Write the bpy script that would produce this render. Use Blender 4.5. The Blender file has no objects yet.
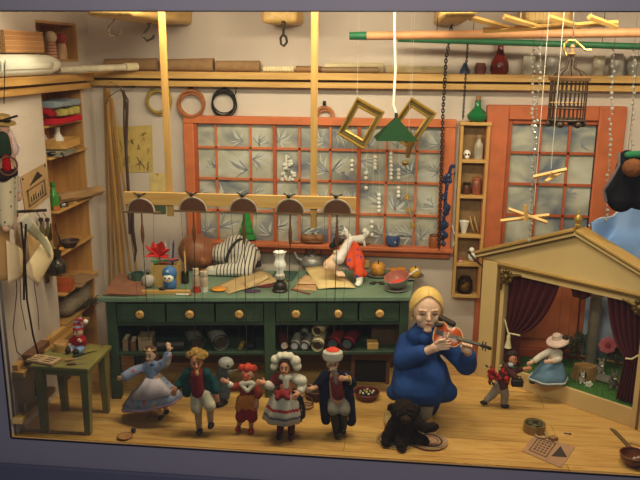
import bpy, bmesh, math, random
from mathutils import Vector as V, Matrix as MX, Euler
from math import sin, cos, pi, radians as R
random.seed(7)
SC = bpy.context.scene
COL = SC.collection
# ------------------------------------------------------------------ camera
FPX, PITCH, YAW, ROLL, EYE = 740.0, R(14), R(6), R(.4), V((0, 0, 3.0))
_F = V((-sin(YAW)*cos(PITCH), cos(YAW)*cos(PITCH), -sin(PITCH)))
_r0 = V((cos(YAW), sin(YAW), 0)); _u0 = _r0.cross(_F)
_Rt = cos(ROLL)*_r0 + sin(ROLL)*_u0
_Up = _Rt.cross(_F)
cam_d = bpy.data.cameras.new('camera'); cam = bpy.data.objects.new('camera', cam_d); COL.objects.link(cam)
cam_d.sensor_width = 36; cam_d.lens = 36*FPX/640; cam_d.clip_start = .05; cam_d.clip_end = 60
m3 = MX((_Rt, _Up, -_F)).transposed().to_4x4(); m3.translation = EYE
cam.matrix_world = m3; SC.camera = cam
FW, FH = 640, 480

def P(px, py, x=None, y=None, z=None, pl=None):
    """point of the photograph's ray on the plane x= / y= / z= (or pl=(point, normal))"""
    d = _F*FPX + _Rt*(px-FW/2) + _Up*(FH/2-py)
    if pl: t = (pl[0]-EYE).dot(pl[1])/d.dot(pl[1])
    elif x is not None: t = (x-EYE.x)/d.x
    elif y is not None: t = (y-EYE.y)/d.y
    else: t = (z-EYE.z)/d.z
    return EYE+d*t
def mpp(p): return (p-EYE).dot(_F)/FPX      # metres per pixel at a point

# ------------------------------------------------------------------ mesh builder
def V3(a): return a if isinstance(a, V) else V(a)
class M:
    def __init__(s): s.v = []; s.f = []; s.X = None
    def add(s, vs, fs, X=None):
        b = len(s.v)
        for a in vs:
            a = V3(a)
            if X is not None: a = X @ a
            if s.X is not None: a = s.X @ a
            s.v.append(a)
        s.f += [tuple(b+i for i in f) for f in fs]
        return s
    def box(s, c, d, rot=None):
        x, y, z = d[0]/2, d[1]/2, d[2]/2
        vs = [(-x,-y,-z),(x,-y,-z),(x,y,-z),(-x,y,-z),(-x,-y,z),(x,-y,z),(x,y,z),(-x,y,z)]
        X = MX.Translation(V3(c)) @ (Euler(rot).to_matrix().to_4x4() if rot else MX())
        return s.add(vs, [(0,3,2,1),(4,5,6,7),(0,1,5,4),(1,2,6,5),(2,3,7,6),(3,0,4,7)], X)
    def bx(s, a, b):
        a, b = V3(a), V3(b)
        return s.box((a+b)/2, [abs(b[i]-a[i]) for i in range(3)])
    def loft(s, rings, cap=True, closed=False, X=None):
        n = len(rings[0]); vs = [p for r in rings for p in r]; fs = []; k = len(rings)
        for i in range(k if closed else k-1):
            j = (i+1) % k
            for a in range(n):
                c = (a+1) % n
                fs.append((i*n+a, i*n+c, j*n+c, j*n+a))
        if cap and not closed:
            fs.append(tuple(range(n))[::-1]); fs.append(tuple((k-1)*n+i for i in range(n)))
        return s.add(vs, fs, X)
    def tube(s, pts, r, n=8, closed=False, flat=1.0, cap=True):
        pts = [V3(p) for p in pts]; k = len(pts); rings = []
        rr = r if isinstance(r, (list, tuple)) else [r]*k
        up = None
        for i, p in enumerate(pts):
            a = pts[(i-1) % k] if (closed or i > 0) else p
            b = pts[(i+1) % k] if (closed or i < k-1) else p
            t = (b-a)
            t = t.normalized() if t.length > 1e-9 else V((0,0,1))
            if up is None: up = V((0,0,1)) if abs(t.z) < .9 else V((0,1,0))
            sd = t.cross(up)
            if sd.length < 1e-6: sd = t.orthogonal()
            sd.normalize(); up = sd.cross(t).normalized()
            rings.append([p+sd*cos(2*pi*q/n)*rr[i]+up*sin(2*pi*q/n)*rr[i]*flat for q in range(n)])
        return s.loft(rings, cap, closed)
    def cyl(s, a, b, r0, r1=None, n=12): return s.tube([a, b], [r0, r0 if r1 is None else r1], n)
    def lathe(s, prof, c=(0,0,0), n=20, rot=None, sc=(1,1,1), cap=True):
        X = MX.Translation(V3(c)) @ (Euler(rot).to_matrix().to_4x4() if rot else MX()) @ MX.Diagonal((*sc, 1))
        return s.loft([[V((r*cos(2*pi*q/n), r*sin(2*pi*q/n), z)) for q in range(n)] for r, z in prof], cap, False, X)
    def ball(s, c, r, rot=None, n=12):
        r = (r, r, r) if isinstance(r, (int, float)) else r
        k = max(5, n//2+1)
        return s.lathe([(max(.02, sin(pi*i/k)), -cos(pi*i/k)) for i in range(k+1)], c, n, rot, r)
    def caps(s, a, b, r0, r1=None, n=10):
        r1 = r0 if r1 is None else r1
        s.cyl(a, b, r0, r1, n); s.ball(a, r0, n=n); return s.ball(b, r1, n=n)
    def ring(s, c, RR, r, rot=None, n=28, m=8, sc=(1,1)):
        X = (Euler(rot).to_matrix() if rot else MX.Identity(3))
        return s.tube([V3(c)+X @ V((RR*sc[0]*cos(2*pi*q/n), RR*sc[1]*sin(2*pi*q/n), 0)) for q in range(n)], r, m, True)
    def slab(s, pts, th):
        """polygon of 3D points extruded by the vector th"""
        pts = [V3(p) for p in pts]; th = V3(th); n = len(pts)
        return s.loft([pts, [p+th for p in pts]])
    def grid(s, f, nu, nv):
        vs = [f(i/nu, j/nv) for j in range(nv+1) for i in range(nu+1)]
        return s.add(vs, [(j*(nu+1)+i, j*(nu+1)+i+1, (j+1)*(nu+1)+i+1, (j+1)*(nu+1)+i) for j in range(nv) for i in range(nu)])
def elring(c, rx, ry, n=28, wav=0, k=7, ph=0, dz=0):
    c = V3(c); o = []
    for q in range(n):
        a = 2*pi*q/n; w = 1+wav*sin(k*a+ph)
        o.append(c+V((rx*cos(a)*w, ry*sin(a)*w, dz*sin(a))))
    return o
def patch(a, b, c, d, bulge=(0,0,0), fn=None):
    a, b, c, d, bulge = map(V3, (a, b, c, d, bulge))
    def f(u, v):
        p = (a*(1-u)+b*u)*(1-v)+(d*(1-u)+c*u)*v+bulge*(4*u*(1-u)*(1-.0*v))
        return p+fn(u, v) if fn else p
    return f

def O(name, m, mat, parent=None, loc=None, rz=0, smooth=45, bev=0, sub=0, solid=0, remesh=0, smo=4):
    me = bpy.data.meshes.new(name); me.from_pydata([tuple(v) for v in m.v], [], m.f)
    bm = bmesh.new(); bm.from_mesh(me); bmesh.ops.recalc_face_normals(bm, faces=bm.faces); bm.to_mesh(me); bm.free()
    o = bpy.data.objects.new(name, me); COL.objects.link(o)
    me.materials.append(mat)
    if smooth:
        for p in me.polygons: p.use_smooth = True
        if not remesh: me.set_sharp_from_angle(angle=R(smooth))
    if parent is not None: o.parent = parent
    if loc is not None: o.location = loc
    if rz: o.rotation_euler = (0, 0, rz)
    if remesh:
        q = o.modifiers.new('fuse', 'REMESH'); q.mode = 'VOXEL'; q.voxel_size = remesh; q.use_smooth_shade = True
        if smo: q = o.modifiers.new('soft', 'SMOOTH'); q.iterations = smo; q.factor = .5
    if solid: q = o.modifiers.new('thick', 'SOLIDIFY'); q.thickness = solid; q.offset = 0
    if bev: q = o.modifiers.new('edge', 'BEVEL'); q.width = bev; q.segments = 2; q.limit_method = 'ANGLE'
    if sub: q = o.modifiers.new('sub', 'SUBSURF'); q.levels = q.render_levels = sub
    return o
def tag(o, label, cat, group=None, kind=None):
    o['label'] = label; o['category'] = cat
    if group: o['group'] = group
    if kind: o['kind'] = kind
    return o
def T(name, label, cat, loc=(0,0,0), rz=0, group=None, kind=None):
    o = bpy.data.objects.new(name, None); COL.objects.link(o); o.empty_display_size = .05
    o.location = loc; o.rotation_euler = (0, 0, rz)
    return tag(o, label, cat, group, kind)
def S(name, label, cat, m, mat, loc=None, rz=0, group=None, **k):
    return tag(O(name, m, mat, None, loc, rz, **k), label, cat, group)
def ST(name, m, mat, parent=None, **k):
    o = O(name, m, mat, parent, **k)
    if parent is None: o['kind'] = 'structure'
    return o
def dup(root, loc, rz, label):
    r = root.copy(); COL.objects.link(r); r.location = loc; r.rotation_euler = (0, 0, rz); r['label'] = label
    for ch in list(root.children):
        c = ch.copy(); COL.objects.link(c); c.parent = r
        for g in list(ch.children):
            d = g.copy(); COL.objects.link(d); d.parent = c
    return r

# ------------------------------------------------------------------ materials
def lin(h):
    h = h.lstrip('#'); o = []
    for i in (0, 2, 4):
        c = int(h[i:i+2], 16)/255
        o.append(c/12.92 if c <= .04045 else ((c+.055)/1.055)**2.4)
    return (*o, 1)
def newmat(n):
    m = bpy.data.materials.new(n); m.use_nodes = True
    nt = m.node_tree; return m, nt, nt.nodes['Principled BSDF']
def mul(c, k): return tuple(min(1, a*k) for a in c[:3])+(1,)
def noise_chain(nt, scale, mapscale=(1,1,1), detail=4, coord='Object'):
    tc = nt.nodes.new('ShaderNodeTexCoord'); mp = nt.nodes.new('ShaderNodeMapping'); nz = nt.nodes.new('ShaderNodeTexNoise')
    mp.inputs['Scale'].default_value = mapscale
    nz.inputs['Scale'].default_value = scale; nz.inputs['Detail'].default_value = detail
    nt.links.new(tc.outputs[coord], mp.inputs['Vector']); nt.links.new(mp.outputs[0], nz.inputs['Vector'])
    return mp, nz
def ramp(nt, src, stops):
    r = nt.nodes.new('ShaderNodeValToRGB')
    e = r.color_ramp.elements
    while len(e) < len(stops): e.new(.5)
    for q, (p, c) in zip(e, stops): q.position = p; q.color = c
    nt.links.new(src, r.inputs[0]); return r
def bumpit(nt, bs, src, k, d=.01):
    b = nt.nodes.new('ShaderNodeBump'); b.inputs['Strength'].default_value = k; b.inputs['Distance'].default_value = d
    nt.links.new(src, b.inputs['Height']); nt.links.new(b.outputs[0], bs.inputs['Normal'])
_mc = {}
def mat(h, r=.6, met=0, var=.18, vs=14, bump=.15, spec=.4):
    k = (h, r, met, var, vs, bump)
    if k in _mc: return _mc[k]
    m, nt, bs = newmat('paint_'+h.strip('#')); c = lin(h)
    bs.inputs['Roughness'].default_value = r; bs.inputs['Metallic'].default_value = met
    bs.inputs['Specular IOR Level'].default_value = spec
    mp, nz = noise_chain(nt, vs)
    rp = ramp(nt, nz.outputs['Fac'], [(.3, mul(c, 1-var)), (.7, mul(c, 1+var))])
    nt.links.new(rp.outputs[0], bs.inputs['Base Color'])
    if bump: bumpit(nt, bs, nz.outputs['Fac'], bump)
    _mc[k] = m; return m
def wood(h1, h2, axis=0, sc=6, r=.5, stretch=.08):
    k = ('w', h1, h2, axis, sc, r)
    if k in _mc: return _mc[k]
    m, nt, bs = newmat('wood'); s = [1, 1, 1]; s[axis] = stretch
    mp, nz = noise_chain(nt, sc*3, s, 5); nz.inputs['Distortion'].default_value = .6
    rp = ramp(nt, nz.outputs['Fac'], [(.3, lin(h1)), (.68, lin(h2))])
    nt.links.new(rp.outputs[0], bs.inputs['Base Color']); bs.inputs['Roughness'].default_value = r
    bumpit(nt, bs, nz.outputs['Fac'], .12); _mc[k] = m; return m
def cloth(h, var=.15): return mat(h, .95, 0, var, 60, .35, .15)
def metal(h, r=.35): return mat(h, r, 1, .15, 20, .05)
def bands(h1, h2, axis=0, freq=40, width=.5, r=.85, coord='Object', distort=1.5):
    k = ('b', h1, h2, axis, freq, width)
    if k in _mc: return _mc[k]
    m, nt, bs = newmat('striped'); tc = nt.nodes.new('ShaderNodeTexCoord'); w = nt.nodes.new('ShaderNodeTexWave')
    w.bands_direction = 'XYZ'[axis]; w.inputs['Scale'].default_value = freq; w.inputs['Distortion'].default_value = distort; w.inputs['Detail Scale'].default_value = .6
    nt.links.new(tc.outputs[coord], w.inputs['Vector'])
    rp = ramp(nt, w.outputs['Fac'], [(width-.12, lin(h1)), (width+.12, lin(h2))])
    nt.links.new(rp.outputs[0], bs.inputs['Base Color']); bs.inputs['Roughness'].default_value = r
    _mc[k] = m; return m
def dots(base, spots, scale=30, size=.28, r=.85):
    """ground colour with scattered round spots; spots = list of hex"""
    k = ('d', base, tuple(spots), scale, size)
    if k in _mc: return _mc[k]
    m, nt, bs = newmat('spotted'); tc = nt.nodes.new('ShaderNodeTexCoord'); vo = nt.nodes.new('ShaderNodeTexVoronoi')
    vo.inputs['Scale'].default_value = scale; vo.inputs['Randomness'].default_value = .8
    nt.links.new(tc.outputs['Object'], vo.inputs['Vector'])
    st = ramp(nt, vo.outputs['Distance'], [(size-.04, (1,1,1,1)), (size+.04, (0,0,0,1))])
    sep = nt.nodes.new('ShaderNodeSeparateColor'); nt.links.new(vo.outputs['Color'], sep.inputs[0])
    cr = ramp(nt, sep.outputs[0], [((i+.5)/len(spots), lin(c)) for i, c in enumerate(spots)]); cr.color_ramp.interpolation = 'CONSTANT'
    cr.color_ramp.elements[0].position = 0
    mx = nt.nodes.new('ShaderNodeMix'); mx.data_type = 'RGBA'; mx.inputs[6].default_value = lin(base)
    nt.links.new(st.outputs[0], mx.inputs[0]); nt.links.new(cr.outputs[0], mx.inputs[7]); nt.links.new(mx.outputs[2], bs.inputs['Base Color'])
    bs.inputs['Roughness'].default_value = r; _mc[k] = m; return m
def glass(h='#e8f0ee', rough=.05, tint=None):
    k = ('g', h, rough)
    if k in _mc: return _mc[k]
    m = bpy.data.materials.new('clear_glass'); m.use_nodes = True; nt = m.node_tree; nt.nodes.clear()
    out = nt.nodes.new('ShaderNodeOutputMaterial'); mx = nt.nodes.new('ShaderNodeMixShader'); tr = nt.nodes.new('ShaderNodeBsdfTransparent'); gl = nt.nodes.new('ShaderNodeBsdfGlossy')
    fr = nt.nodes.new('ShaderNodeFresnel'); fr.inputs[0].default_value = 1.45
    gl.inputs['Roughness'].default_value = rough; tr.inputs[0].default_value = lin(h)
    nt.links.new(fr.outputs[0], mx.inputs[0]); nt.links.new(tr.outputs[0], mx.inputs[1]); nt.links.new(gl.outputs[0], mx.inputs[2]); nt.links.new(mx.outputs[0], out.inputs[0])
    _mc[k] = m; return m

WALLM = mat('#cbbcb0', .9, 0, .05, 3, .1)
ORANGE = mat('#c46c40', .5, 0, .12, 9, .1)
ORANGED = mat('#a9532c', .5, 0, .12, 9, .1)
GREEN = mat('#384d3a', .5, 0, .3, 5, .2)
GREEND = mat('#2f4233', .55, 0, .3, 6, .2)
GREENTOP = mat('#677e69', .5, 0, .2, 4, .15)
PINE = wood('#b98b48', '#d2a660', 0)
PINEV = wood('#b58543', '#cfa25c', 2)
PINEY = wood('#b08040', '#cb9c56', 1)
NICHE = wood('#a8763c', '#c79350', 2, 4)
BROWN = wood('#5b3a20', '#7d5430', 0)
DARKB = mat('#2a1c14', .6)
BLACK = mat('#141214', .55, 0, .1)
WHITE = mat('#e9e4da', .6, 0, .04)
CREAM = mat('#ded0a8', .8, 0, .08)
PAPER = mat('#c9ac85', .85, 0, .1)
KRAFT = mat('#9a7752', .85, 0, .12)
GOLD = mat('#b39243', .35, .45, .15, 20, .1)
SKIN = mat('#d9a98a', .55, 0, .06)
RED = mat('#b8231c', .5); REDC = cloth('#a01d22'); WINE = cloth('#5a1420'); NAVY = cloth('#1e2340'); BLUEC = cloth('#1f3f8e', .08)
GREY = mat('#77756f', .6)
STRING = mat('#d9d4c8', .7, 0, 0, 5, 0); DSTRING = mat('#2a221c', .8, 0, 0, 5, 0)
FACADE = mat('#73738c', .8, 0, .03, 2, .0)
FACADED = mat('#4d5070', .8, 0, .03, 2, .0)

# ------------------------------------------------------------------ the setting
WY, LX, FY, RX, CZ = 7.1, -3.0, 5.15, 3.0, 3.62
def floor_mat():
    m, nt, bs = newmat('floorboards'); tc = nt.nodes.new('ShaderNodeTexCoord'); mp = nt.nodes.new('ShaderNodeMapping')
    mp.inputs['Location'].default_value = (.35, .06, 0)
    br = nt.nodes.new('ShaderNodeTexBrick'); br.inputs['Scale'].default_value = 1
    br.inputs['Brick Width'].default_value = 3.4; br.inputs['Row Height'].default_value = .31; br.inputs['Mortar Size'].default_value = .004; br.inputs['Mortar Smooth'].default_value = .3
    br.inputs['Color1'].default_value = (.85,.85,.85,1); br.inputs['Color2'].default_value = (1.1,1.1,1.1,1); br.inputs['Mortar'].default_value = (.5,.42,.34,1)
    nt.links.new(tc.outputs['Object'], mp.inputs[0]); nt.links.new(mp.outputs[0], br.inputs['Vector'])
    m2, nz = noise_chain(nt, 7, (.35, 3.2, 1), 6); nz.inputs['Distortion'].default_value = .9
    rp = ramp(nt, nz.outputs['Fac'], [(.28, lin('#c99349')), (.5, lin('#dfae60')), (.75, lin('#ebc076'))])
    mx = nt.nodes.new('ShaderNodeMix'); mx.data_type = 'RGBA'; mx.blend_type = 'MULTIPLY'; mx.inputs[0].default_value = 1
    nt.links.new(rp.outputs[0], mx.inputs[6]); nt.links.new(br.outputs['Color'], mx.inputs[7]); nt.links.new(mx.outputs[2], bs.inputs['Base Color'])
    bs.inputs['Roughness'].default_value = .45; bumpit(nt, bs, br.outputs['Fac'], -.3, .004); return m
ST('floor', M().bx((LX-.6, 5.1125, -.08), (RX, WY+.1, 0)), floor_mat())
ST('ceiling', M().bx((LX-.6, FY-.1, CZ), (RX+.1, WY+.1, CZ+.08)), WALLM)
ST('wall_back', M().bx((LX-.6, WY, -.08), (RX+.1, WY+.1, CZ)), WALLM)
ST('wall_right', M().bx((RX, FY-.1, -.08), (RX+.1, WY, CZ)), WALLM)
# left wall: plaster in front, two wooden niches (upper and lower) cut into it
NF, NB = P(44.5, 200, x=LX).y, P(87, 200, x=LX).y     # near and far jamb of the niches
NF = 6.04; NB = 6.85; UZ0, UZ1 = 2.93, 3.27
m = M(); m.bx((LX-.06, FY, -.08), (LX, NF, CZ)); m.bx((LX-.06, NB, -.08), (LX, WY, CZ))
m.bx((LX-.06, NF, UZ1), (LX, NB, CZ)); m.bx((LX-.06, NF, 2.72), (LX, NB, UZ0))
ST('wall_left', m, WALLM)
# shop front around the stage opening
m = M(); m.bx((-5, 5.1, 3.285), (5, 5.112, 5.2)); m.bx((-5, 5.1, .0), (-3.02, 5.112, 3.285)); m.bx((-5, 5.1, -.23), (5, 5.112, .0)); m.bx((2.6, 5.1, .0), (5, 5.112, 3.285))
ST('wall_front', m, FACADE)
ST('trim_1', M().bx((-5, 5.07, -1.4), (5, 5.112, -.231)), FACADED, bev=.01)
m = M(); m.bx((-3.02, 5.092, -.004), (2.6, 5.0995, .004)); m.bx((-3.026, 5.092, .004), (-3.017, 5.0995, 3.28)); m.bx((-3.018, 5.092, 3.28), (2.6, 5.0995, 3.288))
ST('trim_2', m, BLACK)
ST('window_1', M().bx((-3.01, 5.13, .001), (2.6, 5.136, 3.284)), glass('#f6faf8', .02))
# joists: short beams that run from the back wall to the front
for i, (xa, xb, ya) in enumerate(((-2.33, -1.97, 5.5), (P(271,27,y=WY).x, P(304,27,y=WY).x, 6.6), (.28, .52, 5.5), (1.02, 1.4, 6.6))):
    ST('trim_%d' % (i+3), M().bx((xa, ya, 3.27), (xb, WY, 3.45)), wood('#b08a4c', '#d0a862', 1), bev=.03)

def frost():
    m, nt, bs = newmat('frosted_pane')
    mp, nz = noise_chain(nt, 2.2, (1, 1, 1.6), 3); nz.inputs['Distortion'].default_value = .8
    rp = ramp(nt, nz.outputs['Fac'], [(.3, lin('#5f6878')), (.43, lin('#90928e')), (.56, lin('#b3b09f')), (.75, lin('#c6c6c2'))])
    nt.links.new(rp.outputs[0], bs.inputs['Base Color']); bs.inputs['Roughness'].default_value = .35
    return m
FROST = frost()
def bar(m, a, b, w, d):
    """upright or level bar in the back-wall plane between two points, w wide, d deep"""
    a, b = V3(a), V3(b); t = (b-a).normalized(); n = t.cross(V((0, 1, 0))).normalized()*w/2
    return m.slab([a-n, a+n, b+n, b-n], (0, d, 0))
def wx(px, py=180, y=7.06): return P(px, py, y=y).x
def wz(py, px=320, y=7.06): return P(px, py, y=y).z
w2 = T('window_2', 'wide orange lattice window with frosted panes behind the workbench', 'window', (0, 0, 0), kind='structure')
X0, X1, Z0, Z1 = -2.08, .53, 1.09, 2.43
m = M(); m.bx((X0, 7.03, Z0+.09), (X0+.1, WY, Z1-.075)); m.bx((X1-.1, 7.03, Z0+.09), (X1, WY, Z1-.075)); m.bx((X0, 7.028, Z1-.075), (X1, WY, Z1)); m.bx((X0, 7.028, Z0), (X1, WY, Z0+.09))
O('frame', m, ORANGE, w2, bev=.008)
O('sill', M().bx((X0-.02, 6.96, Z0+.07), (X1+.02, WY, Z0+.11)), ORANGE, w2, bev=.008)
m = M()
xs = [wx(v) for v in (217, 251, 299.5, 330, 386, 416)]; xt = [wx(v) for v in (275, 358.5)]
for x in xs: m.bx((x-.0095, 7.055, Z0+.09), (x+.0095, 7.09, Z1-.07))
for py in (149.5, 181, 213): z = wz(py); m.bx((X0+.09, 7.055, z-.0105), (X1-.09, 7.09, z+.0105))
O('glazing_bar', m, ORANGE, w2)
m = M()
for x in xt: m.bx((x-.017, 7.045, Z0+.09), (x+.017, 7.09, Z1-.07))
for x in (X0+.115, X1-.115): m.bx((x-.018, 7.045, Z0+.09), (x+.018, 7.09, Z1-.07))
O('mullion', m, ORANGED, w2)
O('pane', M().bx((X0+.08, 7.08, Z0+.08), (X1-.08, 7.092, Z1-.06)), FROST, w2)
# frost ferns painted on the panes: sprays of curved strokes
def fern(m, c, s, ang, n=7):
    for k in range(n):
        a = ang+(k-(n-1)/2)*.42+random.uniform(-.1, .1); L = s*(1-.35*abs(k-(n-1)/2)/n*2)*random.uniform(.7, 1)
        pts = []; cur = random.uniform(-.5, .5); w = s*.055
        for i in range(5):
            t = i/4; aa = a+cur*t
            pts.append(c+V((cos(aa)*L*t, 0, sin(aa)*L*t)))
        nrm = V((-sin(a), 0, cos(a)))*w
        top = [p+nrm*sin(pi*(.12+.88*i/4)) for i, p in enumerate(pts)]; bot = [p-nrm*.2*sin(pi*(.12+.88*i/4)) for i, p in enumerate(pts)]
        m.grid(lambda u, v: (top if v > .5 else bot)[int(round(u*4))], 4, 1)
fw, fd = M(), M()
cols = [X0+.13]+sorted(xs+xt)+[X1-.13]; rows = [Z0+.1]+sorted(wz(v) for v in (149.5, 181, 213))+[Z1-.08]
for i in range(9):
    for j in range(4):
        cx = (cols[i]+cols[i+1])/2; cz = (rows[j]+rows[j+1])/2; s = min(cols[i+1]-cols[i], rows[j+1]-rows[j])*.85
        if random.random() < .15: continue
        a = random.choice((.6, 1.2, 2.2, 2.6, .2, -.5))
        fern(fw, V((cx-cos(a)*s*.5, 7.077, cz-sin(a)*s*.5)), s, a, random.randint(4, 7))
        fern(fd, V((cx-cos(a)*s*.6, 7.0765, cz-sin(a)*s*.45)), s*.9, a+.25, random.randint(3, 4))
O('frost_painting', fw, mat('#c6c6be', .7, 0, .05), w2, smooth=0)
O('frost_painting', fd, mat('#898c90', .7, 0, .05), w2, smooth=0)

d1 = T('door_1', 'orange half glazed door behind the puppet theatre', 'door', (0, 0, 0), kind='structure')
DX0, DX1, DZ1 = .80, 2.04, 2.57
m = M(); m.bx((DX0, 7.0, 0), (DX0+.2, WY, DZ1)); m.bx((DX1-.24, 7.0, 0), (DX1, WY, DZ1)); m.bx((DX0+.2, 7.0, DZ1-.13), (DX1-.24, WY, DZ1))
O('door_casing', m, mat('#b8623a', .5, 0, .12, 9, .1), d1, bev=.01)
gx0, gx1, gz0, gz1 = 1.04, 1.80, 1.12, 2.40
m = M(); m.bx((1.0, 7.03, 0), (gx0, 7.09, DZ1-.13)); m.bx((gx1, 7.03, 0), (DX1-.24, 7.09, DZ1-.13)); m.bx((gx0, 7.03, gz1), (gx1, 7.09, DZ1-.13)); m.bx((gx0, 7.03, gz0-.16), (gx1, 7.09, gz0)); m.bx((gx0, 7.03, 0), (gx1, 7.09, .2))
O('door_leaf', m, ORANGED, d1, bev=.006)
O('door_panel', M().bx((gx0, 7.06, .2), (gx1, 7.08, gz0-.16)).bx((gx0+.08, 7.045, .3), (gx1-.08, 7.07, gz0-.26)), ORANGE, d1, bev=.006)
O('pane', M().bx((gx0-.01, 7.07, gz0-.01), (gx1+.01, 7.085, gz1+.01)), FROST, d1)
m = M()
for px in (536, 564.5): x = wx(px, 190); m.bx((x-.011, 7.045, gz0), (x+.011, 7.088, gz1))
for py in (153, 184.5, 215.5): z = wz(py, 550); m.bx((gx0, 7.045, z-.011), (gx1, 7.088, z+.011))
O('glazing_bar', m, ORANGED, d1)
m = M()
for cx, cz in ((1.6, 1.75), (1.68, 2.2), (1.2, 2.1), (1.25, 1.55), (1.5, 1.4)): fern(m, V((cx, 7.066, cz)), .14, random.uniform(0, 3), 6)
O('frost_painting', m, mat('#8a8f99', .7, 0, .05), d1, smooth=0)

# ------------------------------------------------------------------ light
def area(name, loc, rot, sx, sy, e, col):
    l = bpy.data.lights.new(name, 'AREA'); l.shape = 'RECTANGLE'; l.size = sx; l.size_y = sy; l.energy = e; l.color = col
    o = bpy.data.objects.new(name, l); COL.objects.link(o); o.location = loc; o.rotation_euler = rot; return o
WARM = (1, .82, .58)
area('display_lamp', (-1.6, 5.4, 3.56), (R(22), 0, 0), 1.2, .2, 44, WARM)
area('display_lamp', (0.0, 5.4, 3.56), (R(22), 0, 0), 1.2, .2, 50, WARM)
area('display_lamp', (1.6, 5.4, 3.56), (R(20), 0, 0), 1.0, .2, 44, WARM)
area('gallery_ceiling_lamp', (-.2, 1.3, 4.0), (R(64), 0, 0), 3.0, .5, 165, (1, .84, .62))
w = bpy.data.worlds.new('street'); SC.world = w; w.use_nodes = True
w.node_tree.nodes['Background'].inputs[0].default_value = (.95, .93, 1, 1); w.node_tree.nodes['Background'].inputs[1].default_value = .13
vs = SC.view_settings; vs.view_transform = 'Standard'; vs.look = 'None'; vs.gamma = 1; vs.exposure = -0.08; vs.use_curve_mapping = False
SC.display_settings.display_device = 'sRGB'
SC.cycles.use_denoising = True
# ================================================================== side wall: niches, shelves and what stands in them
ND = .34
def lw(px, py, dx=0): return P(px, py, x=LX+dx)
def niche(name, label, z0, z1, shelves):
    t = T(name, label, 'wall shelf', (LX, (NF+NB)/2, z0), 0)
    o = V((LX, (NF+NB)/2, z0)); h = (NB-NF)/2; H = z1-z0
    O('back_panel', M().bx((-ND-.02, -h, 0), (-ND, h, H)), NICHE, t)
    O('side_panel', M().bx((-ND, h-.02, 0), (-.005, h, H)), NICHE, t)
    O('side_panel', M().bx((-ND, -h, 0), (-.005, -h+.02, H)), NICHE, t)
    O('top_panel', M().bx((-ND, -h+.02, H-.02), (-.005, h-.02, H)), NICHE, t)
    for z, out in shelves:
        O('shelf', M().bx((-ND, -h+.02, z-z0-.022), (out, h-.02, z-z0)), PINEY, t, bev=.004)
    return t
SZ = [lw(84, 152).z, lw(85, 205).z, lw(86, 240).z, lw(88, 290).z]
SZ = [2.13, 1.66, 1.26, .9, .62]
niche('niche_shelf', 'tall wooden niche with crowded shelves sunk in the side wall', .1, 2.72, [(2.40, .0), (SZ[0], .03), (SZ[1], .06), (SZ[2], .03), (SZ[3], .06), (SZ[4], .05), (.12, 0)])
niche('niche_shelf', 'small square wooden niche high on the side wall', UZ0, UZ1, [(UZ0+.022, .0)])

# ledges running round the room
def rail(name, label, a, b, dx, dy):
    """two-lipped ledge between two points at its top"""
    t = T(name, label, 'shelf', a)
    d = b-a; n = V((dx, dy, 0))
    def beam(nm, z0, z1, w, mt):
        O(nm, M().slab([(0, 0, z0), d+V((0, 0, z0)), d+V((0, 0, z1)), (0, 0, z1)], n*w), mt, t, bev=.004)
    beam('ledge_board', -.065, 0, 1, PINE if dy else PINEY); beam('lower_batten', -.14, -.085, .7, PINE if dy else PINEY); beam('backing_strip', -.085, -.065, .45, BROWN)
    return t
RZ = 2.845
rail('wall_ledge', 'long pine ledge along the back wall holding rolls and jars', V((LX+.005, WY-.001, RZ)), V((RX-.005, WY-.001, RZ)), 0, -.17)
rail('wall_ledge', 'pine ledge along the side wall under the white fabric roll', V((LX+.001, FY+.01, RZ-.02)), V((LX+.001, WY-.24, RZ-.02)), .13, 0)
lz = .545
t = T('side_ledge', 'low pine plank ledge on the side wall beside the green stool', 'shelf', (LX+.001, FY+.01, lz))
O('plank', M().bx((0, 0, -.05), (.1, 1.3, 0)), PINEY, t, bev=.004)
O('plank', M().bx((0, .02, .001), (.045, 1.25, .05)), wood('#b9873f', '#d9ab60', 1), t, bev=.004)

def roll(name, label, a, b, r0, r1, mt, group=None, core=True, cat='roll', n=20):
    """paper rolled up, its open end showing a spiral"""
    a, b = V3(a), V3(b); d = (b-a); L = d.length; t = T(name, label, cat, a, 0, group); u = d.normalized()
    m = M()
    if core:
        k = r1/r0
        m.tube([V((0,0,0)), d, d*.999, V((0,0,0))+u*.002], [r0, r1, r1*.72, r0*.72], n, cap=False)
        O('sheet', m, mt, t, smooth=50)
        O('inner_turn', M().tube([u*.01, d-u*.004, d-u*.006, u*.012], [r0*.55, r1*.55, r1*.42, r0*.42], n, cap=False), mt, t, smooth=50)
    else:
        O('sheet', m.tube([V((0,0,0)), d], [r0, r1], n), mt, t)
    return t
# on the back ledge, from the corner to the rack
yb = WY-.075
def rl(px, py, r=.04): return V((P(px, py, y=yb).x, yb, RZ+r+.001))
def shelfroll(name, label, x0, x1, r0, r1, h, **k): return roll(name, label, V((P(x0, 70, y=yb).x, yb, RZ+r0+.001)), V((P(x1, 70, y=yb).x, yb, RZ+r1+.001)), r0, r1, h, 'rolls lying on the back ledge', **k)
shelfroll('paper_roll', 'dull brown paper roll in the corner end of the back ledge', 106, 158, .055, .06, KRAFT)
shelfroll('paper_roll', 'brown paper roll just beside the corner on the back ledge, wider at one end', 164, 214, .055, .062, KRAFT)
shelfroll('paper_roll', 'short brown paper roll with open end beside the beaded rod', 216.5, 260, .05, .052, KRAFT)
m = M(); xa = P(263, 70, y=yb).x; xb = P(294, 70, y=yb).x
prof = []
for i in range(40): prof.append((.02+.008*abs(sin(i*.8)), (xb-xa)*i/39))
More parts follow.
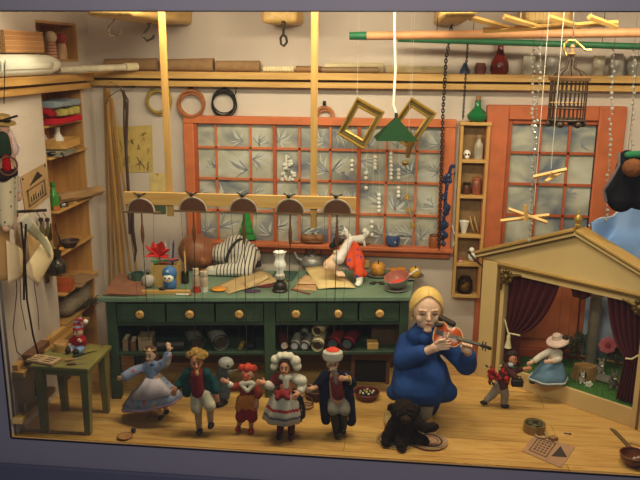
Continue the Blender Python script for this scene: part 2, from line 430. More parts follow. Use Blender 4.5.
S('turned_rod', 'pale beaded turned rod lying on the back ledge', 'rod', m.lathe(prof, (0,0,0), 12, (0, pi/2, 0)), CREAM, (xa, yb, RZ+.029), group=None)
shelfroll('wooden_dowel', 'reddish brown thin dowel beside the beaded rod on the back ledge', 296, 322, .03, .03, wood('#8a6238', '#a67a48', 0), core=False, cat='dowel')
shelfroll('paper_roll', 'cream paper roll stacked at the rear of the back ledge', 325, 383, .044, .046, CREAM)
O_ = roll('wooden_dowel', 'stout brown dowel lying before the cream roll on the ledge', V((P(322, 70, y=WY-.03-.13).x, WY-.145, RZ+.03)), V((P(378, 70, y=WY-.16).x, WY-.145, RZ+.03)), .024, .028, wood('#8a6a48', '#a3835c', 0), core=False, cat='dowel')
O_.location.y = WY-.146
O('end_knob', M().ball((-.012, 0, 0), .024), BROWN, O_)
shelfroll('paper_roll', 'long slim cream roll at the chain end of the back ledge', 386, 443, .035, .034, mat('#d9c497', .8))
# jars on the back ledge
def jar(name, label, cat, px, w, prof, mt, y=None, group='jars on the back ledge', n=20, lid=None):
    b = V((P(px, 74, y=yb).x, yb, RZ+.001)); t = T(name, label, cat, b, 0, group)
    O('body', M().lathe(prof, (0,0,0), n), mt, t)
    if lid: O('lid' if lid[2] != 'cork' else 'cork', M().lathe(lid[0], (0,0,0), n), lid[1], t)
    return t
jar('flask', 'red brown glass flask with narrow neck on the back ledge', 'bottle', 499, 16, [(.0,0),(.07,.0),(.085,.04),(.08,.1),(.045,.17),(.028,.21),(.026,.25)], mat('#6d1f12', .15, 0, .1), lid=([(.02,.25),(.03,.251),(.026,.3)], mat('#a2562c', .6), 'cork'))
jar('perfume_bottle', 'small blue bell shaped bottle on the back ledge beside the chain', 'bottle', 464.5, 8, [(0,0),(.045,0),(.045,.03),(.02,.08),(.012,.1)], mat('#3f4f7a', .3))
jar('clay_pot', 'squat reddish pot on the back ledge beside the blue bottle', 'pot', 480, 8, [(0,0),(.045,0),(.055,.05),(.04,.1),(.03,.1)], mat('#7c4437', .6))
jar('glass_jar', 'frosted glass jar with lumpy contents beside the red flask', 'jar', 528, 14, [(0,0),(.055,0),(.062,.06),(.055,.12),(.06,.16),(.05,.17)], mat('#bcb4a5', .25))
jar('glass_jar', 'cloudy glass jar on the ledge behind the birdcage', 'jar', 551, 14, [(0,0),(.055,0),(.062,.06),(.055,.14),(.045,.16)], mat('#aca59a', .25))
jar('label_jar', 'white cylindrical jar with cream cap on the ledge beside the birdcage', 'jar', 598, 11, [(0,0),(.05,0),(.052,.01),(.052,.14),(.046,.15)], mat('#c9beab', .4), lid=([(.047,.15),(.05,.151),(.05,.17)], CREAM, 'lid'))
jar('glass_jar', 'tall clear jar behind the crystal strand on the back ledge', 'jar', 616, 14, [(0,0),(.06,0),(.065,.06),(.06,.16),(.045,.19)], mat('#b0aaa3', .2))
jar('glass_jar', 'round glass jar at the far end of the back ledge', 'jar', 634, 14, [(0,0),(.06,0),(.075,.06),(.06,.15),(.045,.17)], mat('#a09a90', .2))

# white fabric roll and pole on the side ledge
a = P(-4, 67, x=LX+.075); b = P(56, 67.5, x=LX+.075); rz = RZ-.02+.085
t = T('fabric_roll', 'thick white dotted fabric roll lying on the side ledge', 'fabric roll', (LX+.085, FY+.015, rz+.001))
L = b.y-FY-.02
O('roll', M().lathe([(.03,0),(.075,.0),(.082,.05),(.083,L*.6),(.08,L*.82),(.055,L*.96),(.03,L)], (0,0,0), 20, (-pi/2, 0, 0)), dots('#efe9d8', ['#cbc6b0', '#bdbfa8'], 34, .14), t)
O('loose_flap', M().grid(lambda u, v: V((.084*cos(-.4+v*.7), .02+u*L*.75, .084*sin(-.4+v*.7)+.002)), 8, 6), dots('#efe9d8', ['#cbc6b0', '#bdbfa8'], 34, .14), t, solid=.004)
pb = P(122, 68, x=LX+.075)
pe = P(137, 68.5, y=6.9); po = V((LX+.09, FY+.02+L+.03, RZ+.02)); pd = V((pe.x, 6.9, RZ+.042))-po
t = T('long_pole', 'grey pole with pale end piece jutting from the white roll', 'pole', po)
O('shaft', M().cyl((0,0,0), pd*.83, .028, .03), mat('#cdbfa6', .7), t); O('end_piece', M().cyl(pd*.835, pd, .038, .036), CREAM, t)

# upper niche
nb = UZ0+.023
def brick():
    m, nt, bs = newmat('slatted_box'); tc = nt.nodes.new('ShaderNodeTexCoord'); mp = nt.nodes.new('ShaderNodeMapping'); mp.inputs['Rotation'].default_value = (pi/2, 0, pi/2)
    br = nt.nodes.new('ShaderNodeTexBrick'); br.inputs['Scale'].default_value = 14; br.inputs['Color1'].default_value = lin('#a06a3c'); br.inputs['Color2'].default_value = lin('#b98450'); br.inputs['Mortar'].default_value = lin('#c9a070'); br.inputs['Mortar Size'].default_value = .03
    nt.links.new(tc.outputs['Object'], mp.inputs[0]); nt.links.new(mp.outputs[0], br.inputs[0]); nt.links.new(br.outputs[0], bs.inputs['Base Color']); bs.inputs['Roughness'].default_value = .8; return m
BR = brick()
a = P(1, 54, x=LX+.05); b = P(40, 54, x=LX+.05)
t = T('slatted_box', 'reddish wooden box with brick like pattern above the white roll', 'box', (LX+.045, (a.y+b.y)/2, 3.004))
rz0 = 2.92
O('side_panel', M().bx((-.044, a.y-(a.y+b.y)/2, .0), (.045, b.y-(a.y+b.y)/2, .165)), BR, t, bev=.003)
O('foot', M().bx((-.044, -.3, -.02), (-.01, -.27, 0)), PINEY, t); O('foot', M().bx((-.044, .27, -.02), (-.01, .3, 0)), PINEY, t)
def kokeshi(name, label, px, headc, bodym, h):
    p = P(px, 54, x=LX-.06); t = T(name, label, 'doll', (LX-.06, p.y, nb), 0, 'wooden dolls in the upper niche')
    O('body', M().lathe([(0,0),(.044,0),(.048,.02),(.042,h*.5),(.034,h*.6)], (0,0,0), 16), bodym, t)
    O('head', M().ball((0,0,h*.78), h*.22, n=14), headc, t)
kokeshi('kokeshi_doll', 'pale round headed wooden doll in the small upper niche', 52, mat('#d6bb9b', .5), bands('#c89a78', '#a86048', 2, 12, .5, distort=0), .24)
kokeshi('kokeshi_doll', 'red headed wooden doll beside the pale one in the upper niche', 62, mat('#a83a26', .5), mat('#c59a76', .5), .23)

# tall niche: folded cloths
def folded(name, label, z, mt, dx, dy, h, y0, rot=0):
    m = M(); n = 14
    def f(u, v): return None
    prof = [(-dx, 0), (dx*.9, 0), (dx, h*.25), (dx*.97, h*.5), (dx*1.01, h*.75), (dx*.9, h), (-dx, h)]
    rings = []
    for i in range(9):
        t_ = i/8; w = .012*sin(i*2.1+z*9)
        rings.append([V((x+w, (t_-.5)*2*dy, zz*(1+.12*sin(t_*7+zz*30)))) for x, zz in prof])
    m.loft(rings)
    return S(name, label, 'folded cloth', m, mt, (LX-.04, y0, z), rot, 'folded cloths in the tall niche', bev=.006, sub=1)
ym = 6.36
folded('folded_cloth', 'crimson folded cloth at the bottom of the niche stack', 2.403, cloth('#c01f2c'), .12, .26, .05, ym+.02)
folded('folded_cloth', 'yellow green folded cloth in the middle of the niche stack', 2.466, cloth('#b5a85c'), .11, .17, .065, ym+.08)
folded('folded_cloth', 'blue grey folded cloth lying on top of the niche stack', 2.544, cloth('#8b95a0'), .12, .24, .055, ym+.02)
m = M(); m.ball((0,0,.04), (.08,.075,.035), n=14); m.ball((.05,.0,.02), (.04,.07,.03), n=12)
S('crumpled_cloth', 'dark red crumpled cloth bunched beside the yellow green cloth', 'cloth', m, cloth('#8f1720'), (LX-.02, 6.145, 2.475), remesh=.008)
def bottle(name, label, px, z, h, r, mt, capm, dx=-.12, cat='bottle', group=None):
    y = P(px, 0, x=LX+dx).y if px > 20 else px
    t = T(name, label, cat, (LX+dx, y, z), 0, group)
    O('body', M().lathe([(0,0),(r,0),(r*1.03,h*.1),(r,h*.55),(r*.5,h*.72),(r*.4,h*.84)], (0,0,0), 16), mt, t)
    O('cap', M().lathe([(r*.45,h*.84),(r*.5,h*.86),(r*.45,h)], (0,0,0), 12), capm, t)
bottle('paint_bottle', 'white paint bottle with red foot on the striped card shelf', 6.33, SZ[0]+.001, .2, .05, mat('#c9bfb4', .3), mat('#b03030', .5), dx=-.15, group='bottles in the tall niche')
bottle('paint_bottle', 'white doll shaped bottle nearest the jamb in the tall niche', 6.5, SZ[0]+.001, .22, .05, WHITE, WHITE, dx=-.1, group='bottles in the tall niche')
S('wooden_box', 'shallow pale wooden tray on the niche shelf above the striped cards', 'tray', M().bx((-.1,-.2,0),(.1,.2,.012)).bx((-.1,-.2,.012),(-.085,.2,.07)).bx((.085,-.2,.012),(.1,.2,.07)).bx((-.085,-.2,.012),(.085,-.185,.07)).bx((-.085,.185,.012),(.085,.2,.07)), PINEY, (LX+.0, 6.36, SZ[0]+.062), .12)
for k in range(4):
    lab = ['lowest dark zebra striped card on the niche shelf', 'second zebra striped card from the bottom on the niche shelf', 'third zebra striped card tilted on the niche shelf', 'topmost zebra striped card under the wooden tray'][k]
    S('striped_card', lab, 'card', M().box((0,0,0), (.2, .34-.03*k, .010), (0, 0, .1*(-1)**k)), bands('#23231f', '#b9b39c', 1, 22, .5), (LX-.0, 6.3-.02*k, SZ[0]+.007+.0125*k), group='striped cards in the tall niche')
# shelf below: green bottle, bark plank, small parts
bottle('green_bottle', 'bright green glass bottle in the tall niche beside the poster', 6.16, SZ[1]+.001, .24, .045, mat('#3f7a2c', .2), mat('#3f7a2c', .3), dx=-.02)
m = M(); rings = []
for i in range(9):
    t_ = i/8; rings.append([V((cos(a)*(.05+.012*sin(5*a+i)), t_*.62, sin(a)*(.045+.01*sin(3*a+i*1.3)))) for a in [2*pi*q/12 for q in range(12)]])
o = S('driftwood_log', 'pale brown split log jutting out of the tall niche shelf', 'log', m.loft(rings), wood('#8d6a42', '#b08a5a', 1, 5, .9), (LX-.02, 6.22, SZ[1]+.075)); o.rotation_euler = (R(-2), 0, R(-14))
S('log_rest', 'small wooden block carrying the split log', 'block', M().bx((-.06,-.04,0),(.06,.04,.022)), PINEY, (LX-.0, 6.42, SZ[1]+.001))
S('small_tin', 'flat grey tin on the edge of the bark log shelf', 'tin', M().lathe([(0,0),(.05,0),(.05,.03),(.046,.034),(0,.034)], (0,0,0), 18), metal('#6b6862'), (LX+.0, 6.28, SZ[1]+.001), )
S('orange_scrap', 'orange wooden scrap on the edge of the log shelf', 'scrap', M().box((0,0,.02),(.05,.09,.03),(0,0,.4)), mat('#b5622a', .6), (LX+.02, 6.12, SZ[1]-.0))
# next shelf: bowl and carving
t = T('clay_bowl', 'dark clay bowl standing in the tall niche behind the oil lamp', 'bowl', (LX-.0, 6.36, SZ[2]+.001))
O('body', M().lathe([(0,.0),(.05,.0),(.09,.06),(.085,.06),(.045,.012),(0,.012)], (0,0,0), 20), mat('#3d2a20', .4), t); O('rim', M().ring((0,0,.06), .088, .006), mat('#59402f', .4), t)
m = M(); m.tube([(0,0,.02),(.01,.07,.035),(0,.14,.02)], [.018,.022,.012], 8); m.ball((0,-.01,.025), .025)
S('carved_horn', 'yellow ochre carved horn on the bowl shelf', 'carving', m, mat('#c98a35', .5), (LX+.0, 6.08, SZ[2]+.003))
# lower shelves
S('orange_box', 'orange red cardboard box on the niche shelf below the lamp', 'box', M().bx((-.09,-.08,0),(.09,.08,.09)), mat('#b4501f', .6), (LX-.02, 6.19, SZ[3]+.001), .2, bev=.003)
S('paper_stack', 'loose brown papers sticking out of the lower niche shelf', 'papers', M().box((0,0,.006),(.22,.36,.012),(0,0,.1)).box((.03,.05,.018),(.2,.3,.01),(0,0,-.15)), KRAFT, (LX+.0, 6.44, SZ[3]+.001))
m = M()
for c, r in (((0,0,.09),(.14,.2,.09)), ((.05,.12,.1),(.1,.13,.1)), ((.02,-.14,.07),(.1,.1,.07)), ((.06,.2,.16),(.06,.05,.05))): m.ball(c, r, n=14)
S('burlap_sack', 'grey brown burlap sack sagging on the lowest niche shelf', 'sack', m, mat('#80705a', .95, 0, .25, 40, .5), (LX-.06, 6.4, SZ[4]+.002), remesh=.012)
m = M()
for k in range(46):
    a = random.uniform(0, 2*pi); l = random.uniform(.06, .13)
    p = V((random.uniform(-.04,.04), random.uniform(-.1,.1), .02)); m.tube([p, p+V((.3*l*cos(a)+.02, .6*l*sin(a), l*.35)), p+V((.8*l*cos(a)+.04, l*sin(a), -.01))], [.007,.005,.001], 4)
S('straw_bunch', 'dark scruffy bunch of straw beside the burlap sack', 'straw', m, mat('#4b3a26', .9), (LX+.1, 6.5, SZ[4]+.03), )

# ------------------------------------------------------------------ hung on the side wall
def pin_poster(name, label, corners, mt, off=.004):
    pts = [P(x, y, x=LX+off) for x, y in corners]; c = sum(pts, V((0,0,0)))/4
    t = T(name, label, 'poster', c); O('sheet', M().slab([p-c for p in pts], (.003, 0, 0)), mt, t)
    def q(u, v): return (pts[0]*(1-u)+pts[1]*u)*(1-v)+(pts[3]*(1-u)+pts[2]*u)*v-c+V((.0045, 0, 0))
    return t, q
INK = mat('#2c2119', .8, 0, .1)
INKB = mat('#6d5236', .8, 0, .2)
def print_leaflet(t, q, n, frame=True):
    """dark gable above a framed picture, as printed on the leaflets"""
    m = M()
    def tri(*uv): m.slab([q(*k) for k in uv], n*.0008)
    tri((.25,.36),(.62,.1),(.8,.30)); O('gable_print', m, INK, t, smooth=0)
    m = M()
    for a, b, c, d in ((.14,.42,.86,.47),(.14,.83,.86,.88),(.14,.42,.2,.88),(.8,.42,.86,.88)): m.slab([q(a,b),q(c,b),q(c,d),q(a,d)], n*.0008)
    O('picture_border_print', m, INKB, t, smooth=0)
    m = M(); rnd = random.Random(3)
    for k in range(6):
        u = .25+.09*k; h = rnd.uniform(.12,.28)
        m.slab([q(u,.8),q(u+.05,.8),q(u+.04+rnd.uniform(-.02,.02),.8-h),q(u+.01,.8-h)], n*.0008)
    O('figures_print', m, INK, t, smooth=0)
t, q = pin_poster('leaflet_poster', 'kraft poster with black gable print pinned to the side wall', ((20,177),(45.5,162.5),(50,196),(25.5,215)), mat('#b08d62', .85, 0, .08))
print_leaflet(t, q, V((1, 0, 0)))
O('drawing_pin', M().ball(q(.93,.06), .009), DARKB, t); O('drawing_pin', M().ball(q(.06,.08), .009), DARKB, t)
# pair of little bottles hung on the wall
for px, lab, col in ((42.5, 'dark little bottle hung on the wall below the poster, nearer the front', '#5d5030'), (49, 'dark little bottle hung beside the oil lamp on the side wall', '#6a5d3a')):
    b = P(px, 240, x=LX+.04); t = T('hanging_bottle', lab, 'bottle', b, 0, 'little bottles below the poster')
    O('body', M().lathe([(0,0),(.028,0),(.03,.03),(.026,.09),(.012,.12),(.012,.16)], (0,0,0), 12), mat(col, .25), t); O('stopper', M().lathe([(.013,.16),(.02,.165),(.018,.19)], (0,0,0), 10), DARKB, t)
    O('cord', M().tube([(0,0,.19),(-.03,0,.24)], .003, 5), DSTRING, t)
# oil lamp on a bracket
b = P(57, 272, x=LX+.1); t = T('oil_lamp', 'old oil lamp with dark metal foot mounted on the side wall', 'lamp', b)
O('foot', M().lathe([(0,0),(.075,0),(.082,.03),(.08,.08),(.05,.11),(.03,.125),(.045,.14),(.045,.16)], (0,0,0), 20), mat('#3b3326', .3, .3), t)
O('burner', M().lathe([(.045,.16),(.05,.165),(.05,.19),(.03,.2)], (0,0,0), 18), metal('#6d5a35'), t)
O('chimney', M().lathe([(.03,.2),(.05,.25),(.05,.3),(.028,.36),(.026,.43)], (0,0,0), 18, cap=False), glass('#e6dcc0', .1), t)
O('bracket_frame', M().bx((-.1,-.06,-.02),(.07,.06,-.001)).bx((-.1,-.02,-.1),(-.085,.02,-.02)), BROWN, t)
# big leather / paper pattern pieces hung near the front
HX = LX+.16
def hide(name, label, pts, bulge, mt, group='leather pattern pieces on the side wall', hole=True, dxs=(0,0,0,0)):
    w = [P(x, y, x=HX+d) for (x, y), d in zip(pts, dxs)]; c = w[0]
    f = patch(*[p-c for p in w], bulge)
    return S('hanging_'+name, label, 'pattern piece', M().grid(f, 10, 10), mt, c, group=group, solid=.006)
LEA = mat('#dcc49a', .75, 0, .08, 5); LEB = mat('#b48d5a', .75, 0, .1, 5); LEC = mat('#e8deba', .75, 0, .06, 5)
hide('leather_piece', 'cream curled leather piece drooping at the top of the hung pieces', ((17,222),(24,217),(50,258),(37,240)), (.05,.0,.05), LEC, dxs=(.09,.09,.14,.09))
hide('leather_piece', 'pale tan leather flap with pointed lower tip', ((46,236),(50,262),(37,286),(22,271)), (.04,.0,-.03), LEA, dxs=(.1,.1,.05,.08))
hide('leather_piece', 'broad tan leather piece at the very front of the side wall', ((-3,206),(9,232),(9,279),(-3,281)), (.03,0,0), LEB, dxs=(-.06,-.06,-.06,-.06))
hide('leather_piece', 'beige leather piece behind the dark cords', ((6,240),(22,252),(24,274),(8,283)), (.03,0,0), LEA, dxs=(-.02,-.02,-.02,-.02))
hide('leather_piece', 'narrow tan strip of leather hanging behind the curled piece', ((24,215),(30,215),(47,262),(30,262)), (.0,0,.0), mat('#b5935f', .75), dxs=(-.06,-.06,-.06,-.06))
hk = P(22, 212, x=LX+.06)
t = T('hanging_hook', 'dark iron peg that carries the leather pieces', 'hook', (LX+.003, hk.y, hk.z)); O('peg', M().cyl((0,0,0),(.26,0,.02),.012), DARKB, t); O('plate', M().box((.004,0,0),(.008,.06,.09)), DARKB, t)
def cordthing(name, label, pts, r, mt, dx=.3, group=None, cat='lace'):
    w = [P(x, y, x=LX+dx) for x, y in pts]; c = w[0]
    t = S(name, label, cat, M().tube([p-c for p in w], r, 6), mt, c, group=group); return t
g = 'dark cords hanging from the leather peg'
cordthing('hanging_lace', 'thick black cord running down to the book on the stool', ((21,222),(25,262),(27,300),(33,335),(38,354)), .008, DARKB, .3, g)
cordthing('hanging_lace', 'black cord crossing the thick one beneath the leather flap', ((26,224),(24,262),(24,300)), .009, DARKB, .33, g)
cordthing('hanging_lace', 'thin dark cord looped towards the low ledge', ((14,250),(17,290),(13,330),(17,352),(24,358)), .004, mat('#4a352a', .8), .14, g)
cordthing('hanging_lace', 'thin dark cord beside the wall end of the leather flap', ((33,268),(35,290),(38,310),(39,330)), .0035, mat('#4a352a', .8), .2, g)
cordthing('hanging_lace', 'thin curved brown cord next to the looped one', ((20,278),(21,305),(26,330)), .0035, mat('#4a352a', .8), .2, g)
# dark block on the low ledge and pegs beneath
b = P(34, 345, x=LX+.06); S('plane_block', 'dark wooden block standing on the low side ledge', 'block', M().bx((-.04,-.16,0),(.04,.16,.05)), BROWN, (LX+.075, b.y, lz+.052), bev=.006)
b = P(37, 404, x=LX+.06); t = T('low_rack', 'small wooden peg rack low on the wall behind the stool', 'rack', (LX+.001, b.y, b.z))
O('board', M().bx((0,-.3,-.03),(.08,.3,.02)), wood('#a98a55', '#c4a46c', 1), t, bev=.004); O('peg', M().bx((.0,.1,.02),(.05,.16,.16)), DARKB, t); O('peg', M().cyl((.04,-.15,.02),(.04,-.15,.1),.016), PINE, t)

# hanging marionette at the very front
def jointed(name, label, base): return T(name, label, 'marionette', base)
b = P(8, 222, x=LX+.22); t = T('hanging_marionette', 'marionette with straw hat hanging at the front of the side wall', 'marionette', b)
q_ = lambda x, y, d=0: P(x, y, x=LX+.22+d)-b
body = M(); body.caps(q_(4,142), q_(7,174), .055, .055); body.caps(q_(4,142), q_(4,132), .025); body.ball(q_(3.5,126), (.045,.04,.055)); body.caps(q_(6,180), q_(6,228), .045, .03); body.caps(q_(11,180), q_(13,226), .045, .028)
body.caps(q_(8,138), q_(14,165), .03, .025); body.caps(q_(14,165), q_(17,192), .025, .02); body.ball(q_(18.5,196), (.028,.03,.042))
O('body', body, SKIN, t, remesh=.009)
O('trousers', M().caps(q_(6,178), q_(7,222), .06, .055).caps(q_(10,178), q_(12,212), .06, .04), dots('#c9bb98', ['#5d6b3a', '#8d7a52'], 26, .22), t, remesh=.01)
O('vest', M().caps(q_(2,138,.02), q_(4,152,.02), .05, .055), mat('#26382a', .9), t, remesh=.012)
O('blouse', M().caps(q_(9,136), q_(12,150), .03, .05).caps(q_(12,148), q_(19,146), .05, .014).caps(q_(14,168), q_(17,190), .022, .03).caps(q_(9,132), q_(11,140),.025,.035), mat('#d8bdb6', .9), t, remesh=.01)
O('sash', M().caps(q_(3,175,.02), q_(12,172,.02), .05, .045), mat('#2a2024', .9), t, remesh=.012)
O('red_bib', M().caps(q_(6,158,.05), q_(7,168,.05), .028, .032), REDC, t, remesh=.01)
hc = q_(3.5,121.5)
O('hat', M().lathe([(0,.05),(.04,.048),(.046,.006),(.085,0),(.085,-.006),(0,-.006)], hc, 20, (.1,.25,0)), mat('#c9a35c', .8), t)
O('hat_band', M().lathe([(.0475,.007),(.046,.024),(.044,.024)], hc, 20, (.1,.25,0), cap=False), BLACK, t)
O('control_bar', M().cyl(q_(0,121,.1), q_(17,116,.1), .008), BLACK, t)
O('neck_ring', M().ring(q_(8,166,.07), .065, .007, (pi/2, 0, .9)), mat('#6a4a3a', .5), t)
O('cord', M().tube([q_(4,104), q_(5,60)], .003, 5), DSTRING, t)

# ------------------------------------------------------------------ the green stool and things on it
GST = mat('#877f42', .55, 0, .14, 6); 
p = [P(28,366,z=.6), P(85,369,z=.6), P(111,346,z=.6), P(67,337,z=.6)]
cx, cy = -2.615, 5.42
t = T('stool', 'olive green painted wooden stool standing at the side wall', 'stool', (cx, cy, 0))
O('seat', M().bx((-.245,-.24,.56),(.245,.25,.6)), GST, t, bev=.01)
O('apron', M().bx((-.19,-.18,.5),(.19,-.165,.56)).bx((-.19,.175,.5),(.19,.19,.56)).bx((-.19,-.165,.5),(-.175,.175,.56)).bx((.175,-.165,.5),(.19,.175,.56)), GST, t)
for sx, sy in ((-1,-1),(1,-1),(1,1),(-1,1)):
    tx, ty, bx_, by = sx*.19, sy*.175, sx*.185, sy*.19
    def sq(x, y, z, s): return [(x-s, y-s, z), (x+s, y-s, z), (x+s, y+s, z), (x-s, y+s, z)]
    O('leg', M().loft([list(map(V3, sq(bx_, by, 0, .026))), list(map(V3, sq(tx, ty, .5595, .036)))]), GST, t, bev=.005)
sz = .601
def on(px, py): return P(px, py, z=sz)
b = on(44, 361); t = T('open_book', 'open picture book lying on the green stool', 'book', b, R(-12))
O('cover', M().bx((-.13,-.07,0),(.13,.07,.012)), KRAFT, t, bev=.003)
O('page_block', M().bx((-.12,-.065,.012),(-.002,.065,.022)).bx((.002,-.065,.012),(.12,.065,.02)), PAPER, t, bev=.003)
m = M()
for k in range(3): m.bx((-.11+.012*k,-.05+.035*k,.0222),(-.02,-.035+.035*k,.0226)); m.bx((.02,-.05+.035*k,.0202),(.1,-.03+.035*k,.0206))
O('page_print', m, INKB, t)
b = on(62, 350); t = T('round_box', 'round chip wood box with lid on the green stool', 'box', b)
O('body', M().lathe([(0,0),(.058,0),(.058,.05)], (0,0,0), 24), PINE, t); O('lid', M().lathe([(.061,.045),(.061,.07),(.058,.073),(0,.073)], (0,0,0), 24, cap=False), wood('#b98a4a', '#cfa465', 0), t)
def chisel(label, a, b_, hm, bm):
    a, b2 = on(*a), on(*b_); t = T('carving_knife', label, 'knife', a, 0, 'carving knives on the green stool'); d = b2-a; u = d.normalized()
    O('handle', M().tube([u*0+V((0,0,.012)), u*.04+V((0,0,.013)), d*.45+V((0,0,.011))], [.009,.012,.008], 8), hm, t); O('blade', M().tube([d*.45+V((0,0,.01)), d+V((0,0,.004))], [.007,.003], 6, flat=.5), bm, t)
chisel('carving knife with black handle next to the gnome on the stool', (73,358), (97,351), BLACK, metal('#3a3632'))
chisel('carving knife with tan wooden handle at the stool edge', (65,362), (86,358), wood('#9a6a3a', '#b98550', 0), metal('#6a6560'))
chisel('slim knife with brown handle nearest the front edge of the stool', (67,365.5), (87,363.5), BROWN, metal('#6a6560'))
S('wood_shaving', 'small curled shaving on the corner of the stool', 'shaving', M().ring((0,0,.012), .01, .003, (pi/2,0,.5)), mat('#6a5a30', .7), on(102, 347))
# gnome
b = on(80, 350); t = T('gnome_doll', 'small gnome doll in red with pointed red hat sitting on the stool', 'doll', b, R(-15))
bd = M(); bd.ball((0,.0,.07), (.055,.05,.065)); bd.ball((0,-.005,.165), (.042,.04,.042)); bd.caps((-.045,0,.1),(-.06,-.04,.06),.018,.014); bd.caps((.045,0,.1),(.05,-.045,.1),.018,.014); bd.ball((.045,-.055,.115),.016); bd.ball((-.06,-.05,.055),.016); bd.caps((-.03,-.02,.03),(-.035,-.09,.022),.024); bd.caps((.03,-.02,.03),(.04,-.09,.022),.024); bd.ball((0,-.045,.16),.01)
O('body', bd, mat('#d9b294', .6), t, remesh=.005)
O('coat', M().ball((0,.003,.075), (.063,.055,.066)).caps((-.045,0,.1),(-.06,-.03,.07),.024,.022).caps((.045,0,.1),(.05,-.035,.095),.024,.02), REDC, t, remesh=.006)
O('trousers', M().caps((.03,-.02,.032),(.04,-.07,.026),.03).caps((-.03,-.02,.032),(-.035,-.06,.026),.029), mat('#7d94c4', .9), t, remesh=.006)
O('boot', M().ball((-.037,-.1,.026), (.025,.03,.028)), BLACK, t); O('boot', M().ball((.043,-.1,.026), (.025,.03,.028)), BLACK, t)
O('hat', M().tube([(0,0,.185),(-.005,0,.22),(-.01,0,.25),(.03,0,.275),(.07,0,.265)], [.046,.038,.026,.018,.01], 14), bands('#b01f2a', '#8f9cc0', 2, 8, .6, distort=0), t)
O('pompom', M().ball((.08,0,.262), .02), WHITE, t)
O('eye', M().ball((-.015,-.042,.172), .006), BLACK, t); O('eye', M().ball((.015,-.042,.172), .006), BLACK, t)
# ================================================================== things on the back wall
def wp(px, py, d=.02): return P(px, py, y=WY-d)
# sticks leaning in the corner
stk = [((104.5,88),(110,300)),((107,88),(114.5,300)),((106,92),(121,300)),((109,90),(127,300)),((108.5,97),(134,300)),((111.5,98),(141,300)),((107,100),(124,300))]
names = ['nearest the side wall','second from the side wall','third from the side wall','fourth from the side wall','fifth from the side wall','sixth and last of the fan','shortest, leaning across the fan']
for k, (a, b) in enumerate(stk):
    A = wp(*a, .018+.031*k); B = wp(*b, .06+.031*k); B = A+(B-A)*((A.z-.02)/(A.z-B.z)); 
    B.z = .01; d = B-A
    S('wooden_strip', 'pale wooden strip leaning in the room corner, '+names[k], 'strip', M().tube([V((0,0,0)), -d], [.014,.013], 6), wood('#9a6f34', '#b98c48', 2), B, group='wooden strips leaning in the corner')
# loops of strap hung in the corner
h = wp(124, 88, .28)
t = T('strap_bundle', 'dark leather straps hanging from a nail in the corner', 'straps', h)
O('nail', M().cyl((0,.278,0), (0,-.04,.01), .008), DARKB, t)
sd = lambda x, y, d=.29: wp(x, y, d)-h
for pts, r in ((((123,90),(127,110),(126,150),(129,200),(130,234)), .016), (((122,90),(117,91),(109,97),(106,104)), .007), (((122,90),(118,86),(111,82),(108,84)), .005), (((124,92),(124,130),(127,170),(128,212)), .009), (((123,91),(128,100),(127,130)), .012)):
    O('strap', M().tube([sd(*p) for p in pts], r, 6, flat=.5), mat('#4a3428', .6), t)
# yellow drawing of figures
def wall_sheet(name, label, cat, corners, mt, d=.006):
    pts = [wp(x, y, d) for x, y in corners]; c = sum(pts, V((0,0,0)))/4
    t = T(name, label, cat, c); O('sheet', M().slab([p-c for p in pts], (0, .003, 0)), mt, t)
    return t, (lambda u, v: (pts[0]*(1-u)+pts[1]*u)*(1-v)+(pts[3]*(1-u)+pts[2]*u)*v-c+V((0, -.0012, 0)))
t, q = wall_sheet('drawing_sheet', 'yellowed sheet of small figure drawings on the back wall', 'poster', ((114,127),(152,125),(153,172),(116,173)), mat('#c2a75f', .85, 0, .1))
rnd = random.Random(5)
for k in range(20):
    m = M()
    u, v = rnd.uniform(.06,.9), rnd.uniform(.06,.88); pts = [q(u,v)]
    for i in range(4): u += rnd.uniform(-.05,.06); v += rnd.uniform(-.03,.07); pts.append(q(min(max(u,.02),.98), min(max(v,.02),.97)))
    m.tube(pts, .0055, 4, flat=.3)
    O('drawn_figure', m, mat('#5c4a28', .8), t)
t, q = wall_sheet('note_sheet', 'small yellow note pinned behind the puppet rack', 'note', ((150,173),(165,173),(165,193),(150,193)), mat('#d0b878', .85))
O('drawing_pin', M().ball(q(.5,.08), .008), RED, t)
t, q = wall_sheet('colour_card', 'green card pinned under the yellow note', 'card', ((153,203),(166,203),(166,214),(153,214)), mat('#46563a', .85))
O('drawing_pin', M().ball(q(.5,.1), .008), DARKB, t)
# coils on hooks
def coil(label, px, py, R_, turns, r, mt, tail=None):
    c = wp(px, py, .04); t = T('hanging_coil', label, 'coil', c, 0, 'wire coils hung on the back wall')
    m = M(); rnd = random.Random(px)
    for k in range(turns):
        dx, dz = rnd.uniform(-.014,.014), rnd.uniform(-.03,.012); RR = R_*rnd.uniform(.86,1.04)
        m.ring((dx, -.012*k+.02, dz), RR, r, (pi/2+rnd.uniform(-.05,.05), rnd.uniform(-.1,.1), 0), 32, 6)
    O('wire', m, mt, t)
    if tail: O('loose_end', M().tube([V(p) for p in tail], r*.8, 6), mt, t)
    O('hook', M().tube([(0,.035,R_+.03),(0,-.05,R_+.025),(0,-.055,R_+.05)], .008, 6).box((0,.032,R_+.03),(.03,.012,.05)), DARKB, t)
coil('brass yellow coil hanging behind the hung wooden strip', 158, 101, .118, 4, .01, mat('#b59848', .4, .3))
coil('copper wire coil hanging between the yellow and the black coil', 191, 103, .122, 6, .0075, mat('#b87548', .4, .3))
coil('black cable coil with red loose end', 224, 102, .12, 5, .0065, BLACK, [(.1,-.03,.04),(.125,-.03,.09),(.13,-.03,.15)])
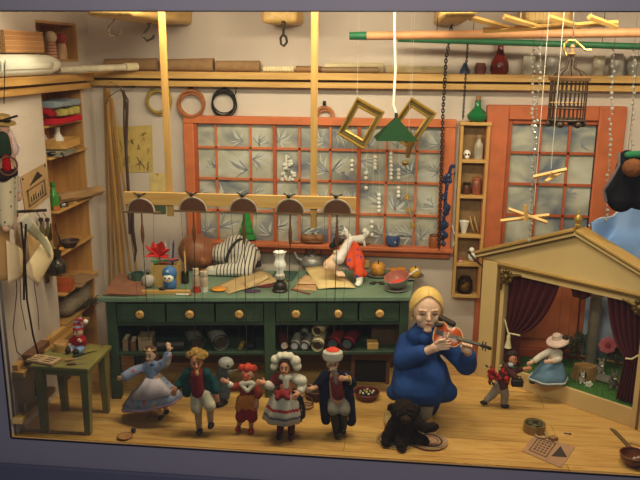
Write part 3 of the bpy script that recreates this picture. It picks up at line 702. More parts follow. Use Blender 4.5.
coil('small copper coil half hidden by the hung strip beside the gilt frame', 324, 116, .085, 4, .009, mat('#b87548', .4, .3))

# narrow rack beside the door
A = V((.585, WY-.001, .0)); zt, zb = 2.385, .72
t = T('narrow_rack', 'tall narrow pine rack of small compartments on the back wall', 'rack', (.70, WY-.001, zb))
W2, H = .135, zt-zb; RD = .13
O('side_panel', M().bx((-W2,-RD,0),(-W2+.028,0,H)), PINEV, t, bev=.003); O('side_panel', M().bx((W2-.028,-RD,0),(W2,0,H)), PINEV, t, bev=.003)
O('back_panel', M().bx((-W2+.028,-.008,0),(W2-.028,0,H)), mat('#8b6b45', .8), t)
rz_ = [0]+[P(468, y, y=WY-RD).z-zb for y in (266.5, 238, 198.5, 163)]
for z in rz_: O('shelf', M().bx((-W2+.028,-RD,z),(W2-.028,-.008,z+.03)), PINE, t, bev=.003)
O('top_board', M().bx((-W2-.01,-RD-.012,H),(W2+.01,0,H+.03)), PINE, t, bev=.004)
def rk(i, dx, dy=-.065): return V((.70+dx, WY+dy, zb+rz_[i]+.031))
rg = 'small things in the narrow rack'
def rb(name, label, cat, i, dx, parts, dy=-.065):
    t = T(name, label, cat, rk(i, dx, dy), 0, None)
    for n, m, mt in parts: O(n, m, mt, t)
    return t
L_ = lambda prof, c=(0,0,0), n=16, **k: M().lathe(prof, c, n, **k)
rb('corked_bottle', 'clear bottle with cork in the top compartment of the narrow rack', 'bottle', 4, .045, [('body', L_([(0,0),(.042,0),(.044,.1),(.04,.14),(.022,.165),(.02,.19)]), mat('#a29684', .2)), ('cork', L_([(.018,.19),(.022,.191),(.024,.225)]), KRAFT)])
rb('white_skull', 'tiny white skull beside the corked bottle in the narrow rack', 'skull', 4, -.06, [('cranium', M().ball((0,0,.05),(.035,.04,.035)).ball((0,-.02,.018),(.022,.025,.02)), WHITE), ('eye_socket', M().ball((-.013,-.036,.045), .009).ball((.013,-.036,.045), .009), DARKB)])
rb('brown_jar', 'dark brown jar in the second compartment of the narrow rack', 'jar', 3, -.045, [('body', L_([(0,0),(.038,0),(.042,.04),(.034,.08),(.03,.09)]), mat('#57301c', .3)), ('lid', L_([(.033,.09),(.036,.092),(.036,.11)]), mat('#2d1d14', .4))])
rb('brown_jar', 'taller reddish jar beside the dark brown jar in the rack', 'jar', 3, .045, [('body', L_([(0,0),(.04,0),(.044,.05),(.04,.12),(.03,.135)]), mat('#8a4a34', .3)), ('lid', L_([(.033,.135),(.036,.137),(.036,.16)]), mat('#a3583c', .4))])
rb('paper_cone', 'white paper cup in the middle compartment of the rack', 'cup', 2, -.05, [('cup', L_([(0,0),(.02,0),(.05,.12),(.046,.12),(.018,.008),(0,.008)]), WHITE)])
for k, (dx, lab) in enumerate(((.015, 'wooden plate leaning in the rack beside the white cup'), (.055, 'second wooden plate leaning behind the first in the rack'))):
    t = T('wooden_plate', lab, 'plate', rk(2, dx), 0, 'plates leaning in the rack')
    O('dish', M().lathe([(0,-.006),(.05,-.006),(.085,.008),(.084,.013),(.05,0),(0,0)], (0,0,.088), 22, (0, R(72), 0), (1,.58,1)), wood('#a8845a', '#c7a576', 2), t); O('rim', M().ring((.01,0,.088), .083, .004, (0, R(72), 0), sc=(1,.58)), PINE, t)
rb('white_figurine', 'white porcelain bird figurine in the rack', 'figurine', 1, .045, [('body', M().ball((0,0,.055),(.042,.035,.055)).ball((-.01,-.01,.12),(.028,.028,.028)), WHITE), ('beak', M().tube([(-.03,-.02,.12),(-.055,-.03,.11)], [.01,.002], 6), mat('#b98a3a'))])
rb('red_button', 'tiny pink button box beside the white figurine', 'box', 1, -.065, [('lid', L_([(0,.02),(.022,.02),(.022,.03),(0,.03)]), mat('#b5525a')), ('body', L_([(0,0),(.02,0),(.02,.02)]), mat('#d8b0a0'))])
rb('specimen_jar', 'glass jar with golden contents in the lowest compartment of the rack', 'jar', 0, -.01, [('glass_body', M().lathe([(.0,0),(.07,0),(.075,.06),(.07,.13),(.05,.15),(.05,.17)], (0,0,0), 18, sc=(1,.75,1)), glass('#d8cfb8', .1)), ('contents', M().ball((0,0,.05),(.04,.03,.04)).ball((.02,-.01,.09),(.025,.02,.025)), mat('#b38a45', .6))])
b = V((.715, WY-.075, zt+.031)); t = T('green_decanter', 'emerald green squat glass decanter with cork on top of the narrow rack', 'bottle', b)
O('body', M().lathe([(0,0),(.06,0),(.092,.03),(.096,.06),(.06,.1),(.03,.13),(.026,.19),(.032,.195)], (0,0,0), 24), mat('#1e6b3a', .12, 0, .08), t); O('cork', M().lathe([(.022,.195),(.022,.2),(.028,.235)], (0,0,0), 12), KRAFT, t)
# dark blue patterned stocking beside the rack
b = P(458, 166, y=WY-.05); t = T('hanging_stocking', 'dark blue patterned knitted garland hanging beside the narrow rack', 'garland', b)
w_ = lambda x, y, d=.0: P(x, y, y=WY-.05-d)-b
m = M(); rnd = random.Random(2)
pts = [w_(450.5,168), w_(447.5,180), w_(445.5,195), w_(444.5,210), w_(443,225), w_(442.5,240)]
for p in pts:
    for k in range(3): m.ball(p+V((rnd.uniform(-.025,.025), rnd.uniform(-.015,.005), rnd.uniform(-.06,.06))), rnd.uniform(.026,.042), n=10)
m.tube(pts, .028, 8)
O('knit', m, dots('#1f2a4c', ['#3d4f83', '#6d7396', '#14182c'], 28, .3), t, remesh=.009)
O('strap', M().tube([w_(450.5,168), w_(449.5,158,-.02), w_(450.5,150,-.03)], .018, 6), DARKB, t)
O('ribbon', M().tube([w_(452,225,.04), w_(456,238,.05), w_(453,246,.05)], .004, 5), WHITE, t)

# chains
def chain(label, pts, R_=.02, r=.0055, n=None):
    b = pts[0]; t = T('hanging_chain', label, 'chain', b)
    m = M(); L = sum((pts[i+1]-pts[i]).length for i in range(len(pts)-1)); n = int(L/(R_*1.5)); 
    for k in range(n+1):
        s = L*k/n; i = 0
        while i < len(pts)-2 and s > (pts[i+1]-pts[i]).length: s -= (pts[i+1]-pts[i]).length; i += 1
        p = pts[i]+(pts[i+1]-pts[i]).normalized()*s-b
        m.ring(p, R_, r, (pi/2, 0, (k % 2)*pi/2), 10, 5, (.7, 1.15))
    O('link', m, mat('#2b211b', .5, .3), t); O('hook', M().tube([(0,0,.0),(0,0,.04),(.02,0,.055)], .006, 6), DARKB, t)
ch = WY-.26
chain('long dark chain hanging from the joist before the window edge', [P(452, 23, y=ch), P(446, 60, y=ch), P(443, 110, y=ch), P(441, 180, y=ch), P(439, 248, y=ch)], .018, .0055)
chain('thinner dark chain hanging beside the green decanter', [P(468, 40, y=ch), P(466, 70, y=ch), P(463, 118, y=ch)], .012, .004)
# hooks below the joists
def shook(label, pts, y, mt, r=.011):
    w = [P(*p, y=y) for p in pts]; t = T('ceiling_hook', label, 'hook', w[0], 0, 'hooks under the joists'); 
    O('hook', M().tube([p-w[0] for p in w], r, 8), mt, t); O('eye', M().ring((0,0,-.012), .018, .005, (pi/2,0,0)), mt, t)
shook('shiny steel hook under the joist nearest the side wall', ((113.5,17),(113.5,21),(109,26),(108,31),(111,35.5),(117,35),(121,30)), 6.2, metal('#c9c4bb', .25), .013)
shook('dull grey hook under the joist beside the shiny one', ((149,21),(149,27),(146,31),(143,36),(147,41),(153,38),(154,35)), 6.6, metal('#7d766c', .4), .012)
shook('black ring hook under the second joist', ((283.5,22),(283.5,34),(280.5,38),(281,44),(284,46),(287,42),(286,37),(283.8,35)), 6.5, mat('#3a332c', .4, .5))
O_ = None
# window sill things
SL = Z0+.111
def sill(px, dy=-.07): return V((P(px, 240, y=WY+dy).x, WY+dy, SL))
b = sill(393); t = T('patterned_pot', 'small blue and white ceramic pot on the window sill', 'pot', b)
O('body', M().lathe([(0,0),(.05,0),(.066,.04),(.066,.08),(.05,.105)], (0,0,0), 22), dots('#3c4f7d', ['#1d2b55', '#c9d0dc', '#8fa0c4'], 24, .3), t)
O('rim', M().lathe([(.05,.105),(.058,.115),(.054,.12),(.046,.11)], (0,0,0), 22), mat('#b9bcc4', .3), t)
for k in range(4): O('spike', M().tube([(.03*cos(k*1.6),.03*sin(k*1.6),.11),(.05*cos(k*1.6),.04*sin(k*1.6),.165)], [.006,.002], 6), mat('#c8c4b8', .4), t)
b = sill(434); t = T('brown_crock', 'orange brown stoneware jar at the end of the window sill', 'jar', b)
O('body', M().lathe([(0,0),(.045,0),(.05,.03),(.05,.1),(.038,.12)], (0,0,0), 20), mat('#9a5426', .4), t); O('rim', M().ring((0,0,.12), .038, .007), mat('#5d3218', .4), t)
b = sill(313); t = T('wooden_shoe', 'worn brown wooden shoe lying on the window sill', 'shoe', b)
O('sole', M().ball((0,0,.022),(.12,.05,.022)), BROWN, t); O('upper', M().ball((-.04,0,.05),(.075,.045,.04)).ball((.06,0,.055),(.05,.042,.045)).ball((-.09,0,.06),(.03,.03,.03)), wood('#7a4a24', '#9a6536', 0), t, remesh=.007)
b = sill(296); S('wood_chip', 'flat scrap of bark lying on the window sill', 'scrap', M().ball((0,0,.012),(.06,.04,.012)), KRAFT, b)
# white rocking horse (toy) on the sill
b = sill(357, -.085); t = T('toy_horse', 'white toy horse figure standing on the window sill', 'toy', b)
hb = lambda x, y, d=0: P(x, y, y=WY-.085+d)-b
m = M(); m.caps(hb(351,240), hb(361,239), .038, .042); m.caps(hb(350,238), hb(345,231), .03, .022); m.caps(hb(346,231), hb(342,234.5), .022, .013); m.caps(hb(345,229), hb(344.5,226.5), .01, .004)
for x in (350, 352, 361, 364): m.caps(hb(x,242,(.015 if x % 2 else -.015)), hb(x+(x-356)*.15,248,(.02 if x % 2 else -.02)), .014, .01)
m.caps(hb(363,238), hb(367,233), .022, .03); m.ball(hb(365,231), .03)
O('body', m, WHITE, t, remesh=.006)
O('rocker', M().tube([(-.13,0,.02),(-.07,0,.008),(0,0,.006),(.07,0,.008),(.13,0,.02)], .006, 6), DARKB, t)
O('eye', M().ball(hb(344.5,231,-.022), .005), BLACK, t)
# green paper tree and white paper tree at the window
b = sill(247, -.045); t = T('paper_tree', 'bright green paper fir tree standing at the window', 'ornament', b)
prof = []
for k in range(5): z = .02+k*.066; r0 = .1*(1-k/5.2); prof += [(r0, z), (r0*.55, z+.066)]
O('foliage', M().lathe(prof+[(.004,.37)], (0,0,0), 10, sc=(1,.5,1)), mat('#1f7a28', .7), t, smooth=20); O('stem', M().cyl((0,0,0),(0,0,.03),.012), BROWN, t)
b = P(288, 180, y=7.05); t = T('white_paper_tree', 'white cut paper tree stuck on the window pane', 'ornament', b)
m = M(); rnd = random.Random(9)
for k in range(34):
    z = rnd.uniform(0,.26); w = .075*(1-z/.3); m.ball((rnd.uniform(-w,w)+.003, 0, z), (rnd.uniform(.012,.022), .006, rnd.uniform(.012,.022)), n=8)
O('branches', m, mat('#d6d2c6', .8), t); O('stem', M().cyl((0,0,-.02),(0,0,.24),.006), mat('#8a857a'), t)
# snow garlands
gar = [(352,(161,165.5,170),'shortest string of snow balls, in front of the second mullion'), (366,(173,178,188),'string of snow balls beside the shortest one'), (375,(157,161,164.5,168),'string of four snow balls below the green lamp'), (379,(195,199,203,207,211),'low string of five snow balls'), (391,(154,158,162,166,170,174,178),'longest string of seven snow balls in the middle of the window'), (398.5,(170,174,178,188,192,196),'string of six snow balls beside the longest one'), (372,(222,227,235),'lowest string of snow balls just above the sill')]
for x, ys, lab in gar:
    b = P(x, ys[0], y=7.04); t = T('snow_garland', lab, 'garland', b, 0, 'snow ball strings in the window')
    O('snow_ball', M(), WHITE, t) if False else None
    m = M()
    for y in ys: m.ball(P(x, y, y=7.04)-b, .019, n=10)
    O('pompoms', m, WHITE, t); O('thread', M().tube([(0,0,wz(121,x,7.04)-b.z), P(x, ys[-1], y=7.04)-b], .0012, 4), STRING, t)
# gold stars
b = P(407, 197, y=7.03); t = T('star_garland', 'three small gold stars on a thread in the window', 'garland', b)
def star(c, r, th, rot=0):
    pts = [c+V((r*(1 if k % 2 == 0 else .45)*sin(rot+k*pi/5), 0, r*(1 if k % 2 == 0 else .45)*cos(rot+k*pi/5))) for k in range(10)]
    return M().slab(pts, (0, th, 0))
for x, y, a in ((407,197,.1),(409.5,210,.4),(413,225,.25)): O('star', star(P(x,y,y=7.03)-b, .042, .012, a), mat('#b99145', .45, .3), t, smooth=0)
O('thread', M().tube([(0,0,.3),(0,0,0),P(413,225,y=7.03)-b], .0015, 4), STRING, t)

# ================================================================== hanging in the room
# two gilt frames
def gilt(label, cs, y):
    pts = [P(x, yy, y=y) for x, yy in cs]; c = sum(pts, V((0,0,0)))/4
    t = T('gilt_frame', label, 'picture frame', c, 0, 'empty gilt frames hung before the window')
    q = [p-c for p in pts]
    def lev(k, d): return [p*k+V((0, d, 0)) for p in q]
    # moulding: outer, ridge, dark hollow, inner bead
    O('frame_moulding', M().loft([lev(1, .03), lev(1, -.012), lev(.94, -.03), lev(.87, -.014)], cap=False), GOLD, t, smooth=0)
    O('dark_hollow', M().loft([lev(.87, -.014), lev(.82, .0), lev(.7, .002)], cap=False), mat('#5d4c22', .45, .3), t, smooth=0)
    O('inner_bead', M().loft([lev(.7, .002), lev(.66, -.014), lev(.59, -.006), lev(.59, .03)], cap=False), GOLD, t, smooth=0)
    O('back_board', M().loft([lev(.6, .03), lev(1, .03)], cap=False), BROWN, t, smooth=0)
    top = min(q, key=lambda p: -p.z)
    O('cord', M().tube([top, V((top.x*.8, 0, CZ-c.z-.0))], .0016, 4), STRING, t)
gilt('empty gilt picture frame hung askew beside the copper coil', ((357,97),(385,112),(364,150),(337,134)), 6.62)
gilt('empty gilt picture frame hung askew beside the dark chain', ((411.5,97),(437,113),(411,150),(386,133)), 6.62)
# green pendant lamp
b = P(395.5, 139, y=6.2); s_ = mpp(b); t = T('pendant_lamp', 'green conical pendant lamp on a bright white cable', 'lamp', b)
O('shade', M().lathe([(28.5*s_,0),(28*s_,.006),(1.9*s_,21*s_),(1.6*s_,20*s_),(27.4*s_,0)], (0,0,0), 4, (0,0,pi/4+YAW), cap=False), mat('#0f3216', .75, 0, .06, 14, .1, .15), t, smooth=20)
O('lamp_holder', M().cyl((0,0,20*s_),(0,0,26*s_),.014), DARKB, t)
tp = P(394, 10, y=6.2)-b
O('cord', M().tube([(0,0,25*s_), P(393.3,105,y=6.2)-b, P(395.5,70,y=6.2)-b, P(394.5,30,y=6.2)-b, V((tp.x, 0, CZ-b.z-.002))], .0105, 8), mat('#e6e2d2', .5, 0, 0), t)
O('bulb', M().ball((0,0,5*s_), .035), mat('#d9d2bf', .3), t)
# carved putto arm
b = P(407, 138, y=6.56); t = T('hanging_ornament', 'gilded carved arm ornament dangling below the gilt frame', 'ornament', b)
w_ = lambda x, y: P(x, y, y=6.56)-b
O('arm', M().tube([w_(409,130), w_(411,140), w_(409,150), w_(407.5,158)], [.02,.03,.024,.016], 8), metal('#a3854a', .5), t); O('hand', M().ball(w_(405.5,163), (.03,.015,.022)).tube([w_(404,164),w_(402.5,166)], .008,6), metal('#a3854a', .5), t)
O('cord', M().tube([w_(409,130), V((0,0,CZ-b.z-.001))], .001, 4), STRING, t)
# two long poles overhead
def pole(name, label, a, b_, r, mt, tipc=None, tl=0):
    t = T(name, label, 'pole', a); d = b_-a; u = d.normalized()
    O('shaft', M().cyl(u*tl, d, r, r*1.05, 16), mt, t)
    if tipc: O('painted_tip', M().cyl((0,0,0), u*tl, r*.9, r, 16), tipc, t)
    for f in (.3, .8): p = d*f; O('cord', M().tube([p+V((0,0,r)), V((p.x, p.y, CZ-a.z-.001))], .003, 5), DSTRING, t)
PYP = 6.35
pole('long_pole', 'long salmon pink wooden pole with green painted tip under the ceiling', P(349.5, 36, y=PYP), P(652, 32.5, y=PYP-.08), .034, mat('#c08a5f', .5, 0, .08), mat('#1f5f3c', .5), P(367, 36, y=PYP).x-P(349.5, 36, y=PYP).x)
pole('long_pole', 'long green wooden pole hanging behind the pink one', P(398, 39, y=6.78), P(655, 47, y=6.72), .026, mat('#2c6a44', .5, 0, .1))
# pale wooden peg bar under the ceiling
a = P(483, 30.5, y=6.0); t = T('peg_bar', 'pale wooden control bar with four slanting pegs near the ceiling', 'control bar', a)
e = P(618, 23, y=6.0)-a
O('bar', M().tube([(0,0,0), e], [.022,.022], 4), PINE, t)
for x0, y0, x1, y1 in ((470,17.5,512,29),(504,17,540,27.5),(549,17.5,580,26.5),(589,17,617,27)):
    O('peg', M().tube([P(x0,y0,y=5.86)-a, P(x1,y1,y=6.02)-a], [.024,.02], 4), PINE, t)
for x, y in ((520,28),(590,25)): p = P(x, y, y=6.0)-a; O('cord', M().tube([p, V((p.x,p.y,CZ-a.z-.001))], .002, 4), STRING, t)
# bird cage on a brass hook
b = P(566, 121, y=5.85); s_ = mpp(b); t = T('bird_cage', 'small round brown birdcage hanging from a brass hook', 'birdcage', b)
r0 = 17.5*s_; H = 40*s_
CG = mat('#3d2c1e', .5, .1)
O('base_ring', M().ring((0,0,.01), r0, .009, None, 32).lathe([(0,0),(r0,0),(r0,.012),(0,.012)], (0,0,0), 28), CG, t)
m = M()
for k in range(6): a = 2*pi*k/6; m.ball((r0*.92*cos(a), r0*.92*sin(a), -.02), (.03,.03,.026), n=8)
O('foot', m, CG, t)
m = M()
for k in range(26): a = 2*pi*k/26; m.tube([(r0*cos(a),r0*sin(a),0),(r0*cos(a),r0*sin(a),H)], .0045, 5)
O('bars', m, CG, t)
O('hoop', M().ring((0,0,H*.33), r0*1.01, .006, None, 32), CG, t); O('hoop', M().ring((0,0,H*.72), r0*1.01, .005, None, 32), CG, t)
O('crown_ring', M().lathe([(r0*.98,H-.005),(r0*1.12,H),(r0*1.14,H+.02),(r0*1.0,H+.03)], (0,0,0), 32, cap=False), mat('#6a4a2c', .5, .2), t, solid=.006)
m = M()
for k in range(10):
    a = 2*pi*k/10; m.tube([(r0*cos(a),r0*sin(a),H+.02),(r0*.75*cos(a),r0*.75*sin(a),H+.06),(r0*.3*cos(a),r0*.3*sin(a),H+.09),(r0*.3*cos(a),r0*.3*sin(a),H+.13),(0,0,H+.19)], .004, 5)
O('dome', m, CG, t)
O('finial', M().lathe([(.012,H+.17),(.035,H+.19),(.018,H+.2),(.016,H+.235),(.022,H+.24),(.01,H+.26)], (0,0,0), 14), mat('#8a6a48', .5), t)
O('perch', M().cyl((-r0,0,H*.45),(r0,0,H*.45),.006), PINE, t)
b2 = P(566, 67, y=5.85)
w_ = lambda x, y: P(x, y, y=5.85)-b
O('brass_hook', M().tube([w_(570.5,56), w_(566,55), w_(563.8,50), w_(564.5,44), w_(569,40), w_(575,40.5), w_(580,45), w_(585,50), w_(591,50)], .0095, 8), mat('#c9a75a', .3, .8), t)
O('chain_link', M().tube([w_(573.5,41), w_(573.5,12), V((w_(573.5,12).x,0,CZ-b.z-.001))], .006, 6), metal('#8f877a', .4), t)
O('cord', M().tube([w_(572,66), w_(570,57)], .004, 5), DARKB, t)
# little bird inside
b3 = b+V((-.02,0,.125+.03)); 
# wooden control crosses on strings
def cross(label, c, arms, y, strx, dz=0):
    b = P(*c, y=y); t = T('control_cross', label, 'control cross', b, 0, 'wooden control crosses hung before the door'); w_ = lambda x, yy, d=0: P(x, yy, y=y+d)-b
    for (x0, y0, x1, y1, da, db) in arms: O('bar', M().tube([w_(x0,y0,da), w_(x1,y1,db)], [.015,.015], 4), PINE, t)
    O('cord', M().tube([w_(*strx[:2]), V((w_(*strx[:2]).x, 0, CZ-b.z-.001))], .002, 5), STRING, t)
    return t
cross('pale wooden control cross hanging lower before the door', (525,217), ((500.5,221,549,215,-.02,.0),(508.5,209,547,222.5,.04,-.05),(525.5,205,526,221,-.04,-.04)), 5.75, (534,206))
cross('pale wooden control cross hanging higher, shaped like a toy plane', (550,176), ((533,177,566.5,169.5,-.02,.0),(545,181.5,560,173,-.05,.06),(551,172,550,179,-.01,-.01)), 5.6, (551,169))
# crystal strands
def strand(label, x0, y0, x1, y1, y, n, seed):
    a = P(x0, y0, y=y); t = T('hanging_crystal_strand', label, 'bead strand', a, 0, 'crystal bead strands hanging near the door'); d = P(x1, y1, y=y)-a; rnd = random.Random(seed)
    m = M()
    for k in range(n): p = d*(k/(n-1)); m.ball(p+V((rnd.uniform(-.012,.012), rnd.uniform(-.01,.01), 0)), rnd.uniform(.007,.017), n=6)
    O('beads', m, mat('#b9b6ad', .08, .3, .25, 90, 0), t, smooth=0); O('thread', M().tube([V((0,0,CZ-a.z-.001)), V((0,0,0)), d], .0022, 4), mat('#8a8378', .7), t)
strand('crystal strand falling beside the low control cross', 541, 48, 529, 240, 6.13, 34, 1)
strand('crystal strand behind the birdcage', 533, 50, 533, 130, 6.5, 20, 2)
strand('crystal strand falling over the door frame', 614, 50, 606, 220, 6.5, 34, 3)
strand('crystal strand beside the dark vest', 634, 50, 631, 170, 6.5, 24, 4)
# ================================================================== the workbench
BO = V((-2.53, 5.8, 0)); BA = math.atan2(.37, 2.68); BU = V((cos(BA), sin(BA), 0)); BN = V((-sin(BA), cos(BA), 0)); BZ = .97
def bl(p): d = p-BO; return V((d.dot(BU), d.dot(BN), d.z))            # world -> bench
def bfx(px, py=310, off=.05): return bl(P(px, py, pl=(BO+BN*off, BN))).x
def bfz(px, py, off=.05): return bl(P(px, py, pl=(BO+BN*off, BN))).z
t = T('workbench', 'long green painted workbench with drawers under the window', 'workbench', BO, BA)
tp = [V((0,0,.93)), V((2.705,0,.93)), V((2.885,.86,.93)), V((.1,.79,.93))]
O('worktop', M().slab(tp, (0,0,.04)), GREENTOP, t, bev=.006)
FRT = .05; bL, bM0, bM1, bR = bfx(106), bfx(264), bfx(275), bfx(409)
zd0, zd1 = .725, .93
O('leg', M().bx((bL-.0,FRT,0),(bL+.085,FRT+.08,zd1)), GREEN, t, bev=.005)
O('leg', M().bx((bM0,FRT,0),(bM1,FRT+.08,zd1)), GREEN, t, bev=.005)
O('leg', M().bx((bR-.08,FRT,0),(bR,FRT+.08,zd1)), GREEN, t, bev=.005)
O('leg', M().bx((.13,.66,0),(.2,.74,zd1)), GREEN, t, bev=.005); O('leg', M().bx((bR+.0,.72,0),(bR+.08,.8,zd1)), GREEN, t, bev=.005)
O('drawer_rail', M().bx((bL+.085,FRT+.01,zd1-.03),(bM0,FRT+.07,zd1)).bx((bM1,FRT+.01,zd1-.03),(bR-.08,FRT+.07,zd1)).bx((bL+.085,FRT+.01,zd0-.03),(bM0,FRT+.07,zd0)).bx((bM1,FRT+.01,zd0-.03),(bR-.08,FRT+.07,zd0)), GREEND, t)
SHZ = .44
O('lower_shelf', M().bx((bL+.085,FRT+.01,SHZ-.03),(bM0,.66,SHZ)).bx((bM0,FRT+.09,SHZ-.03),(bM1,.66,SHZ)).bx((bM1,FRT+.01,SHZ-.03),(bR-.08,.66,SHZ)), GREEND, t, bev=.004)
O('back_board', M().bx((.16,.67,.08),(bR+.04,.685,zd1)), BROWN, t)
O('side_board', M().slab([(bL+.02,FRT+.08,.4),(bL+.04,FRT+.08,.4),(.19,.66,.4),(.17,.66,.4)], (0,0,.53)), GREEND, t); O('side_board', M().slab([(bR-.04,FRT+.08,.4),(bR-.02,FRT+.08,.4),(bR+.04,.72,.4),(bR+.02,.72,.4)], (0,0,.53)), GREEND, t)
bays = [(bL+.085, bM0, 3), (bM1, bR-.08, 3)]
for a, b_, n in bays:
    w_ = (b_-a)/n
    for k in range(n):
        x0, x1 = a+w_*k+.008, a+w_*(k+1)-.008
        d = O('drawer', M().bx((x0,FRT,zd0+.005),(x1,FRT+.4,zd1-.034)).bx((x0+.03,FRT-.005,zd0+.03),(x1-.03,FRT,zd1-.06)), GREEN, t, bev=.005)
        xc = (x0+x1)/2; zc = (zd0+zd1)/2-.012
        O('knob', M().lathe([(.014,0),(.014,.02),(.034,.03),(.038,.046),(.024,.06)], (xc,FRT-.004,zc), 16, (pi/2,0,0)), PINE, d)
def bt(px, py, h=0): return P(px, py, z=BZ+.0012+h)
# ---- left end of the top
c = [bt(99.5,297), bt(145,297), bt(145,283), bt(119,276)]; b = c[0]
t = T('box_lid', 'brown weathered board leaning on the corner end of the workbench', 'board', b)
pp = [p-b for p in c]; pp[0].x += .02; pp[0].y += .03; pp[1].y += .03; pp[2].z += .02; pp[3].z += .02
O('board', M().slab(pp, (0,0,.016)), mat('#8a5b42', .8, 0, .22, 8), t, bev=.003); O('edge_strip', M().bx((.06,.03,.0165),(.34,.045,.022)), BROWN, t)
def simple(name, label, cat, px, py, parts, rz=0, group=None, h=0):
    t = T(name, label, cat, bt(px, py, h), rz, group)
    for n, m, mt in parts: O(n, m, mt, t)
    return t
simple('green_mug', 'small dull green enamel mug beside the white bauble', 'mug', 138, 283, [('body', M().lathe([(0,0),(.055,0),(.058,.1),(.052,.1),(.05,.01),(0,.01)], (0,0,0), 22), mat('#3f5a4e', .4)), ('handle', M().ring((-.062,.0,.055), .028, .007, (pi/2,0,.3)), mat('#3f5a4e', .4))])
simple('bauble', 'white christmas bauble with dark cap on the workbench', 'bauble', 148.5, 287, [('ball', M().ball((0,0,.06), .06, n=20), mat('#b9b2a8', .3, 0, .25, 14)), ('cap', M().cyl((0,0,.118),(0,0,.136),.016), metal('#6a6358')), ('loop', M().ring((0,0,.148), .013, .003, (pi/2,0,0)), DARKB)])
# pencil pot
b = bt(167.5, 284); t = T('pencil_box', 'square yellow cardboard pot full of coloured pencils', 'pencil pot', b, R(4)); bx = .115; hb = .2
YC = mat('#b5924f', .8, 0, .1)
O('wall', M().bx((-bx,-.09,0),(bx,-.08,hb)).bx((-bx,.08,0),(bx,.09,hb)).bx((-bx,-.08,0),(-bx+.01,.08,hb)).bx((bx-.01,-.08,0),(bx,.08,hb)).bx((-bx+.01,-.08,0),(bx-.01,.08,.01)), YC, t)
pens = [((-.1,-.05,.205),(.03,-.02,.235),'#1f7a3a'), ((-.12,-.07,.235),(.0,.03,.21),'#2c8a4a'), ((-.02,-.06,.21),(.13,-.04,.245),'#1c2350'), ((-.05,.0,.215),(.1,.05,.23),'#c0281f'), ((-.09,.04,.06),(-.1,.07,.33),'#c8952d'), ((.0,.05,.06),(.02,.07,.42),'#8a8f98'), ((.03,.05,.06),(.06,.06,.40),'#2a3a6a'), ((-.03,.06,.06),(-.02,.07,.39),'#b9b6ae'), ((-.06,-.07,.22),(.06,-.075,.225),'#7a2c1c')]
for k, (a, b_, c) in enumerate(pens):
    labs = ['green pencil lying across the yellow pot','second green pencil crossing the pot rim','navy pen across the pot rim','red pencil lying in the yellow pot','ochre pencil upright in the yellow pot','tall grey brush upright in the pot','dark blue pen upright in the pot','pale brush upright in the pot','brown stub on the pot rim']
    o = S('colour_pencil', labs[k], 'pencil', M().tube([V(a), V(a)+(V(b_)-V(a))*.88, V(b_)], [.0085,.0085,.002], 6), mat(c, .4, 0, .05), b, R(4), 'pencils in the yellow pot')
b2 = bt(160, 284); m = M()
for k, (a, l) in enumerate(((2.6,.15),(2.0,.12),(.5,.13),(1.2,.14),(-.2,.1),(3.2,.1))):
    m.tube([V((0,0,.25)), V((cos(a)*l*.6, -.03, .28+sin(a)*l*.6)), V((cos(a)*l, -.02*k, .28+sin(a)*l))], [.02,.045,.006], 8, flat=.35)
S('paper_flower', 'bright red paper flower standing up from the yellow pot', 'paper flower', m.cyl((0,0,.25),(.02,.02,.09),.006), mat('#c4271d', .6, 0, .1), b2+V((.0,.02,0)))
b = bt(171, 290); t = T('penguin_toy', 'little blue toy penguin with white face before the pencil pot', 'toy', b+V((0,-.02,.0)))
PK = 1.35; t.scale = (PK,PK,PK); O('body', M().ball((0,0,.05),(.046,.042,.05)).ball((0,0,.12),(.05,.046,.05)), mat('#3f6fa8', .5), t, remesh=.005); O('face', M().ball((0,-.028,.095),(.036,.026,.032)), WHITE, t)
O('eye', M().ball((-.014,-.053,.1), .006), BLACK, t); O('eye', M().ball((.014,-.053,.1), .006), BLACK, t); O('beak', M().tube([(0,-.05,.088),(0,-.066,.084)], [.008,.001], 6), mat('#c9852d'), t); O('hat_badge', M().ball((0,-.043,.142), .011), mat('#9cc0dd', .3), t)
O('foot', M().ball((-.022,-.025,.01),(.02,.03,.01)), BLACK, t); O('foot', M().ball((.022,-.025,.01),(.02,.03,.01)), BLACK, t)
c = bt(166, 293.5); S('pine_plank', 'pale pine plank lying along the front of the workbench', 'plank', M().bx((-.21,-.022,0),(.21,.022,.03)), PINE, c, R(8), bev=.003)
S('dark_stone', 'dark flat pebble on the pine plank', 'pebble', M().ball((0,0,.012),(.034,.02,.012)), DARKB, c+V((-.03,-.003,.0315)))
b = bt(185.5, 283); t = T('brush_jar', 'glass jar holding an upright paint brush beside the sleeping head', 'jar', b)
O('glass_body', M().lathe([(0,0),(.03,0),(.033,.02),(.033,.1),(.03,.11),(.028,.105),(.03,.02),(0,.006)], (0,0,0), 18), glass('#c2c7ba', .1), t); O('brush_handle', M().tube([(0,0,.01),(.003,0,.2),(-.004,.01,.3)], [.006,.009,.012], 8), PINE, t); O('bristles', M().tube([(-.004,.01,.3),(-.005,.01,.345)], [.012,.006], 8), mat('#6d5a3a'), t)
simple('glue_bottle', 'slim glue bottle with red paint in it', 'bottle', 196.5, 292, [('body', M().lathe([(0,0),(.033,0),(.034,.06)], (0,0,0), 18), mat('#b5321f', .3)), ('clear_top', M().lathe([(.034,.06),(.034,.13),(.02,.16)], (0,0,0), 18), mat('#a98e76', .25)), ('cap', M().lathe([(.022,.16),(.028,.165),(.026,.215)], (0,0,0), 14), mat('#c5b396', .4))])
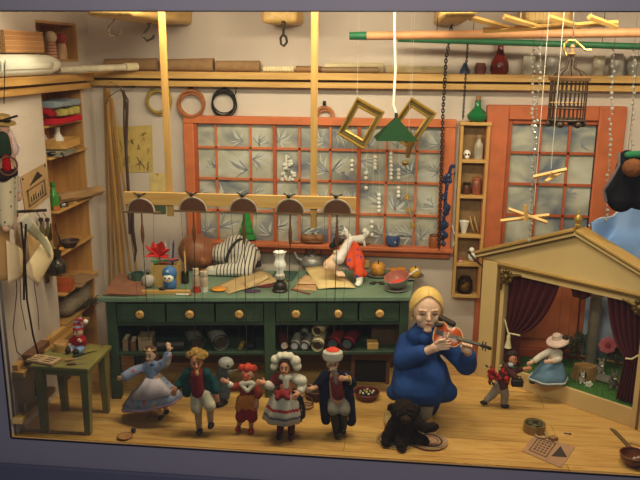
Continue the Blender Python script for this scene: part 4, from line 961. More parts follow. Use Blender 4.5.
simple('water_glass', 'short clear bottle with white paint beside the glue bottle', 'bottle', 204.5, 291.5, [('paint', M().lathe([(0,0),(.032,0),(.034,.05)], (0,0,0), 18), mat('#cfc8bb', .3)), ('clear_top', M().lathe([(.034,.05),(.035,.13),(.026,.14)], (0,0,0), 18), mat('#b09c84', .25)), ('cap', M().lathe([(.03,.14),(.034,.145),(.032,.185)], (0,0,0), 16), mat('#c7b9a5', .4))])
simple('brush_rest', 'thin white brush with pink bristles at the bench edge', 'brush', 183, 295.5, [('handle', M().cyl((-.06,0,.008),(.05,.01,.008),.007), WHITE), ('bristles', M().cyl((.05,.01,.008),(.085,.012,.008),.008,.003), mat('#b5553f'))])
simple('paint_dish', 'flat dish of orange yellow paint at the front of the workbench', 'dish', 219, 290, [('dish', M().lathe([(0,0),(.06,0),(.075,.012),(.07,.012),(0,.006)], (0,0,0), 24), mat('#8a6a2c', .5)), ('paint', M().lathe([(.0,.0065),(.066,.0122),(.064,.014),(0,.016)], (0,0,0), 24), mat('#d9902c', .35))])
# brown paper sheets and palette shapes
def sheet(name, label, cat, cs, mt, z=0, lift=(0,0,0,0), bulge=(0,0,0), group=None, th=.004):
    w = [bt(x, y, z+l) for (x, y), l in zip(cs, lift)]; b = w[0]
    return S(name, label, cat, M().grid(patch(*[p-b for p in w], bulge), 8, 6), mt, b, group=group, solid=th)
sheet('kraft_sheet', 'big crumpled brown pattern paper spread before the sleeping man', 'paper sheet', ((228,294),(283,281),(262,270),(216,286)), mat('#b59a6c', .85, 0, .12, 6), .004, (.0,.0,.0,.0), (0,0,.012))
sheet('kraft_sheet', 'cream pattern paper strip crossing the brown paper', 'paper sheet', ((249,288),(270,277),(267,274.5),(243,284)), mat('#c7ad7e', .85), .022, (.0,.006,.006,.0))
def pal(label, x, y, rx, ry, mt, z): 
    S('leather_shape', label, 'leather shape', M().lathe([(0,0),(1,0),(1.0,.5),(0,.6)], (0,0,0), 22, sc=(rx,ry,.014)), mt, bt(x, y, z), R(20), 'cut leather shapes on the workbench')
pal('wine red oval leather shape beside the small lamp', 265, 286, .085, .055, mat('#6a2a26', .6), .0)
pal('purple oval leather shape at the bench edge', 252.5, 291.5, .075, .045, mat('#4a3350', .6), .0)
b = bt(271, 283, .012); S('chalk_stick', 'pink chalk stick lying on the red leather shape', 'chalk', M().cyl((-.06,-.015,.008),(.06,.02,.008),.008), mat('#cf9f86', .8), bt(265,285,.0085+.001), R(25))
# small oil lamp with white shade
b = bt(280, 291); t = T('table_lamp', 'small table oil lamp with frilled white glass shade', 'lamp', b)
O('base', M().lathe([(0,0),(.068,0),(.072,.012),(.06,.025),(.064,.05),(.05,.075),(.03,.09),(.034,.11)], (0,0,0), 26), mat('#2d2620', .4, .3), t)
O('gallery', M().lathe([(.034,.11),(.044,.12),(.044,.15),(.036,.155)], (0,0,0), 24), mat('#b9b0a2', .3), t)
rings = [elring((0,0,z), r, r, 24, w, 6) for z, r, w in ((.155,.036,0),(.18,.03,0),(.22,.052,0),(.25,.056,0),(.28,.043,0),(.31,.036,.02),(.345,.048,.08),(.36,.056,.12),(.345,.044,.08),(.31,.032,0))]
O('glass_shade', M().loft(rings, cap=False), mat('#f2eee6', .25, 0, .03), t)
O('wick_knob', M().cyl((.03,0,.1),(.065,0,.1),.006).ball((.07,0,.1),.012), metal('#7a6038'), t)
# tin tray behind the lamp
sheet('green_folder', 'dark green folder lying behind the small lamp', 'folder', ((270,279),(292,281),(298,272),(276,271)), mat('#35524a', .7), .004, th=.007)
# envelopes and cream sheet
for k, (cs, col, lab) in enumerate(((((293,289),(316,291),(318,280),(300,278)), '#b58e62', 'lower brown envelope beside the small lamp'), (((297,284),(319,284),(319,277),(305,275)), '#c9a478', 'upper tan envelope with the sharp flap beside the lamp'))):
    sheet('envelope', lab, 'envelope', cs, mat(col, .8), .004+.014*k, th=.008, group='envelopes on the workbench')
S('red_pencil', 'reddish pencil lying in front of the envelopes', 'pencil', M().tube([V((0,0,.007)), bt(312,292.5)-bt(293,288)+V((0,0,.007))], .006, 6), mat('#8a3a2c', .5), bt(291,290))
sheet('cream_sheet', 'large cream ruled paper sheet tilted up in front of the clown puppet', 'paper sheet', ((318.5,289),(356,288),(336,266.5),(305,268)), mat('#d9bf86', .8, 0, .05), .008, (.0,.0,.05,.035), (0,0,.01))
# kettle
b = bt(312, 267); t = T('kettle', 'grey metal kettle with low dome lid behind the cream paper', 'kettle', b)
KM = mat('#8d8a84', .35, .4)
O('body', M().lathe([(0,0),(.1,0),(.115,.03),(.11,.07),(.08,.11),(.055,.12)], (0,0,0), 26), KM, t); O('lid', M().lathe([(.058,.12),(.05,.135),(.02,.148),(0,.15)], (0,0,0), 22), mat('#4a4844', .3, .5), t); O('knob', M().ball((0,0,.16), .016), DARKB, t)
O('spout', M().tube([(-.1,0,.06),(-.15,-.01,.09),(-.175,-.01,.15)], [.026,.018,.013], 10), KM, t); O('handle', M().tube([(.07,0,.11),(.1,0,.18),(.0,0,.215),(-.06,0,.18),(-.07,0,.11)], .008, 8), DARKB, t)
# clown puppet slumped over the bench
b = bt(352, 286); t = T('clown_marionette', 'clown puppet in orange suit with blue dots slumped on the workbench', 'marionette', b)
CY = b.y+.16
def w_(x, y, d=0): return P(x, y, y=CY+d)-b
OR = dots('#da4a1c', ['#23408f', '#2a4aa0', '#d2431d'], 13, .26)
bd = M(); bd.ball(w_(331,265,-.1), (.075,.07,.065)); bd.caps(w_(338,254,-.02), w_(330,264,-.08), .04, .05); bd.caps(w_(342,248), w_(352,256), .06, .06); bd.caps(w_(355,260,-.02), w_(359,276,-.1), .04, .03)
bd.ball(w_(326,268,-.15), .02); 
for k in range(4): bd.caps(w_(336+2*k,272,-.12), w_(338+2.4*k,276,-.15), .012, .01)
O('body', bd, mat('#d9b79a', .6), t, remesh=.008)
O('suit', M().caps(w_(340,246), w_(352,250), .07, .085).caps(w_(352,250), w_(358,262,-.03), .085, .07).caps(w_(357,262,-.05), w_(359,274,-.1), .058, .05).caps(w_(348,248,-.05), w_(351,266,-.12), .05, .04).caps(w_(356,264), w_(364,274,-.03), .05, .035), OR, t, remesh=.009)
O('boot', M().caps(w_(359.5,277,-.11), w_(359.5,283,-.12), .035, .03).ball(w_(358,284,-.15), (.03,.05,.022)), WHITE, t, remesh=.007)
O('sleeve', M().caps(w_(350,240,-.08), w_(339,259,-.12), .032, .052), mat('#e6d9d4', .9), t, remesh=.008)
O('hat', M().caps(w_(339,241,-.06), w_(332,246,-.06), .035, .03).caps(w_(334,240,-.06), w_(337,236,-.06), .012, .01).caps(w_(341,243,-.06), w_(344,239,-.06), .014,.01), BLACK, t, remesh=.006)
O('hair', M().caps(w_(345,243,-.03), w_(341,247,-.05), .028), mat('#c9a03a', .8), t, remesh=.007)
O('collar', M().ball(w_(338,252,-.04), (.05,.05,.03)), mat('#c9b78f', .9), t)
S('wood_block', 'small wooden block standing behind the clown puppet', 'block', M().bx((-.03,-.03,0),(.03,.03,.08)), PINE, bt(366, 267), R(10), bev=.003)
# fruit and dishes
PLT = mat('#6f6a62', .4)
def plate(label, px, py, r): return simple('plate', label, 'plate', px, py, [('dish', M().lathe([(0,0),(r*.6,0),(r,.018),(r*.97,.022),(r*.6,.007),(0,.007)], (0,0,0), 30), PLT), ('rim', M().ring((0,0,.02), r*.985, .004, None, 36), mat('#8a847a', .4))], group='grey plates on the workbench')
p1 = plate('grey plate carrying the single golden apple', 378, 276, .105)
p2 = plate('grey plate behind the bowl with yellow apple and cut fruit', 408, 277, .15)
def fruit(label, pos, r, mt, parts=True):
    t = T('apple', label, 'apple', pos); O('flesh', M().lathe([(.005,.12*r),(.35*r,.0),(.8*r,.35*r),(r,.95*r),(.88*r,1.5*r),(.5*r,1.82*r),(.12*r,1.72*r),(0,1.66*r)], (0,0,0), 22), mt, t)
    O('stem', M().tube([(0,0,1.66*r),(.05*r,0,2.1*r)], .006, 6), DARKB, t)
AP = mat('#c88a2c', .35, 0, .3, 18); 
fruit('golden apple with dark stem on the grey plate', bt(378,276,.0075)+V((0,.0,0)), .072, AP)
fruit('small yellow apple beside the bowl handle', bt(418,277,.0075)+V((-.03,-.02,0)), .055, mat('#d9a63a', .35, 0, .15, 18))
for k, (x, y, lab) in enumerate(((394,270.5,'orange slice nearer the golden apple'), (401,269.5,'second orange slice beside the bowl'))):
    S('orange_slice', lab, 'fruit slice', M().lathe([(0,0),(.05,0),(.052,.012),(.0,.03)], (0,0,0), 20), mat('#d98a2c', .4, 0, .15, 30), bt(x, y, .0075 if k else .001)+(V((0,0,0))), group='orange slices by the bowl')
p3 = simple('saucer', 'grey saucer under the tilted red lined bowl', 'saucer', 396, 290, [('dish', M().lathe([(0,0),(.07,0),(.105,.014),(.1,.018),(.06,.006),(0,.006)], (0,0,0), 30), PLT)])
b = bt(399, 287.5, .012); t = T('bowl', 'grey bowl with red glazed inside tilted on the saucer', 'bowl', b)
rot = (R(14), R(-14), 0)
X = MX.Translation((0,.0,.012)) @ Euler(rot).to_matrix().to_4x4()
m = M(); m.X = X; m.lathe([(0,0),(.05,0),(.085,.03),(.108,.08),(.115,.105)], (0,0,0), 30, cap=False); O('outer_shell', m, mat('#8b8781', .3), t)
m = M(); m.X = X; m.lathe([(.115,.105),(.108,.106),(.1,.08),(.078,.035),(.045,.012),(0,.011)], (0,0,0), 30, cap=False); O('inner_glaze', m, mat('#a8685a', .3), t)
m = M(); m.X = X; m.lathe([(0,.03),(.05,.03),(.07,.033),(.0,.034)], (0,0,0), 24); O('red_paint', m, mat('#cf4030', .25), t)
m = M(); m.X = X; m.tube([(.112,.0,.095),(.16,.01,.11),(.2,.02,.118)], [.01,.009,.012], 8); O('handle', m, mat('#c9c2b5', .4), t)
b = bt(377, 283); t = T('scissors', 'dark iron scissors lying open on the workbench', 'scissors', b, R(10))
O('ring_handle', M().ring((-.045,-.03,.006), .022, .005, None, 18), DARKB, t); O('ring_handle', M().ring((.04,-.035,.006), .022, .005, None, 18), DARKB, t)
O('blade', M().tube([(-.03,-.018,.006),(.02,.012,.006),(.075,.03,.006)], [.006,.008,.002], 6, flat=.5), DARKB, t); O('blade', M().tube([(.025,-.022,.009),(-.02,.012,.009),(-.05,.045,.009)], [.006,.008,.002], 6, flat=.5), DARKB, t)

def clampz(m, z=.006):
    for v in m.v: v.z = max(v.z, z)
# ---- sleeping man: bald head laid on the bench
hc = P(197, 251, z=BZ+.168); b = V((hc.x, hc.y, BZ+.0015)); t = T('person', 'bald man in striped shirt asleep with his head on the workbench', 'person', b)
def w_(x, y, d): return P(x, y, y=hc.y+d)-b
SK = mat('#8d5636', .42, 0, .12, 5)
m = M(); hl = hc-b
m.ball(hl+V((.0,.0,0)), (.185,.175,.166), (0, R(18), 0), n=24)
m.ball(hl+V((.06,-.02,-.06)), (.12,.13,.1), n=16)
ear = w_(203.5,262,-.15); m.ball(ear, (.03,.022,.034), n=12); m.ring(ear+V((0,-.012,.0)), .024, .008, (pi/2,0,0), 16, 6)
sh = w_(240,253,.08); m.caps(hl+V((.14,.05,-.02)), sh, .085, .11)
el = w_(244,271,-.2); sho = w_(249,255,-.02)
m.caps(sh, w_(249,254,.12), .13, .11); m.caps(sho, el, .065, .055); m.caps(el, w_(213,273,-.22), .05, .042)
hd = w_(205,274,-.21); hd.z = max(hd.z, .03); m.ball(hd, (.05,.04,.025)); 
for k in range(4): m.caps(hd+V((-.03,-.03+.018*k,0)), hd+V((-.075+.005*k,-.035+.02*k,-.008)), .011, .009)
m.caps(hd+V((0,-.03,.01)), hd+V((-.04,-.055,.0)), .012, .01)
clampz(m); O('body', m, SK, t, remesh=.009, smo=6)
SHIRT = bands('#3b3532', '#c9c3b5', 0, 9.5, .22, distort=1.2)
m = M(); m.caps(w_(221,254,-.02), w_(236,250,.04), .1, .15); m.caps(w_(236,250,.04), w_(248,256,.07), .155, .13); m.caps(sho, el, .1, .095); m.caps(el, w_(219,272,-.22), .092, .075); m.caps(w_(232,262,-.02), sho, .09, .1)
clampz(m); O('shirt', m, SHIRT, t, remesh=.01)
m = M(); m.caps(w_(217,273,-.22), w_(211.5,272.5,-.22), .072, .068); clampz(m); O('cuff', m, mat('#c5bfb0', .9), t, remesh=.009)
m = M(); m.tube([w_(226,262,-.12), w_(228,254,-.115), w_(232,246,-.1), w_(238,240,-.05), w_(244,239,.02)], .014, 6, flat=.6); O('suspender', m, mat('#2c2624', .8), t)
m = M(); m.caps(w_(253,262,.06), w_(256,265,.09), .07, .06); clampz(m); O('trousers', m, mat('#3a332f', .9), t, remesh=.01)

# ================================================================== under the workbench
def us(px, py, off=.12, h=0):          # point on the lower shelf
    return P(px, py, z=SHZ+.0015+h)
def bw(x, y, z): return BO+BU*x+BN*y+V((0,0,z))
def under(name, label, cat, px, m, mt, y=.12, rz=BA, z=SHZ+.0015, group=None, bev=0):
    return S(name, label, cat, m, mt, bw(bfx(px, 340, y), y, z), rz, group=group, bev=bev)
for k, (px, h, lab) in enumerate(((125,.11,'pale book leaning at the end of the lower bench shelf'), (133,.09,'thin brown book beside the leaning pale book'))):
    t = T('old_book', lab, 'book', bw(bfx(px,340,.1), .1, SHZ+.0015), BA+R(6*k), 'books on the lower bench shelf')
    O('cover', M().bx((-.022,0,0),(-.018,.14,h)).bx((.018,0,0),(.022,.14,h)).bx((-.022,-.003,0),(.022,0,h)), mat('#8d7352' if k == 0 else '#6a4a30', .7), t); O('page_block', M().bx((-.018,.0,.003),(.018,.135,h-.004)), CREAM, t)
t = T('carton', 'small pale carton on the lower bench shelf', 'box', bw(bfx(145,340,.1), .1, SHZ+.0015), BA); O('body', M().bx((-.062,0,0),(.062,.15,.12)), mat('#9c8668', .8), t, bev=.003); O('lid', M().bx((-.065,-.003,.1),(.065,.153,.128)), mat('#8a7458', .8), t, bev=.003)
def uroll(label, pxa, pxb, ya, yb_, r, mt, end=None, z=0, name='fabric_roll', group='rolls under the workbench'):
    a = bw(bfx(pxa, 342, ya), ya, SHZ+r+.002+z); b_ = bw(bfx(pxb, 342, yb_), yb_, SHZ+r+.002+z); d = b_-a; u = d.normalized(); t = T(name, label, 'roll', a, 0, group)
    O('sheet', M().tube([V((0,0,0)), d, d*.999, u*.001], [r, r, r*.7, r*.7], 18, cap=False), mt, t)
    O('core', M().tube([u*.004, d-u*.004], [r*.69, r*.69], 14), end or mt, t)
G1 = cloth('#6a6862'); G2 = cloth('#83807a')
uroll('black cloth roll lying lengthwise on the lower bench shelf', 157, 184, .1, .12, .045, BLACK)
uroll('dark grey cloth roll with its end showing, nearer the black roll', 197, 190, .1, .5, .07, G1, DARKB)
uroll('lighter grey cloth roll beside the dark grey one', 221, 212, .1, .5, .075, G2, DARKB)
uroll('dull yellow cloth scrap rolled at the post end of the shelf', 240, 243, .1, .22, .022, mat('#8a7430', .9))
uroll('black cloth roll behind the yellow scrap', 251, 250, .1, .5, .04, BLACK)
STR = bands('#17161a', '#c9c2b4', 1, 7, .5, distort=0)
uroll('dark red roll with pale end on the bench shelf', 284.5, 281, .08, .45, .048, WINE, mat('#b9a9a0', .8))
uroll('black and white striped roll with round pale end', 294.5, 300, .08, .42, .045, STR, mat('#aeb0b8', .8))
uroll('second striped roll with round pale end, nearer the white tubes', 304.5, 312, .08, .42, .043, STR, mat('#aeb0b8', .8))
uroll('white cardboard tube lying on the shelf with open end', 317.5, 321, .06, .45, .056, CREAM, DARKB, name='paper_tube')
uroll('upper white cardboard tube stacked over the other tube', 317, 331, .1, .5, .05, CREAM, DARKB, z=.13, name='paper_tube')
uroll('long black striped roll stacked behind the upper tube', 304, 307, .12, .46, .033, STR, BLACK, z=.102)
uroll('red shoe shaped cloth roll beside the white tube', 332.5, 341, .08, .42, .06, cloth('#7a1f26'), mat('#34454c', .8))
uroll('second dark red cloth roll at the end of the row', 347, 356, .08, .42, .06, cloth('#6a1a22'), mat('#3a4a50', .8))
b = bw(bfx(279,330,.16), .18, SHZ+.0015); t = T('blue_flask', 'blue grey bag slumped behind the dark red roll', 'bag', bw(bfx(277.5,330,.3), .52, SHZ+.0015)); O('body', M().ball((0,0,.11),(.06,.07,.11)).ball((.0,0,.2),(.03,.03,.05)), mat('#31465a', .6), t, remesh=.01); O('tie', M().ring((0,0,.185), .03, .007), DARKB, t)
under('wood_offcut', 'small pale wood offcut on the bench shelf near the violinist', 'offcut', 373, M().bx((-.05,0,0),(.05,.1,.06)), PINE, y=.1, bev=.003)
t = T('flat_box', 'white topped flat box stored at the violinist end of the shelf', 'box', bw(bfx(384,330,.2), .22, SHZ+.0015), BA); O('body', M().bx((-.11,0,0),(.11,.3,.2)), mat('#4a3626', .8), t); O('lid', M().bx((-.115,-.005,.2),(.115,.305,.235)), mat('#a3988a', .7), t)
b = P(370, 384, z=.001); t = T('low_chest', 'low brown wooden chest with black opening under the workbench', 'chest', V((b.x, b.y, .001)), R(3))
W_ = .18; O('side', M().bx((-W_,0,0),(-W_+.035,.28,.3)), BROWN, t, bev=.003); O('side', M().bx((W_-.035,0,0),(W_,.28,.3)), BROWN, t, bev=.003); O('top', M().bx((-W_-.01,-.01,.3),(W_+.01,.29,.335)), wood('#5d3d20', '#83592f', 0), t, bev=.004)
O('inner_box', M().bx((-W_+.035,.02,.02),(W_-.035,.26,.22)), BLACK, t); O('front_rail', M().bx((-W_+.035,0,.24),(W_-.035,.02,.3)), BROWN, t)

# ================================================================== puppet rack
RY = 5.6
b = P(124, 198, y=RY); e = P(356, 204, y=RY); t = T('hanging_puppet_rack', 'long pale wooden rail hung from two strips with five puppet controllers', 'rack', V((b.x, RY, b.z)), 0)
d = e-b; sl = d.z/d.x
O('rail', M().slab([(0,0,-.05),(d.x,0,d.z-.05),(d.x,0,d.z+.05),(0,0,.05)], (0,.03,0)), PINE, t, bev=.003)
for px, pxb, pyb in ((163.5,168.5,216),(314.5,314,228)):
    x0 = P(px,12,y=RY+.045).x-b.x; x1 = P(pxb,pyb,y=RY+.045).x-b.x; zb_ = P(pxb,pyb,y=RY+.045).z-b.z
    xm = x0*.6+x1*.4
    O('hanging_strip', M().bx((xm-.026,.031,zb_),(xm+.026,.052,CZ-b.z-.001)), PINEV, t, bev=.002)
CB = mat('#6b4027', .5, 0, .2, 12)
for k, (cx, cy, lab) in enumerate(((141,213,'lady in blue'),(193,212,'curly haired man'),(243.5,213,'red imp'),(290,214,'white bonnet lady'),(337,214.5,'navy coat man'))):
    p = P(cx, cy-1.5, y=RY-.035); c = T('puppet_controller', 'dark brown half round controller above the '+lab, 'puppet controller', p, 0, 'puppet controllers on the rail')
    R_ = .115
    arc = [V((R_*cos(pi*q/14), 0, R_*.95*sin(pi*q/14))) for q in range(15)]
    O('plate', M().slab(arc, (0,.02,0)), CB, c, bev=.003)
    O('rim', M().tube([a*.96+V((0,-.004,0)) for a in arc], .008, 6), mat('#a08c78', .5), c)
    O('foot_bar', M().bx((-.155,-.005,-.014),(.155,.02,-.0005)), mat('#7a5a3c', .6), c)
    O('wing_nut', M().ball((-.01,0,R_*.95+.018), .016).tube([(-.05,0,R_+.035),(-.01,0,R_+.01),(.04,.01,R_+.03)], .006, 6), BLACK, c)
    O('spindle', M().lathe([(.004,-.27),(.012,-.24),(.016,-.17),(.01,-.12),(.007,-.1),(.006,-.015)], (.0,.01,0), 10), CB, c)
    tgt = [(149,341),(195,337),(247,360),(287,346),(333.5,342)][k]
    for j, dx in enumerate((-.1,.0,.1)):
        q = P(tgt[0]+dx*50, tgt[1]+abs(dx)*250, y=RY-.09)-p
        O('cord', M().tube([V((dx,.01,-.01 if j != 1 else -.25)), q], .0032 if j == 1 else .0012, 4), DSTRING, c)
    if k == 0:
        O('strap', M().tube([(-.07,0,-.01),(-.08,0,-.15),(-.06,0,-.32),(-.075,0,-.42)], [.012,.018,.012,.005], 6, flat=.4), mat('#3d2a22', .7), c)
# ================================================================== marionettes on the floor
def hand(m, c, d, s=1.0, side=None, curl=.35):
    """palm, four bent fingers and a thumb reaching along d"""
    c = V3(c); d = V3(d).normalized(); up = V((0,-1,.25)).normalized(); sd = d.cross(up)
    if sd.length < .1: sd = V((1,0,0))
    sd.normalize(); up = sd.cross(d).normalized()
    m.caps(c, c+d*.022*s, .017*s, .019*s, 8)
    for k, (l, o) in enumerate(((.030,-1.5),(.037,-.5),(.034,.5),(.026,1.5))):
        a = c+d*.03*s+sd*o*.0098*s; b = a+d*l*.55*s+sd*o*.002*s; e = b+(d*(1-curl)-up*curl).normalized()*l*.5*s
        m.caps(a, b, .0062*s, .0058*s, 7); m.caps(b, e, .0058*s, .0045*s, 7)
    th = sd*(side or 1); a = c+th*.014*s; b = a+(d*.6+th).normalized()*.02*s; m.caps(a, b, .0068*s, .006*s, 7); m.caps(b, b+(d+th*.3).normalized()*.014*s, .006*s, .005*s, 7)

class Fig:
    def __init__(s, label, base, name='marionette', cat='marionette', group=None, z=0):
        b = base if isinstance(base, V) else P(*base, z=z)
        s.b = b; s.t = T(name, label, cat, b, 0, group)
    def w(s, x, y, d=0): return P(x, y, y=s.b.y+d)-s.b
    def head(s, x, y, rx, rz, skin, d=0, turn=0, nose=1.0, mouth='#8a3028', tilt=0, eyes=True, ears=True):
        c = s.w(x, y, d); k = mpp(c+s.b); rx *= k; rz *= k*1.06; s.hc, s.hr, s.hz = c, rx, rz
        m = s.m; f = V((sin(turn), -cos(turn), -.1)); r = V((cos(turn), sin(turn), 0)); s.f, s.r = f, r
        m.ball(c+V((0,0,rz*.1)), (rx, rx*1.02, rz*.92), n=16); m.ball(c+f*rx*.25-V((0,0,rz*.45)), (rx*.68, rx*.7, rz*.52), n=14)
        m.caps(c+f*rx*.95+V((0,0,rz*.05)), c+f*(rx*(1.1+.12*nose))-V((0,0,rz*.18)), rx*.11, rx*.17*nose, 8)
        m.ball(c+f*rx*.88-V((0,0,rz*.72)), (rx*.26,rx*.22,rz*.16), n=8)
        for q in (-1, 1):
            if ears: m.ball(c+r*q*rx*.98-V((0,0,rz*.08)), (rx*.14, rx*.16, rz*.22), n=8)
            m.ball(c+r*q*rx*.5+f*rx*.72-V((0,0,rz*.25)), rx*.24, n=8)
        if eyes:
            for q in (-1, 1):
                p = c+r*q*rx*.38+f*rx*.93+V((0,0,rz*.1)); e = O('eye', M().ball(p, (rx*.2, rx*.13, rz*.1), n=10), mat('#9a8878', .5), s.t); O('pupil', M().ball(p+f*rx*.08, (rx*.13, rx*.08, rz*.09), n=8), BLACK, e)
                O('eyebrow', M().tube([p+V((0,0,rz*.2))-r*rx*.2+f*rx*.05, p+V((0,0,rz*.27))+f*rx*.08, p+V((0,0,rz*.2))+r*rx*.2+f*rx*.05], rx*.09, 5), DARKB, s.t)
        if mouth: O('mouth', M().ball(c+f*rx*.99-V((0,0,rz*.42)), (rx*.3, rx*.1, rz*.07), n=10), mat(mouth, .5), s.t)
    def limb(s, pts, rs):
        for i in range(len(pts)-1): s.m.caps(pts[i], pts[i+1], rs[i], rs[i+1])
    def body(s, skin, vox=.006): O('body', s.m, skin, s.t, remesh=vox, smo=3)
    def cloth(s, name, segs, mt, vox=.008, extra=None):
        m = M()
        for a, b, r0, r1 in segs: m.caps(a, b, r0, r1)
        if extra: extra(m)
        return O(name, m, mt, s.t, remesh=vox, smo=5)
def skirt(t, name, rings, mt, solid=.006):
    return O(name, M().loft(rings, cap=False), mt, t, solid=solid)
GP = 'marionettes standing in a row on the floor'
# 1 ------------- lady in blue
F = Fig('marionette lady in pale blue flowered dress with one arm raised', (156,420), group=GP); w_ = F.w; F.m = M(); t = F.t
SKP = mat('#d9ad8e', .45, 0, .08)
F.head(150.5,355,5.2,8.2, SKP, 0, -.15)
F.limb([w_(151,362), w_(152,372), w_(158,384)], [.024,.055,.06])
F.limb([w_(144,368), w_(134,371,-.03), w_(125,377,-.05)], [.026,.022,.016]); hand(F.m, w_(124,377.5,-.05), V((-1,0,-.2)), 1.0)
F.limb([w_(158,367), w_(166,362,-.02), w_(168.5,352,-.03)], [.026,.022,.016]); hand(F.m, w_(169,350,-.03), V((-.1,0,1)), 1.0)
F.limb([w_(157,388), w_(158,404), w_(160,415)], [.035,.028,.02]); F.limb([w_(163,388), w_(164,400,.06), w_(166,410,.08)], [.035,.028,.02])
F.body(SKP)
BLD = dots('#8e9cbb', ['#b8606a', '#5a6aa0', '#c3a87a', '#a7b3cc'], 18, .3)
F.cloth('bodice', [(w_(151,365), w_(154.5,381), .055, .06), (w_(151,365), w_(144,368), .05, .04), (w_(151,365), w_(158,366), .05, .04)], mat('#7d8eb4', .9, 0, .12, 30))
F.cloth('sleeve', [(w_(144,368), w_(134,371,-.03), .042, .042), (w_(134,371,-.03), w_(126.5,376,-.05), .042, .045)], BLD)
F.cloth('sleeve', [(w_(158,366.5), w_(166,362,-.02), .042, .04), (w_(166,362,-.02), w_(168,355,-.03), .04, .036)], BLD)
r0 = [elring(w_(154.5,376), .062, .058, 28), elring(w_(155,384), .12, .085, 28, .04, 7), elring(w_(153,393), .2, .12, 28, .06, 7), elring(w_(151.5,402), .255, .15, 28, .07, 7, .3)]
for j, rg_ in enumerate(r0):
    for q in rg_: q.z += .075*j*(q.x-w_(153,402).x)
skirt(t, 'skirt', r0, BLD)
r1 = [[V((p.x, p.y*1.06-.012, p.z+.004)) for p in r[15:28]] for r in r0[:3]]
m = M(); nU = len(r1[0])-1; m.grid(lambda u, v: r1[int(round(v*2))][int(round(u*nU))], nU, 2); O('apron', m, mat('#b9aeb8', .9), t, solid=.005)
m = M(); m.tube(r0[3], .009, 6, True); O('hem_trim', m, mat('#8a6b86', .9), t)
F.cloth('hair', [(F.hc+V((-.022,.008,.042)), F.hc+V((.022,.008,.042)), .036, .036), (F.hc+V((-.038,.02,0)), F.hc+V((-.042,.02,-.05)), .02, .018), (F.hc+V((.038,.02,0)), F.hc+V((.042,.02,-.05)), .02, .018)], mat('#4f331f', .7), .006)
O('tiara', M().tube([F.hc+V((cos(a)*.046, -sin(a)*.042-.006, .056)) for a in [pi*q/8 for q in range(9)]], .006, 6), mat('#b59a62', .4, .5), t)
O('shoe', M().ball(w_(160.5,417.5,-.02), (.022,.042,.018)), BLACK, t); O('shoe', M().ball(w_(166.5,412,.06), (.022,.042,.018)), BLACK, t)
O('bow', M().ball(w_(152,364.5,-.055), (.022,.012,.012)), mat('#2c4a7a', .8), t)
# 2 ------------- curly man
F = Fig('marionette man with curly blond hair, teal coat and red vest', (200,434), group=GP); w_ = F.w; F.m = M(); t = F.t
SK2 = mat('#c98460', .45, 0, .1)
F.head(196.5,362,6,9, SK2, 0, .25, 1.3)
F.limb([w_(196,370), w_(197,380), w_(200,394)], [.024,.06,.06])
F.limb([w_(188,373), w_(181,382,.0), w_(177,387,-.04)], [.028,.024,.018]); hand(F.m, w_(176,387.5,-.05), V((-.4,-.4,-1)), 1.1)
F.limb([w_(206,373), w_(213,383,.02), w_(216,392,0)], [.028,.024,.018]); hand(F.m, w_(216.5,394,0), V((.1,-.2,-1)), 1.1)
F.limb([w_(196,396), w_(198,410,-.03), w_(199,428,.0)], [.04,.032,.018]); F.limb([w_(207,396), w_(210,408,-.04), w_(210.5,423,.02)], [.04,.032,.018])
F.body(SK2)
F.cloth('vest', [(w_(197,374,-.02), w_(198,391,-.02), .058, .06)], mat('#74161e', .9))
F.cloth('coat', [(w_(189,373,.01), w_(187,392,.02), .04, .045), (w_(206,373,.01), w_(209,392,.02), .04, .045), (w_(197,373,.035), w_(198,394,.05), .055, .06), (w_(188,373), w_(181,382), .042, .036), (w_(181,382), w_(178,385.5,-.03), .036, .034), (w_(206,373), w_(213,383,.02), .042, .036), (w_(213,383,.02), w_(216,390.5), .036, .033)], cloth('#1c4748'))
F.cloth('breeches', [(w_(197,395), w_(196.5,408,-.03), .055, .05), (w_(206,395), w_(210,406,-.04), .055, .05), (w_(197,394), w_(206,394), .055, .055)], mat('#c6bda6', .9))
F.cloth('stocking', [(w_(198,410,-.03), w_(199,428), .034, .024)], mat('#b9a583', .9), .006); F.cloth('stocking', [(w_(210,408,-.04), w_(210.5,422,.02), .034, .024)], mat('#b9a583', .9), .006)
O('shoe', M().ball(w_(199.5,431.5,-.03), (.026,.05,.022)), BLACK, t); O('shoe', M().ball(w_(211,425.5,-.01), (.026,.05,.022)), BLACK, t)
m = M(); rnd = random.Random(4)
for k in range(30):
    a = rnd.uniform(0, 2*pi); e = rnd.uniform(.05, 1.2); p = F.hc+V((cos(a)*cos(e)*.075, sin(a)*cos(e)*.055+.02, sin(e)*.055+.035)); m.ball(p, rnd.uniform(.018,.028), n=8)
O('hair', m, mat('#9a7636', .85, 0, .3, 40, .4), t, remesh=.007, smo=1)
F.cloth('beard', [(F.hc+F.f*.036-V((0,0,.05)), F.hc+F.f*.046-V((0,0,.1)), .022, .007)], mat('#b08a4a', .8), .005)
O('jabot', M().ball(w_(197,374,-.06), (.016,.012,.03)), mat('#c9a86a', .9), t)
